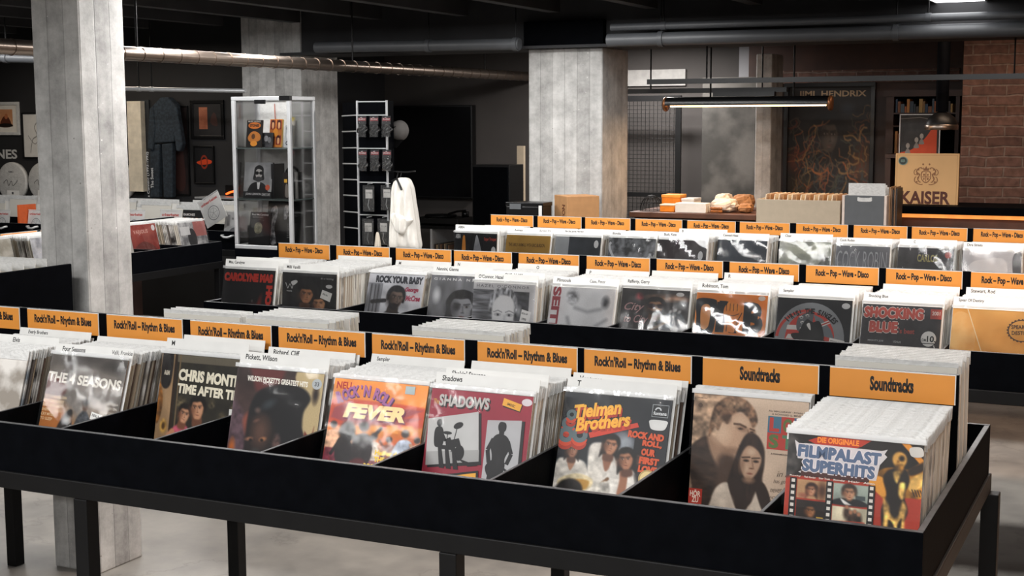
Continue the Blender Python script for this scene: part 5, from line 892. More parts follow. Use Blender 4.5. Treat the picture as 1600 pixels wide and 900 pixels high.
for u, kind, ln, lab in ((-6, 0, 10, 'white cover with red lettering on the far bins, cut by the left edge'), (46, 0, 10, 'white cover with red lettering on the far bins, just left of the near column'), (196, 0, 10, 'white cover with red lettering on the far bins, just right of the near column'), (251, 0, 10, 'white cover with red lettering on the far bins, beside the RAM cover'), (286, 1, 10, 'black cover with orange RAM lettering on the far bins'), (352, 2, 12, 'pale grey cover on the far bins, left of the glass cabinet')):
    sc = (.64, .72, .68)[kind]; A = at(u, (328, 327, 330)[kind], Y=9.16); zz = ZF+UZ+.0745; sc = (A.z-zz)/CW; record(unb(kind), '#e0ded8', A.x, 9.12, zz, math.radians(ln), lab, seed=kind).scale = (sc,)*3
A = at(326, 356, Y=9.06); o = record(unb(0), '#e0ded8', A.x, 9.045, ZF+UZ+.1, math.radians(12), 'white cover tilted on one corner on the far bins, beside the RAM cover'); o.rotation_euler = (-.12, -.5, 0); o.location.z = ZF+UZ+.165; o.scale = (.72,)*3
o = MB().box(0, .02, 0, .2, 0, .22, mat('orange_vinyl', '#d9622e')).build('record', loc=(at(27, 330, Y=9.05).x, 9.05, ZF+UZ+.088), **props('orange edged record between the white covers at the far left', 'record'))
for k in range(40):
    x = -9.85+.075*k
    if k % 5 != 4: fill_stuff((7, 11, 2, 4, 10)[k % 5], min(x, -7.06), 9.36+.013*(k % 5), ZF+UZ+.003+.02*(k % 3), math.radians(6))
# things on the black wall
def framed(name, u0, v0, u1, v1, Y, fw, fcol, art_fn, label, cat='picture', depth=.02, rx=0):
    A, B = at(u0, v1, Y=Y), at(u1, v0, Y=Y); w, h = B.x-A.x, B.z-A.z
    t = thing(name, (A.x, Y, A.z), label, cat)
    f = MB().box(0, w, 0, depth, 0, fw, fcol).box(0, w, 0, depth, h-fw, h, fcol).box(0, fw, 0, depth, fw, h-fw, fcol).box(w-fw, w, 0, depth, fw, h-fw, fcol).build('frame', t, bevel=.002)
    a = art_fn(w-2*fw, h-2*fw); o = a.build('print', t, loc=(fw, depth*.6, fw)); return t
def pic_warm(w, h):
    a = Art(w, h, '#e9e4da'); a.rect(.14, .16, .84, .8, ('#c98d62', '#e0b48c', 8)); a.blob([(.4, .8), (.48, .5), (.6, .4), (.72, .5), (.78, .8)], '#5c2f1e'); a.ell(.62, .42, .06, .1, '#b9714a'); a.blob([(.25, .8), (.5, .68), (.78, .7), (.8, .8)], '#1c1412'); return a
def pic_sketch(w, h):
    a = Art(w, h, '#dcdad5'); a.curve([(.3, .9), (.4, .6), (.6, .5), (.5, .3), (.7, .2)], .03, '#8d8b88'); a.curve([(.2, .5), (.5, .7), (.8, .5), (.7, .9)], .02, '#8d8b88'); return a
def pic_dim(w, h):
    a = Art(w, h, ('#141315', '#1e1c1e', 5)); a.rect(.2, .12, .5, .8, ('#8d4f36', '#a8664a', 10)); a.blob([(.6, .6), (.7, .3), (.8, .35), (.85, .7)], '#3a1f1a'); return a
def pic_reflection(w, h):
    a = Art(w, h, ('#101013', '#17171a', 5)); a.blob([(.1, .42), (.4, .36), (.6, .34), (.9, .38), (.85, .46), (.4, .5), (.15, .47)], '#d9481f'); a.ring(.5, .42, .14, .2, '#8d2f1a'); return a  # the orange reflection in the glass is drawn into the print
def pic_dark(w, h):
    a = Art(w, h, ('#1d1718', '#2c2020', 6)); a.blob([(.2, .9), (.3, .4), (.6, .3), (.8, .9)], '#3d2522'); return a
WY = WALLY-.022
framed('picture_frame', -22, 159, 28, 211, WY, .03, M['white'], pic_warm, 'white framed warm portrait on the black wall at the left edge')
framed('picture_frame', 36, 176, 70, 247, WY, .012, M['black2'], pic_sketch, 'black framed pale drawing partly hidden behind the near column')
framed('picture_frame', 298, 156, 348, 217, WY, .03, M['black2'], pic_dim, 'dark frame with a reddish brown picture, higher of the two left of the glass cabinet')
framed('picture_frame', 303, 228, 333, 287, WY, .012, M['black2'], pic_reflection, 'dark frame with a painted orange reflection, lower of the two left of the glass cabinet')
framed('picture_frame', 266, 165, 292, 305, WY, .012, M['black2'], pic_dark, 'tall very dark frame right of the blue denim suit')
A = at(-60, 249, Y=WALLY-.004); w = at(27, 249, Y=WALLY-.004).x-A.x
s = Art(w, .11, None); s.step = .0008; s.text('RAMONES', 0, .05, .85, M['white'], w=1, bold=.03); s.build('wall_lettering', loc=(A.x, WALLY-.002, A.z), **props('white cut-out capital letters on the black wall at the left edge', 'lettering'))
def drumhead(u, v, ru, label):
    A = at(u, v, Y=WALLY-.05); r = at(u+ru, v, Y=WALLY-.05).x-A.x; t = thing('drumhead', (A.x, WALLY-.04, A.z), label, 'drumhead', 'signed drumheads')
    MB().lathe([(.001, -.012), (r*.9, -.012), (r*.97, -.008), (r, 0), (r, .03), (.001, .03)], M['cream'] if 0 else M['white'], axis='y', n=40).build('skin', t)
    a = Art(2*r, 2*r, None); a.curve([(.25, .55), (.35, .45), (.4, .6), (.5, .48), (.55, .6), (.7, .45)], .015, M['ink']); a.rect(.34, .72, .75, .86, '#f4f4f2'); a.rect(.5, .76, .56, .82, '#55565a'); a.text('REMO', .42, .22, .05, '#77777a', w=.16); a.build('signature', t, loc=(-r, -.0125, -r))
drumhead(18, 284, 23, 'round white signed drumhead at the left edge of the black wall')
drumhead(66, 284, 23, 'round white drumhead half hidden behind the left side of the near column')
drumhead(186, 284, 23, 'round white drumhead peeping out right of the near column')
A, B = at(203, 299, Y=10.36), at(219, 158, Y=10.36); MB().box(A.x, B.x, 10.36, 10.42, A.z, B.z, mat('cream_light_panel', '#e6dcc8', .5)).build('upright_banner', **props('narrow cream upright panel on the wall right of the near column', 'panel'))
A, B = at(224.5, 312, Y=10.42), at(231, 156, Y=10.42); MB().box(A.x, B.x, 10.43, 10.448, A.z, B.z, mat('slate_banner', '#2c2f33', .7)).build('banner', **props('slate grey narrow banner left of the blue denim suit', 'banner'))
den = mat('blue_denim', '#222a32', .9, col2='#2d3842', scale=40, bump=.3, bscale=60)
t = thing('denim_suit', (at(260, 310, Y=10.32).x, 10.32, at(260, 310, Y=10.32).z), 'dark blue denim jacket and trousers hanging on the black wall', 'suit')
def dn(name, pts, d0, d1, m=None):
    q = [at(u, v, Y=10.32) for u, v in pts]; o = thing  # outline from the wall, given its own thickness
    MB().prism([(p.x-t.location.x, p.z-t.location.z) for p in q], d0, d1, m or den).build(name, t, bevel=.012)
dn('jacket', [(238, 165), (250, 152), (262, 152), (274, 164), (272, 222), (240, 224)], 0, .08); dn('sleeve', [(234, 170), (240, 164), (243, 200), (240, 235), (231, 233)], -.01, .05); dn('sleeve', [(272, 162), (277, 168), (286, 225), (282, 237), (276, 236), (271, 200)], -.01, .05)
dn('trouser_leg', [(233, 226), (248, 225), (247, 309), (233, 309)], .01, .07); dn('trouser_leg', [(251, 225), (268, 223), (268, 309), (254, 309)], .01, .07)
A = at(238, 308, Y=10.31); w = .42; s = Art(w, .09, None); s.step = .0003; s.text('s Cunning (1993-1992)', 0, .05, .4, '#c9ccd0', w=1); s.text('The Sweet', .2, .55, .38, '#c9ccd0', w=.45)
s.build('lettering', t, loc=(A.x+.03-t.location.x, -.013, A.z-t.location.z), rot=(0, -math.pi/2, 0))
A, B = at(304, 310, Y=10.2), at(365, 306, Y=10.2); MB().box(A.x, B.x, 10.2, 10.449, A.z, A.z+.015, M['alu']).build('wall_shelf', **props('thin metal shelf on the black wall left of the glass cabinet', 'shelf'))
A = at(345, 304, Y=10.3); MB().tube([(A.x, 10.38, A.z), (A.x+.05, 10.38, A.z+.02), (A.x+.1, 10.38, A.z+.03), (A.x+.13, 10.38, A.z+.06)], .009, M['reflglow'], 8).box(A.x-.02, A.x+.16, 10.395, 10.449, A.z-.02, A.z+.08, M['black2']).build('added_reflection_glow', **props('small glowing tube added for orange reflections on the black wall left of the cabinet', 'added glow'))  # glowing tube added to stand in for orange reflections, no real sign

# ------------------------------------------------------------------ ducts, pipes and lights overhead
P = [at(u, v, X=-5.6) for u, v in ((-40, 70), (195, 82), (450, 98), (640, 109))]; y1_ = 12.28
zf_ = lambda y: P[0].z+(P[3].z-P[0].z)*(y-P[0].y)/(P[3].y-P[0].y)
t = thing('spiral_duct', (-5.6, P[0].y, P[0].z), 'shiny ribbed metal duct running under the ceiling from the left', 'duct')
ys = [P[0].y-.8, P[1].y, P[2].y, P[3].y, y1_]; DUCT = MB().tube([(0, y-P[0].y, zf_(y)-P[0].z) for y in ys], .042, M['chrome'], 20)
rb = DUCT; y = P[0].y-.6
while y < 12.2:
    z = zf_(y)-P[0].z; rb.tube([(0, y-P[0].y-.004, z), (0, y-P[0].y+.004, z)], .0455, M['chrome'], 20); y += .17
rb.build('pipe', t)
for y in (6.6, 9.0, 11.2): MB().tube([(0, y-P[0].y, zf_(y)-P[0].z+.04), (0, y-P[0].y, CEIL-.001-P[0].z)], .006, M['steel'], 8).build('hanger_rod', t)
def hpipe(name, p0, p1, Y, r, label, m, collars=(), rods=()):
    A, B = at(*p0, Y=Y), at(*p1, Y=Y); t = thing(name, A, label, 'pipe')
    MB().tube([(0, 0, 0), B-A], r, m, 18).build('pipe', t)
    for u in collars:
        k = (at(u, p0[1], Y=Y).x-A.x)/(B.x-A.x); c = (B-A)*k; d = (B-A).normalized()*.018; MB().tube([c-d, c+d], r*1.18, m, 18).build('collar', t)
        MB().tube([c+Vector((0, 0, r)), (c.x, c.y, CEIL-A.z-.001)], .006, M['steel'], 8).build('hanger_rod', t)
    return t
hpipe('ceiling_pipe', (955, 43), (1700, 20), 9.34, .026, 'thinner grey pipe, upper one along the girder right of the middle column', M['pipe'], (1037, 1450))
hpipe('ceiling_pipe', (950, 63), (1700, 43), 9.34, .046, 'thick grey pipe, lower one along the girder right of the middle column', M['pipe'], (1033, 1400))
hpipe('ceiling_pipe', (494, 74), (812, 69), 9.34, .043, 'dark grey pipe under the ceiling left of the middle column', M['pipe'], (670, 806))
hpipe('ceiling_pipe', (150, 138), (384, 142), 9.3, .018, 'thin pale pipe hanging before the black wall, left of the glass cabinet', M['alu'], (217, 237))
hpipe('ceiling_pipe', (-60, 88), (62, 92), 8.0, .035, 'grey pipe under the ceiling left of the near column', M['pipe'], (10,))
A, B = at(1478, 12, Z=2.60), at(1558, 10, Z=2.60)
t = thing('ceiling_light', (A.x, A.y, 2.6), 'flat white glowing ceiling panel at the top right', 'ceiling light')
w = B.x-A.x; MB().box(.012, w-.012, -1.2+.012, -.012, -.0, .005, M['panelglow']).build('diffuser', t); MB().box(0, w, -1.2, 0, .006, .05, M['white']).box(0, .01, -1.2, 0, -.004, .0055, M['white']).box(w-.01, w, -1.2, 0, -.004, .0055, M['white']).build('frame', t)
for y in (-1.0, -.2): MB().tube([(w/2, y, .05), (w/2, y, CEIL-2.601)], .005, M['steel'], 6).build('hanger_rod', t)
# long hanging lamp over the counter
LYY = 10.0; A, B = at(1042, 163, Y=LYY), at(1295, 163, Y=LYY); L_ = B.x-A.x
t = thing('hanging_lamp', A, 'long dark tubular lamp with a warm glowing slot, hanging over the counter', 'lamp')
hood = MB(); n = 14
pr = [(math.cos(a), math.sin(a)) for a in [math.radians(-12+204*k/n) for k in range(n+1)]]
hood.add([(x, r*c*.052, r*s_*.052) for x in (0, L_) for r in (1, .93) for c, s_ in pr], [(q*2*(n+1)*0+i+o, i+1+o, i+1+o+2*(n+1), i+o+2*(n+1)) for q in (0,) for o in (0, n+1) for i in range(n)], M['black2'], True); hood.build('hood', t)
MB().tube([(.03, 0, -.008), (L_-.02, 0, -.008)], .013, M['lampglow'], 12).build('light_tube', t)
cop = mat('copper_brown', '#8d5c3a', .35, metal=.6)
for x, d in ((-.02, 0), (L_, .02)): MB().lathe([(.001, x), (.05, x), (.055, x+.012), (.05, x+.024), (.001, x+.024)], cop, axis='x', n=24).build('end_cap', t)
for u in (1110, 1240):
    x = at(u, 163, Y=LYY).x-A.x; MB().tube([(x, 0, .05), (x, 0, CEIL-A.z-.001)], .007, M['steel'], 8).build('hanger_rod', t)
MB().box(L_*.3, L_*.68, -.03, .03, .0535, .085, M['black2']).build('gear_tray', t)
l = area('hanging_lamp_light', (A.x+L_/2, LYY, A.z-.06), L_*.9, .05, 11, (1, .62, .34))
for p0, p1, Y, nm in (((1012, 128), (1700, 118), 9.8, 'upper'), ((981, 143), (1230, 136), 10.4, 'lower')):
    A, B = at(*p0, Y=Y), at(*p1, Y=Y); t = thing('track_rail', A, 'black straight track, '+nm+' one above the long hanging lamp', 'track'); d = B-A
    MB().box(0, d.x, -.018, .018, -.018, .018, M['black2']).build('rail', t)
    for k in (.15, .85): MB().tube([(d.x*k, 0, .018), (d.x*k, 0, CEIL-A.z-.001)], .006, M['steel'], 6).build('hanger_rod', t)

# ------------------------------------------------------------------ glass cabinet in front of the second column
CY = 8.6
A, B = at(367, 388, Y=CY), at(452, 150, Y=CY); cw, ch = B.x-A.x, B.z-A.z; cd = .34
t = thing('glass_cabinet', (A.x, CY, A.z), 'aluminium framed glass cabinet with books and records, before the second column', 'display cabinet')
pr = .028
for x in (0, cw-pr):
    for y in (0, cd-pr): MB().box(x, x+pr, y, y+pr, .03, ch-.03, M['alu']).build('post', t, bevel=.004)
for z, nm in ((0, 'bottom_frame'), (ch-.03, 'top_frame')):
    TOPF = MB().box(0, cw, 0, pr, z, z+.0298, M['alu']).box(0, cw, cd-pr, cd, z, z+.0298, M['alu']).box(0, pr, pr, cd-pr, z, z+.0298, M['alu']).box(cw-pr, cw, pr, cd-pr, z, z+.0298, M['alu']).build(nm, t, bevel=.004)
MB().box(cw-.09, cw+.003, -.003, .03, ch-.032, ch+.002, M['black2']).build('corner_block', t); MB().box(cw*.42, cw*.6, -.012, -.001, ch-.055, ch-.025, M['black2']).build('lock', TOPF)
MB().box(pr, cw-pr, pr, cd-pr, .002, .02, M['black2']).build('base_plate', t)
MB().box(pr, cw-pr, cd-.012, cd-.006, .03, ch-.03, M['white']).build('back_panel', t)
SH = [at(400, 312, Y=CY).z-A.z, at(400, 232, Y=CY).z-A.z]
for z in SH: MB().box(pr*.3, cw-pr*.3, .01, cd-.02, z-.004, z+.004, mat('shelf_glass_edge', '#56605f', .2)).build('glass_shelf', t)
for x in (.006, cw-.01): MB().box(x, x+.004, pr, cd-pr, .03, ch-.03, M['glass']).build('glass_pane', t)
MB().box(pr, cw-pr, .008, .012, .03, ch-.03, M['glass']).build('glass_door', t)
MB().box(.0, cw, .0, cd, -A.z, -.001, M['black']).build('plinth', t)
MB().tube([(cw*.32, cd-.02, ch-.05), (cw*.33, cd-.02, ch-.18)], .003, mat('pink_cord', '#b9604a'), 6).build('cord', t)
CZ = A.z; CX = A.x
def book(u0, v0, u1, v1, y, d, art_fn, label, cat, zb, name='book', lean=8, edge='#22201f'):
    """a book or record stood on a cabinet shelf, zb its height above the floor"""
    a0, b0 = at(u0, v1, Y=y), at(u1, v0, Y=y); w, h = b0.x-a0.x, (b0.z-a0.z)
    a = art_fn(w, h); a.box(0, w, 0, d, 0, h, cm(edge)); return a.build(name, loc=(a0.x, y, zb+.001+d*math.sin(math.radians(lean))), rot=(-math.radians(lean), 0, 0), **props(label, cat))
def bk_orange_black(w, h):
    a = Art(w, h, '#1b1817'); a.text('MUSIC WORLD', .08, .02, .06, '#cfcac2', w=.8); a.ell(.5, .2, .4, .12, '#c9702a'); a.text('STONES', .2, .15, .1, '#201411', w=.6, bold=.05); a.blob([(.1, .65), (.3, .45), (.6, .42), (.9, .55), (.85, .75), (.3, .8)], '#b9722e'); a.ell(.45, .6, .12, .1, '#5c3a22'); a.ell(.5, .86, .22, .1, '#d68b2e'); return a
def bk_grey(w, h): a = Art(w, h, ('#2a2a2d', '#4a4a4e', 20)); a.ell(.4, .4, .2, .2, '#8d8d90'); a.ell(.7, .5, .15, .2, '#77777a'); return a
def bk_red(w, h):
    a = Art(w, h, ('#b0642a', '#c98032', 12))
    for x, y in ((.25, .2), (.75, .2), (.25, .75), (.75, .75)): a.rect(x-.2, y-.17, x+.2, y+.17, '#7d2a1e'); a.head(x, y, .12, '#d6a070', '#3a1510', eyes=False)
    a.ell(.5, .48, .2, .16, '#d98a2e'); return a
def bk_pale(w, h): a = Art(w, h, '#a9adb0'); a.text('1965', .15, .08, .12, '#3a3a3c', w=.6, bold=.04); a.ell(.5, .45, .3, .2, '#d8d8d8'); a.text('OO', .15, .7, .2, '#26262a', w=.7, bold=.05); return a
def bk_yellow(w, h): a = Art(w, h, '#d0c04a'); a.rect(0, .12, 1, .4, '#e6e3da'); a.rect(0, .6, 1, 1, '#b9b9b6'); return a
def bk_portrait(w, h):
    a = Art(w, h, ('#77787a', '#98999b', 6)); a.blob([(.1, .9), (.25, .62), (.5, .55), (.75, .62), (.92, .9), (.92, 1), (.1, 1)], '#1a1a1c'); a.head(.52, .3, .15, '#a9a6a4', '#19191b', 1, eyes=False); a.ell(.45, .3, .07, .05, '#101012'); a.ell(.6, .3, .07, .05, '#101012'); a.ell(.52, .47, .14, .07, '#3a3a3c'); a.poly([(.47, .56), (.58, .56), (.56, .75), (.5, .75)], '#c9c9c9')
    a.rect(0, .82, 1, 1, '#1a1a1c'); a.text('JOHN LENNON', .08, .86, .08, '#d6d6d6', w=.55, bold=.01); a.text('GIMME SOME', .66, .86, .08, '#a9a9a9', w=.3); a.ell(.86, .7, .08, .08, '#b9543a'); return a
def bk_boxset(w, h): a = Art(w, h, '#221d1c'); a.rect(.12, .25, .45, .38, '#d6a53a'); a.blob([(.2, .9), (.25, .5), (.5, .45), (.6, .9)], '#77706a'); return a
def bk_plain(w, h): return Art(w, h, '#19191b')
def bk_paper(w, h): return Art(w, h, '#dcdad5')
def bk_moon(w, h): a = Art(w, h, '#141416'); a.text('Paul McCartney', .08, .05, .07, '#d6d6d6', w=.8, bold=.01); a.text('McCARTNEY', .12, .14, .03, '#9a9a9a', w=.5); a.ell(.42, .48, .2, .18, ('#8d8a70', '#55543f', 30)); return a
def bk_figures(w, h):
    a = Art(w, h, '#0f0f11'); a.blob([(.1, .2), (.25, .1), (.3, .3), (.22, .6), (.3, .95), (.12, .95), (.08, .5)], ('#55565a', '#b9babd', 30)); a.blob([(.5, .12), (.62, .1), (.6, .35), (.5, .4)], ('#6a6b70', '#c4c4c8', 30)); a.line([(.0, .85), (.2, .35)], .03, '#c9c9c9'); a.text('SPECIAL', .6, .3, .04, '#9a9a9a', w=.3)
    for k in range(7): a.text('LIVE TRACK', .62, .5+.05*k, .025, '#8d8d8d', w=.28)
    return a
z1, z2, zb = CZ+SH[0]+.004, CZ+SH[1]+.004, CZ+.021; yy = CY+.06
book(384, 188, 407, 231, yy, .012, bk_orange_black, 'black magazine with orange picture on the top shelf of the glass cabinet', 'magazine', z2, 'magazine')
book(408, 208, 425, 231, yy+.05, .012, bk_grey, 'small dark grey booklet on the top shelf of the glass cabinet', 'booklet', z2, 'booklet')
book(420, 187, 438, 231, yy+.085, .02, bk_red, 'orange and red book on the top shelf of the glass cabinet', 'book', z2, edge='#c9a45a')
book(444, 196, 456, 231, yy+.03, .012, bk_pale, 'pale grey book on the top shelf, behind the right post of the cabinet', 'book', z2, edge='#d8d5cc')
book(446, 184, 457, 231, yy+.2, .012, bk_yellow, 'book with yellow top edge at the back of the top cabinet shelf', 'book', z2, edge='#d8d5cc')
book(380, 257, 422, 312, yy+.02, .02, bk_portrait, 'large grey book with a bearded man in round sunglasses, on the middle shelf', 'book', z1)
book(424.5, 258, 427.5, 312, yy+.04, .14, bk_plain, 'thin black book spine on the middle shelf, beside the bearded portrait', 'book', z1, lean=0)
book(443, 271, 456, 312, yy+.03, .03, bk_boxset, 'black box set with yellow sticker on the middle cabinet shelf', 'box set', z1, 'box_set', lean=0)
book(462.5, 270, 465.5, 312, yy+.05, .06, bk_paper, 'thin white booklet upright at the right of the middle cabinet shelf', 'booklet', z1, 'booklet', lean=0)
A = at(457, 256, Y=yy+.11); MB().tube([(A.x+.06*math.cos(a), yy+.11, z1+.075+.06*math.sin(a)+.1) for a in [2*math.pi*k/24 for k in range(24)]], .011, M['black2'], 8, closed=True).box(A.x-.03, A.x+.03, yy+.09, yy+.14, z1+.001, z1+.108, M['black2']).build('headphone_stand', **props('black ring on a stand on the middle cabinet shelf', 'stand'))
book(388, 340, 419, 391, yy, .01, bk_moon, 'black record with a small pale disc on the cabinet floor', 'record', zb, 'record', lean=10)
book(416, 326, 466, 393, yy+.07, .01, bk_figures, 'black record with two silvery figures on the cabinet floor', 'record', zb, 'record', lean=8)

# ------------------------------------------------------------------ spinner rack, shirts, screen, speaker
SY = 9.15
A, B, C_ = at(558, 158, Y=SY), at(604, 158, Y=SY), at(535, 158, Y=SY+.0)
rw = B.x-A.x; t = thing('spinner_rack', (A.x, SY, 0), 'tall black accessory rack with white metal edges, right of the second column', 'rack')
rd = .1; topz = A.z; k = M['black']; wm = M['alu']
MB().box(0, rw, .004, rd, .1, topz, k).build('body', t)
zs = [at(580, v, Y=SY).z for v in (158, 179, 231, 284, 335)]
e = MB()
for x in (-.006, rw-.006): e.box(x, x+.014, -.008, .003, .1, topz+.004, wm)
e.build('edge_rail', t)
for z in zs: MB().box(.009, rw-.007, -.008, .003, z-.008, z, wm).build('hook_bar', t)
# the rack's left wing, set back at an angle
lw = MB(); ang = math.radians(200); q = .17
W0, W1 = Vector((-.007, .0, 0)), Vector((at(535, 158, Y=SY+.14).x-A.x, .14, 0))
lw.add([(W0.x, W0.y, .1), (W1.x, W1.y, .1), (W1.x, W1.y, topz-.01), (W0.x, W0.y, topz-.01), (W0.x, W0.y+.12, .1), (W1.x, W1.y+.12, .1), (W1.x, W1.y+.12, topz-.01), (W0.x, W0.y+.12, topz-.01)], [(0, 1, 2, 3), (4, 5, 6, 7), (0, 4, 7, 3), (1, 5, 6, 2), (3, 2, 6, 7), (0, 1, 5, 4)], k); lw.build('side_wing', t)
for v in (180, 205, 231, 256, 281, 306, 332, 357):
    z = at(558, v, Y=SY).z; MB().tube([(W0.x, W0.y-.006, z), (W1.x, W1.y-.006, z-.005)], .006, wm, 6).build('wing_bar', t)
MB().lathe([(.001, 0), (.24, 0), (.24, .02), (.05, .04), (.03, .1), (.001, .1)], M['steel'], c=(rw/2, .08, 0), n=28).build('base', t)
clear = sleeve_mat('clear_bag', .04, 2.6, .5, 30)
def bag(u, v0, v1, wpx, kind, label):
    A2, B2 = at(u-wpx/2, v1, Y=SY-.05), at(u+wpx/2, v0, Y=SY-.05); w, h = B2.x-A2.x, B2.z-A2.z
    tb = thing('accessory_bag', (A2.x, SY-.05, A2.z), label, 'accessory bag', 'hanging bags')
    MB().tube([(w/2, .04, h-.01), (w/2, -.03, h-.012)], .003, wm, 6).build('hook', tb)
    if kind == 0:
        a = Art(w, h*.4, '#16161a'); a.rect(.05, .25, .95, .6, '#8d2a33'); a.text('Rolling', .1, .28, .26, '#d9d3d0', w=.8, bold=.02, shear=.2); a.box(0, w, .0005, .003, 0, h*.4, M['black2']); a.build('header_card', tb, loc=(0, -.012, h*.6))
        cbl = MB(); r = random.Random(u)
        for q in range(3): cbl.tube([(w*(.2+.3*q)+.02*math.sin(j*1.4+q+u), -.004+.012*math.cos(j+q), h*(.05+.1*j)) for j in range(6)], .01, M['black2'], 7)
        cbl.build('cable', tb)
    else:
        MB().box(w*.08, w*.92, -.012, .012, 0, h*.82, M['black2']).build('pouch', tb, bevel=.006)
        a = Art(w*.62, h*.3, '#e4e2de'); a.text('PATCH CORD', .1, .3, .15, '#6a6a6c', w=.8); a.build('paper_label', tb, loc=(w*.19, -.0135, h*.45))
        MB().tube([(w*.5, -.015, h*.42), (w*.42, -.016, h*.2), (w*.55, -.016, h*.05)], .003, wm, 6).build('cord', tb)
    MB().add([(0, -.02, 0), (w, -.022, 0), (w, -.018, h*.9), (0, -.02, h*.9), (w/2, -.028, h*.4)], [(0, 1, 4), (1, 2, 4), (2, 3, 4), (3, 0, 4)], clear, True).build('clear_bag', tb)
for u, v0, v1, kd, lb in ((567, 181, 214, 0, 'top row, left bag with red band on the accessory rack'), (586, 181, 214, 0, 'top row, middle bag with red band on the accessory rack'), (605, 181, 214, 0, 'top row, right bag with red band on the accessory rack'), (568, 234, 267, 0, 'second row, left bag with red band on the accessory rack'), (587, 234, 267, 0, 'second row, middle bag with red band on the accessory rack'), (606, 234, 267, 0, 'second row, right bag with red band on the accessory rack'),
                          (578, 285, 330, 1, 'third row, left bag with white paper label on the accessory rack'), (606, 285, 328, 1, 'third row, right bag with white paper label on the accessory rack'), (577, 337, 382, 1, 'bottom row, left bag with white paper label on the accessory rack'), (601, 337, 382, 1, 'bottom row, right bag with white paper label on the accessory rack')):
    bag(u, v0, v1, 13 if kd == 0 else 17, kd, lb)
def soft(name, outline, y0, dep, m, parent, seed=0, loc=None):
    """a hanging cloth: outline (x, z) filled and given folds and thickness"""
    q = _cat([(x, z, 0) for x, z in outline], 6); r = random.Random(seed); n = len(q); mb = MB()
    cx, cz = sum(p[0] for p in q)/n, sum(p[1] for p in q)/n; vs = []; R = 14
    for side in (-1, 1):
        for j in range(R+1):
            s_ = 1-j/R*.999
            for p in q:
                x, z = cx+(p[0]-cx)*s_, cz+(p[1]-cz)*s_
                fo = math.sin(x*75+seed+z*4)*.6+math.sin(x*140+seed*2-z*9)*.4; vs.append((x, y0+side*dep*(1-s_**6)**.5*(.55+.45*min(1, max(0, .2-z)*3))+.022*fo*(1-s_**4), z))
    fs = []
    for sd in range(2):
        o = sd*(R+1)*n
        fs += [(o+j*n+i, o+j*n+(i+1) % n, o+(j+1)*n+(i+1) % n, o+(j+1)*n+i) for j in range(R) for i in range(n)]
    mb.add(vs, fs, m, True); return mb.build(name, parent, loc=loc)
for u0, y, lb, sd in ((0, 9.05, 'white T-shirt hanging side-on right of the accessory rack, front one', 1), (5, 9.2, 'white T-shirt hanging side-on right of the accessory rack, rear one', 2)):
    A = at(628+u0, 278, Y=y); t = thing('t_shirt', A, lb, 'T-shirt', 'white T-shirts'); f = lambda u, v: (at(u+u0, v, Y=y).x-A.x, at(u+u0, v, Y=y).z-A.z)
    soft('shirt', [f(613, 292), f(617, 281), f(626, 277.5), f(635, 279), f(640, 287), f(644, 312), f(648, 340), f(652, 372), f(653, 390), f(640, 391), f(626, 390), f(611, 391), f(610, 370), f(611, 345), f(612, 318)], 0, .045, M['cloth'], t, sd)
    if sd == 1: soft('sleeve', [f(616, 336), f(624, 332), f(640, 340), f(650, 342), f(646, 350), f(634, 366), f(622, 358)], -.045, .03, M['cloth'], t, 5)
    MB().tube([(f(613, 283)[0], 0, f(613, 283)[1]), (f(622, 279)[0], -.02, f(622, 279)[1]), (f(632, 296)[0], -.045, f(632, 296)[1])], .009, M['black2'], 8).tube([(f(622, 279)[0], -.02, f(622, 279)[1]), (f(622, 270)[0], 0, f(622, 270)[1]), (f(616, 266)[0], .02, f(622, 268)[1])], .004, M['steel'], 8).build('hanger', t)
A = at(603, 268, Y=9.1); B = at(633, 266, Y=9.1); MB().tube([(A.x, 9.14, A.z), (B.x+.03, 9.05, A.z), (B.x+.03, 9.2, A.z)], .006, M['steel'], 8).build('garment_arm', **props('thin metal arm on the accessory rack that carries the T-shirts', 'arm'))
A = at(622, 204, Y=9.32); t = thing('cap', A, 'pale round cap hanging right of the accessory rack', 'cap')
MB().lathe([(.001, -.06), (.03, -.056), (.06, -.035), (.075, 0), (.078, .03)], mat('pale_cap', '#5f5c5a', .85), axis='y', n=26).build('crown', t); MB().add([(-.06, .0, -.06), (.05, .0, -.07), (.02, -.06, -.13), (-.07, -.05, -.12)], [(0, 1, 2, 3)], M['black2']).tube([(-.08, .02, .06), (-.06, -.03, .02), (-.055, -.04, -.05), (-.09, 0, -.11)], .008, M['black2'], 6).build('visor', t)
MB().tube([(A.x-.005, 9.252, A.z), (A.x-.02, 9.24, A.z+.02), (at(614, 204, Y=9.2).x+.015, 9.21, A.z+.03)], .005, M['steel'], 6).build('cap_hook', **props('metal hook on the accessory rack holding the pale cap', 'hook'))
A = at(594, 384, Y=7.0); t2 = soft('cloth_bag', [(-.04, -.25), (-.028, -.05), (-.012, .06), (.0, .075), (.014, .06), (.03, -.03), (.045, -.25)], 0, .02, mat('cream_cotton', '#cfc6b6', .9, bump=.3, bscale=40), None, 3, loc=(at(590, 384, Y=9.05).x, 9.05, at(590, 378, Y=9.05).z)); t2['label'] = 'cream cotton bag hanging low at the accessory rack'; t2['category'] = 'bag'
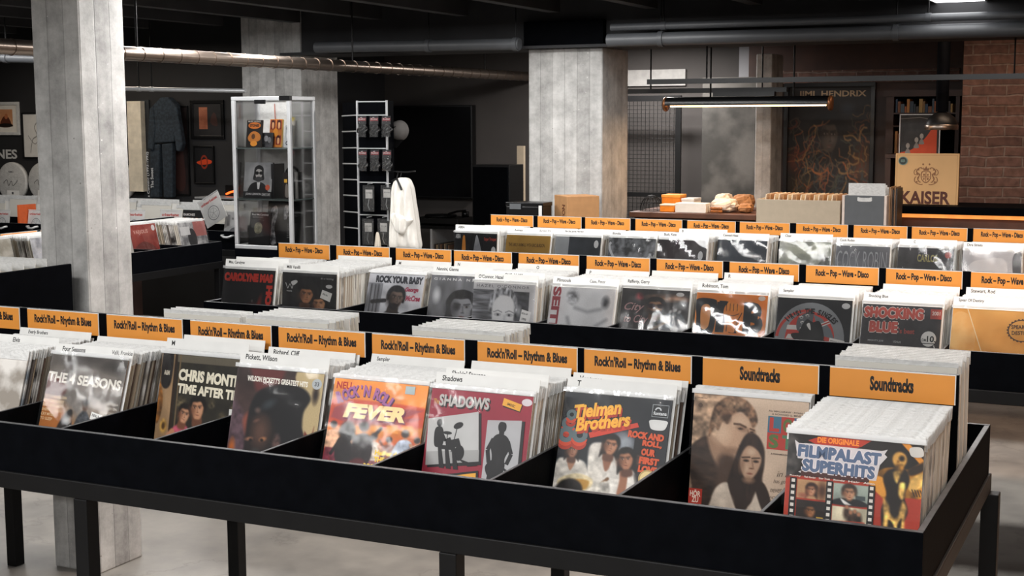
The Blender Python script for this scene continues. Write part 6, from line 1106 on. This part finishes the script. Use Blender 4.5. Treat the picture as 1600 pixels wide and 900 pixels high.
# screen on the back wall, bench with turntable, speaker
A, B = at(613, 308, Y=12.2), at(737, 164, Y=12.2); t = thing('television', (A.x, 12.2, A.z), 'very large dark television screen on the back wall', 'television')
MB().box(0, B.x-A.x, 0, .09, 0, B.z-A.z, M['black2']).build('housing', t, bevel=.006); MB().box(.015, B.x-A.x-.015, -.003, -.0002, .02, B.z-A.z-.015, M['screen']).build('screen', t)
A, B = at(560, 349, Y=11.5), at(728, 349, Y=11.5); bz = A.z; t = thing('media_bench', (A.x, 11.5, 0), 'low dark bench with open shelves under the television', 'bench'); w = B.x-A.x
MB().box(0, w, 0, .5, bz-.03, bz, M['steel']).build('top', t); MB().box(0, w, 0, .5, bz-.5, bz-.47, M['steel']).build('lower_shelf', t)
for x in (0, at(672, 349, Y=11.5).x-A.x, at(710, 349, Y=11.5).x-A.x, w-.02): MB().box(x, x+.02, 0, .5, bz-.469, bz-.031, M['alu'] if x else M['steel']).build('side_panel', t)
for x in (.03, w-.08): MB().box(x, x+.05, .05, .45, 0, bz-.501, M['steel']).build('leg', t)
for k in range(9):
    x = at(677, 365, Y=11.55).x+.021*k; MB().box(x, x+.012, 11.53, 11.84, bz-.4685, bz-.469+.3-.006*(k % 3), cm(('#7d5f4a', '#3a2f2a', '#a08a70', '#55504a')[k % 4])).build('record', **props('record filed upright in the bench under the television', 'record', 'records in the bench'))
A = at(690, 345, Y=11.6); t = thing('turntable', (A.x, 11.7, bz), 'black record player on the bench under the television', 'record player')
MB().box(-.27, .2, -.15, .2, .012, .07, M['black2']).build('plinth', t, bevel=.006); pl = MB().lathe([(.001, .071), (.15, .071), (.155, .08), (.15, .09), (.001, .09)], M['steel'], c=(-.08, .03, 0), n=32).build('platter', t); MB().lathe([(.001, .0903), (.145, .0903), (.145, .092), (.001, .092)], M['black2'], c=(-.08, .03, 0), n=32).build('slip_mat', pl)
MB().tube([(.14, .12, .07), (.14, .12, .13), (.1, .02, .125), (.05, -.06, .105)], .01, M['steel'], 8).lathe([(.001, .07), (.035, .07), (.035, .12), (.001, .12)], M['black2'], c=(.14, .12, 0)).build('tone_arm', t)
for x in (-.24, .16): MB().lathe([(.001, 0), (.02, 0), (.02, .012), (.001, .012)], M['black2'], c=(x, -.1, 0), n=12).build('foot', t)
A, B = at(738, 345, Y=11.4), at(796, 258, Y=11.4); t = thing('floor_speaker', (A.x, 11.4, 0), 'tall black loudspeaker left of the middle column', 'loudspeaker')
w = B.x-A.x; MB().box(0, w, 0, .3, .03, B.z, M['black2']).build('cabinet', t, bevel=.006); MB().box(.015, w-.015, -.012, -.001, .25, B.z-.02, M['black']).build('grille', t); MB().box(-.02, w+.02, -.02, .32, 0, .0295, M['steel']).build('base', t)
A, B = at(808, 345, Y=11.9), at(818, 228, Y=11.9); MB().box(A.x, B.x, 11.9, 11.94, 0, B.z, M['beige']).build('board', **props('narrow pale board leaning upright beside the middle column', 'board')); 

# ------------------------------------------------------------------ boxes by the middle column, counters on the right
t = thing('low_cabinet', (at(778, 330, Y=9.12).x, 9.09, 0), 'black low cabinet behind the third row, under the boxes', 'cabinet'); w = at(1000, 330, Y=9.12).x-t.location.x
MB().box(0, w, 0, .47, .06, 1.09, M['black']).build('body', t, bevel=.004); MB().box(-.01, w+.01, -.01, .48, 1.0905, 1.11, M['steel']).build('top', t); MB().box(.03, w-.03, .03, .44, 0, .0595, M['steel']).build('plinth', t)
A, B = at(791, 333, Y=9.12), at(848, 317, Y=9.12); w = B.x-A.x; bh = B.z-1.111
t = thing('flat_box', (A.x, 9.12, 1.111), 'black flat box with tape beside the middle column', 'box')
MB().box(0, w, 0, .16, 0, bh-.03, M['black2']).build('body', t, bevel=.004); MB().box(-.004, w+.004, -.004, .164, bh-.0295, bh, M['black2']).build('lid', t, bevel=.004); MB().box(.03, .12, -.0055, -.0042, bh-.05, bh-.01, M['fgrey']).box(w-.03, w-.005, -.0055, -.0042, .02, bh-.02, M['card']).build('tape', t)
A = at(886, 333, Y=9.16); bh = at(886, 307, Y=9.16).z-1.111; t = thing('cardboard_box', (A.x, 9.16, 1.111), 'brown cardboard box standing before the middle column', 'box', rot=(0, 0, math.radians(45)))
MB().box(0, .25, 0, .25, 0, bh, M['kraft']).build('carton', t, bevel=.003); MB().box(0, .25, .117, .133, bh+.0002, bh+.001, mat('parcel_tape', '#c9a074', .3)).build('tape', t)
bx = Art(.25, bh, None); bx.step = .0003; bx.text('NON', .62, .92, .3, M['brownink'], w=.45, rot=math.pi/2, bold=.02); bx.build('lettering', t, loc=(-.0004, .25, 0), rot=(0, 0, -math.pi/2))
# mesh door and wall strip
A, B = at(955, 345, Y=11.9), at(1064, 149, Y=11.9); t = thing('mesh_door', (A.x, 11.9, 0), 'black wire mesh door right of the middle column', 'door'); w = B.x-A.x
MB().box(0, w, 0, .03, B.z-.05, B.z, M['black2']).box(w-.05, w, 0, .03, .05, B.z-.05, M['black2']).box(0, .05, 0, .03, .05, B.z-.05, M['black2']).box(0, w, 0, .03, 0, .05, M['black2']).box(.05, w-.05, 0, .03, at(1000, 304, Y=11.9).z-.02, at(1000, 304, Y=11.9).z+.02, M['black2']).build('frame', t)
g = MB()
x = .05
while x < w-.05: g.tube([(x, .012, .05), (x, .012, B.z-.05)], .0022, M['black2'], 5, cap=False); x += .0385
z = .07
while z < B.z-.06: g.tube([(.05, .018, z), (w-.05, .018, z)], .0022, M['black2'], 5, cap=False); z += .0365
g.build('wire_mesh', t)
A, B = at(900, 136, Y=12.29), at(1072, 108, Y=12.29); struct(MB().box(A.x, B.x, 12.27, 12.299, A.z, B.z, mat('pale_wall_paint', '#a5a3a0')), 'trim_pale_wall_band')
# counter with cartons and bags
kz = at(1120, 333, Y=10.2).z
t = thing('wooden_counter', (at(990, 333, Y=10.2).x, 10.1, 0), 'dark wooden counter with cartons and paper bags under the long lamp', 'counter'); w = at(1181, 333, Y=10.1).x-t.location.x
MB().box(0, w, 0, .9, kz-.04, kz, M['wood']).build('top', t, bevel=.004); MB().box(.03, w-.03, .04, .86, .06, kz-.0405, M['dwood']).build('body', t); MB().box(.05, w-.05, .07, .84, 0, .0595, M['steel']).build('plinth', t)
def onk(name, u0, v0, u1, y, d, m, label, cat, rot=0, lid=None, z0=None, v1=None):
    z0 = kz+.0005 if z0 is None else z0; A, B = at(u0, v0, Y=y), at(u1, v0, Y=y); w, h = B.x-A.x, A.z-z0
    t = thing(name, (A.x, y, z0), label, cat, rot=(0, 0, rot)); MB().box(0, w, 0, d, 0, h*.8 if lid else h, m).build('carton', t, bevel=.003)
    if lid: MB().box(-.003, w+.003, -.003, d+.003, h*.8+.0003, h, lid).build('lid', t, bevel=.003)
    return t, w, h
onk('carton', 1031, 319, 1053, 10.2, .12, M['korange'], 'orange carton with flat lid, lower one at the left end of the counter', 'carton', lid=M['cream'])
onk('carton', 1034, 304, 1062, 10.42, .16, M['korange'], 'bigger orange carton behind the smaller orange one on the counter', 'carton', lid=mat('carton_lid', '#f2a13c'))
onk('carton', 1065, 310, 1084, 10.36, .18, M['cloth'], 'upright white carton beside the orange cartons on the counter', 'carton', lid=M['white'])
onk('carton', 1055, 317, 1103, 10.155, .11, M['cloth'], 'long low white carton in the front of the counter', 'carton')
onk('jar_box', 1106, 322, 1130, 10.13, .02, M['glass'], 'small clear box of brown sweets on the counter', 'clear box')
mb = MB(); r = random.Random(4); A = at(1107, 333, Y=10.14); 
for k in range(16): mb.lathe([(.001, -.011), (.009, -.007), (.012, 0), (.009, .007), (.001, .011)], mat('amber_sweets', '#a8672e', .3, var=.4, scale=60), c=(A.x+.018+.011*(k % 8), 10.152, kz+.016+.022*(k//8)), n=8)
mb.build('sweets', kind='stuff', label='brown sweets inside the small clear box', category='sweets')
def paperbag(u0, v0, u1, y, h, d, m, label, seed, z0=None):
    A, B = at(u0, v0, Y=y), at(u1, v0, Y=y); w = B.x-A.x; r = random.Random(seed); n, q = 14, 9; z0 = z0 or kz+.001; mb = MB(); vs = []
    for j in range(q+1):
        ph = math.pi*j/q
        for i in range(n):
            th = 2*math.pi*i/n; rr = 1+r.uniform(-.13, .13)*math.sin(ph)
            cx = math.copysign(abs(math.cos(th))**.6, math.cos(th)); sy = math.copysign(abs(math.sin(th))**.6, math.sin(th))
            vs.append((w/2+w/2*cx*math.sin(ph)**.5*rr, d/2+d/2*sy*math.sin(ph)**.5*rr, max(0, h/2-h/2*math.cos(ph)*rr)))
    mb.add(vs, [(j*n+i, j*n+(i+1) % n, (j+1)*n+(i+1) % n, (j+1)*n+i) for j in range(q) for i in range(n)], m)
    return mb.build('paper_bag', loc=(A.x, y, z0), **props(label, 'paper bag'))
crum = mat('crumpled_white_paper', '#e3d6c4', .8, bump=.4, bscale=30); crk = mat('crumpled_kraft', '#a5764c', .8, var=.2, bump=.4, bscale=30)
paperbag(1106, 315, 1146, 10.24, at(1120, 311, Y=10.25).z-kz, .22, crum, 'crumpled white paper bag lying in the middle of the counter', 3)
paperbag(1112, 310, 1138, 10.5, at(1130, 303, Y=10.55).z-kz, .2, crum, 'pile of white paper behind the crumpled white bag on the counter', 5)
paperbag(1140, 306, 1172, 10.5, at(1155, 304, Y=10.55).z-kz, .22, crk, 'brown paper bag at the right end of the counter', 9)
paperbag(1150, 322, 1172, 10.25, .07, .14, crk, 'small flat brown paper bag in front at the right end of the counter', 12)
A = at(1018, 320, Y=10.25); mb = MB()
for k in range(9): a_ = math.pi*k/9; mb.tube([(.09*math.cos(b)*math.cos(a_), .09*math.cos(b)*math.sin(a_), .12*math.sin(b)) for b in [math.pi*j/10 for j in range(11)]], .002, M['steel'], 5, cap=False)
for h_, r_ in ((.003, .09), (.06, .078), (.1, .05)): mb.tube([(r_*math.cos(2*math.pi*j/20), r_*math.sin(2*math.pi*j/20), h_) for j in range(20)], .0025, M['steel'], 5, closed=True)
mb.build('wire_dome', loc=(A.x, 10.25, kz+.003), **props('grey wire mesh dome at the left end of the counter', 'dome'))
# display counter behind the third row with file boxes
dz = 1.02
t = thing('display_counter', (at(1170, 345, Y=9.5).x, 9.3, 0), 'black counter behind the third row carrying the beige and grey boxes', 'counter'); w = at(1412, 345, Y=9.3).x-t.location.x
MB().box(0, w, 0, .6, dz-.03, dz, M['steel']).build('top', t, bevel=.003); MB().box(.02, w-.02, .03, .57, .05, dz-.0305, M['black']).build('body', t); MB().box(.04, w-.04, .05, .55, 0, .0495, M['steel']).build('plinth', t)
A, B = at(1182, 311, Y=9.42), at(1313, 313, Y=9.42); w, h = B.x-A.x, A.z-dz-.001
t = thing('record_box', (A.x, 9.42, dz+.001), 'wide beige open box of cream sleeves on the counter', 'box')
for nm, x0, x1, y0, y1, z0, z1 in (('front_panel', 0, w, 0, .012, 0, h), ('back_panel', 0, w, .338, .35, 0, h), ('side_panel', 0, .012, .0125, .3375, 0, h), ('side_panel', w-.012, w, .0125, .3375, 0, h), ('base', .0125, w-.0125, .0125, .3375, 0, .012)): MB().box(x0, x1, y0, y1, z0, z1, M['beige']).build(nm, t, bevel=.002)
n = 17
for k in range(n):
    x = A.x+.02+(w-.09)*k/(n-1); r = random.Random(k); MB().box(0, .006, 0, .3, 0, .3, (M['cream'], M['kraft'], M['cream'])[k % 3]).build('sleeved_record', loc=(x, 9.445, dz+.0145+max(0, h-.3+.016+r.uniform(-.004, .006))), rot=(0, .13, 0), **props('record in a cream sleeve leaning in the wide beige box', 'paper sleeve', 'records in the beige box'))  # records in the box, modelled as plain cream sleeves
A, B = at(1316, 305, Y=9.42), at(1386, 305, Y=9.42); w, h = B.x-A.x, A.z-dz-.001
t = thing('file_box', (A.x, 9.42, dz+.001), 'dark grey file box with a white hand hole and tall pale sheets', 'file box')
MB().box(.018, w-.018, 0, .012, 0, h, M['fgrey']).build('front_panel', t, bevel=.003)
for x in (0, w-.0175): MB().box(x, x+.0175, 0, .3, 0, h, mat('pale_pink_board', '#d9c9be')).build('side_panel', t, bevel=.002)
MB().box(.018, w-.018, .288, .3, 0, h, M['fgrey']).build('back_panel', t); MB().box(.018, w-.018, .0125, .2875, 0, .012, M['fgrey']).build('base', t)
hx = at(1351, 312, Y=9.42).x-A.x; hz = at(1351, 312, Y=9.42).z-dz-.001
MB().prism(_cat([(hx-.048, hz+.004, 0), (hx-.045, hz+.016, 0), (hx-.025, hz+.012, 0), (hx+.025, hz+.012, 0), (hx+.045, hz+.016, 0), (hx+.048, hz+.004, 0), (hx+.04, hz-.012, 0), (hx-.04, hz-.012, 0)], 3) and [(p[0], p[1]) for p in _cat([(hx-.048, hz+.004, 0), (hx-.045, hz+.016, 0), (hx-.025, hz+.012, 0), (hx+.025, hz+.012, 0), (hx+.045, hz+.016, 0), (hx+.048, hz+.004, 0), (hx+.04, hz-.012, 0), (hx-.04, hz-.012, 0)], 3)], -.001, -.0002, M['white']).build('hand_hole', t)
for k in range(3):
    zt = at(1340, (286, 289, 293)[k], Y=9.5).z; MB().box(0, w-.05, 0, .004, 0, zt-dz-.014, M['white']).build('paper_sheet', loc=(A.x+.024, 9.5+.06*k, dz+.0135), **props('tall pale sheet standing in the dark grey file box', 'sheet', 'sheets in the file box'))
for k in range(5):
    A2 = at(1389+1.5*k, 292, Y=9.55); MB().box(0, .008, 0, .2, 0, A2.z-dz-.01*(k % 3), cm(('#a5805c', '#7d5f46', '#2f2a28', '#8d6a4c', '#3a3330')[k])).build('book', loc=(at(1390, 292, Y=9.5).x+.011*k, 9.5, dz+.001), **props('thin brown book standing right of the dark grey file box', 'book', 'books beside the file box'))
# bar on the right with a lit strip
bz = at(1500, 323, Y=9.98).z; A = at(1386, 330, Y=9.95)
t = thing('bar_counter', (A.x, 9.95, 0), 'black topped bar with a warm lit strip below its edge, far right', 'bar counter'); w = 4-.02-A.x
MB().box(0, w, 0, .55, bz-.055, bz, M['black']).build('top', t, bevel=.004); MB().box(.06, w, .1, .5, .0, bz-.0555, M['wood']).build('front', t); MB().box(.065, w, .07, .0995, bz-.085, bz-.0558, M['stripglow']).build('light_strip', t)
MB().box(.0, .055, .02, .5, 0, bz-.0555, M['black']).build('end_panel', t)
A, B = at(1397, 323, Y=10.15), at(1499, 240, Y=10.15); w, h = B.x-A.x, B.z-bz-.001
t = thing('wooden_sign', (A.x, 10.15, bz+.001), 'tan wooden sign board with crest and KAISER lettering, standing on the bar', 'sign', rot=(-.02, 0, 0))
a = Art(w, h, M['tan']); bi = '#8a5a34'
for x0, y0, x1, y1 in ((.025, .03, .975, .04), (.025, .03, .032, 1), (.968, .03, .975, 1)): a.rect(x0, y0, x1, y1, '#b98a56')
a.text('KAISER', .1, .74, .26, '#54230f', w=.78, bold=.035); a.text('BEER', .3, .985, .012, bi, w=.4)
a.blob([(.42, .36), (.49, .35), (.56, .36), (.57, .48), (.53, .56), (.49, .58), (.45, .56), (.41, .48)], bi); a.blob([(.435, .375), (.49, .365), (.545, .375), (.555, .48), (.52, .545), (.49, .56), (.46, .545), (.425, .48)], '#d9ad76')
a.line([(.49, .37), (.49, .55)], .012, bi); a.line([(.43, .46), (.55, .46)], .014, bi); a.ell(.46, .42, .016, .022, bi); a.ell(.52, .5, .016, .022, bi); a.ell(.46, .5, .012, .02, bi); a.ell(.52, .42, .012, .02, bi)
a.poly([(.45, .34), (.44, .27), (.465, .3), (.49, .25), (.515, .3), (.54, .27), (.53, .34)], bi); a.ell(.44, .215, .014, .02, bi); a.ell(.54, .215, .014, .02, bi)
for q in (-1, 1):
    a.curve([(.49+q*.08, .56), (.49+q*.13, .5), (.49+q*.1, .42), (.49+q*.15, .36), (.49+q*.11, .29), (.49+q*.06, .31)], .018, bi); a.curve([(.49+q*.05, .6), (.49+q*.12, .6), (.49+q*.18, .54), (.49+q*.15, .46)], .014, bi); a.curve([(.49+q*.09, .4), (.49+q*.17, .42), (.49+q*.19, .36), (.49+q*.15, .31)], .012, bi)
    for k in range(4): a.ell(.49+q*(.12+.02*(k % 2)), .32+.08*k, .012, .018, bi, rot=q*.6)
a.ell(.12, .15, .075, .085, '#6d8a80'); a.ell(.12, .15, .062, .07, '#26302e'); a.text('BEER', .085, .125, .05, '#6d8a80', w=.07, bold=.03)
a.build('face', t); MB().box(0, w, .0005, .03, 0, h, M['tan']).build('board', t)
# bookcase, picture, pendant lamp, poster
A, B = at(1380, 335, Y=11.65), at(1500, 150, Y=11.65); w = B.x-A.x
t = thing('bookcase', (A.x, 11.65, 0), 'tall dark bookcase in the niche behind the sign board', 'bookcase')
MB().box(0, .06, 0, .3, 0, B.z, M['dwood']).build('side_panel', t); MB().box(w-.03, w, 0, .3, 0, B.z, M['dwood']).build('side_panel', t); MB().box(-.02, w+.02, -.02, .3, B.z+.0005, B.z+.05, M['dwood']).build('top_panel', t); MB().box(.061, w-.031, .28, .3, 0, B.z, M['black']).build('back_panel', t)
zsh = [at(1430, v, Y=11.65).z for v in (176, 196, 244, 300)]
for z in zsh: MB().box(.061, w-.031, .0, .279, z-.012, z, M['dwood']).build('shelf', t)
cols = ['#26405a', '#3a2f2a', '#b5762e', '#7d4a26', '#b08a4a', '#2b3a4a', '#4a5a66', '#8d6a3a', '#1f2a36', '#a55a2a']
x = .07; k = 0
while x < w-.06:
    bw = .014+.007*((k*7) % 3); hh = zsh[0]+.0008; MB().box(0, bw, 0, .16, 0, B.z-zsh[0]-.02-.02*((k*5) % 4), cm(cols[(k*3) % 10])).build('book', loc=(A.x+x, 11.68, hh), **props('book on the upper shelf of the dark bookcase', 'book', 'books in the bookcase')); x += bw+.003; k += 1
for k in range(3): MB().box(0, .02, 0, .16, 0, .2-.02*k, cm(cols[k+2])).build('book', loc=(A.x+.07+.024*k, 11.68, zsh[2]+.0008), **props('book at the left of the middle shelf in the dark bookcase', 'book', 'books on the middle shelf'))
A, B = at(1404, 241, Y=11.3), at(1470, 178, Y=11.3)
def pic_orange(w, h):
    a = Art(w, h, ('#26282b', '#3a3c40', 8)); a.blob([(.0, 1), (.3, .9), (.6, .65), (.8, .35), (.9, .0), (1.02, -.02), (1.02, 1.02)], '#d04a1c'); a.rect(.94, 0, 1, 1, '#1a1413')
    for x, y in ((.2, .8), (.42, .65), (.55, .55)): a.ell(x, y, .05, .07, '#a9a6a4'); a.blob([(x-.07, y+.2), (x, y+.06), (x+.07, y+.2)], '#8d8a88')
    a.line([(.0, .1), (.5, .06), (.8, .12)], .015, '#8d8f92'); return a
framed('picture_frame', 1404, 178, 1470, 241, 11.3, .008, M['alu'], pic_orange, 'grey picture with an orange-red sweep, behind the top of the sign board')
A_ = at(1404, 241, Y=11.3); MB().box(A_.x-.1, A_.x+.42, 11.28, 11.62, A_.z-.03, A_.z-.0006, M['dwood']).box(A_.x-.1, A_.x-.06, 11.3, 11.6, 0, A_.z-.03, M['dwood']).box(A_.x+.38, A_.x+.42, 11.3, 11.6, 0, A_.z-.03, M['dwood']).build('side_table', **props('dark narrow stand carrying the orange-red picture behind the sign', 'stand'))
A = at(1471, 199, Y=10.5); r = at(1497, 199, Y=10.5).x-A.x
t = thing('pendant_lamp', (A.x, 10.5, A.z), 'black dome pendant lamp with a shiny rim above the sign board', 'lamp')
MB().lathe([(r*.98, -.015), (r, 0), (r*.97, .03), (r*.8, .07), (r*.45, .1), (r*.2, .115), (r*.19, .115), (r*.4, .095), (r*.76, .065), (r*.93, .028), (r*.95, -.013)], mat('lamp_enamel', '#0c0c0d', .45, spec=.3), n=36).build('shade', t); MB().lathe([(r*.985, -.018), (r*1.01, -.012), (r*1.02, .012), (r*.98, .02)], M['chrome'], n=36).build('rim', [c for c in bpy.data.objects if c.parent == t and c.name.startswith('shade')][0])
MB().tube([(0, 0, .112), (0, 0, CEIL-A.z-.001)], .045, M['black'], 14).build('stem', t)
def pic_poster(w, h):
    p = Paint(130, '#191411', 21).noise(.5, 5, 7); rnd = random.Random(3)
    p.ell(.08, .68, .14, .14, '#5c2f1e', soft=1); p.ell(.9, .7, .16, .25, '#5a3216', soft=1); p.ell(.15, .9, .2, .12, '#3f2f18', soft=1); p.ell(.72, .2, .12, .08, '#2a2d33', soft=1)
    p.poly([(.24, .52), (.26, .36), (.4, .25), (.58, .25), (.72, .36), (.74, .55), (.66, .7), (.36, .7)], '#0d0b0a', soft=.04)
    p.face(.5, .44, .15, '#43372e', '#0e0c0b', '#17110e', rot=.05, turn=.15, neck=1); p.ell(.47, .5, .1, .1, '#55463a', soft=1, a=.5)
    for k in range(105):
        x0, y0 = .5+rnd.uniform(-.45, .45), rnd.uniform(.25, .95); pts = [(x0, y0)]; vx, vy = rnd.uniform(-.1, .1), rnd.uniform(.02, .1)
        for j in range(14):
            vx += rnd.uniform(-.045, .045); vy += rnd.uniform(-.03, .04); sp = math.hypot(vx, vy)+1e-4; vx, vy = vx/sp*.035, vy/sp*.035; pts.append((pts[-1][0]+vx, pts[-1][1]+vy))
        if all(abs(q[0]-.5) > .085 or not .34 < q[1] < .55 for q in pts): p.line(pts, rnd.choice((.005, .008, .012, .016)), rnd.choice(('#5c4a38', '#8a5530', '#3f4544', '#9a7444', '#6b2f1e', '#4a4a3a', '#2c3338', '#b5632e')), soft=.012, a=.85)
    a = Art(w, h, p); a.text('JIMI  HENDRIX', .12, .035, .07, '#9a8062', w=.82, bold=.025); return a
framed('poster_frame', 1222, 128, 1368, 312, 11.955, .035, M['black2'], pic_poster, 'large dark framed music poster with swirling cords, on the brick wall', 'poster', depth=.04)
A = at(1420, 110, Y=10.3)
area('bar_lamp_light', (at(1540, 120, Y=10.2).x, 10.2, 2.5), .8, .2, 8, (1, .7, .48))
area('mesh_wall_fill_light', (at(1010, 100, Y=11.4).x-.1, 11.4, 2.5), .6, .15, 48, (1, .96, .93))  # unseen light added to brighten the wall behind the mesh door
area('warm_floor_fill_light', (1.3, 5.6, 2.6), 1.2, .3, 150, (1, .66, .45))  # unseen warm light added to tint the floor on the right
area('back_wall_fill_light', (-4.3, 11.0, 2.5), .8, .15, 22, (1, .93, .88))  # unseen light added for the back wall beside the middle column
area('left_wall_lamp_light', (-9.0, 9.6, 2.55), 2.2, .12, 14, (1, .86, .7))
if STUFF.v: STUFF.recalc = False; STUFF.build('sleeved_records', kind='stuff', label='rest of the white-topped sleeved records packed in the bins of the far rows', category='records')
for i, (e, s) in enumerate(FILL):
    if i not in USED: bpy.data.objects.remove(s); bpy.data.objects.remove(e)
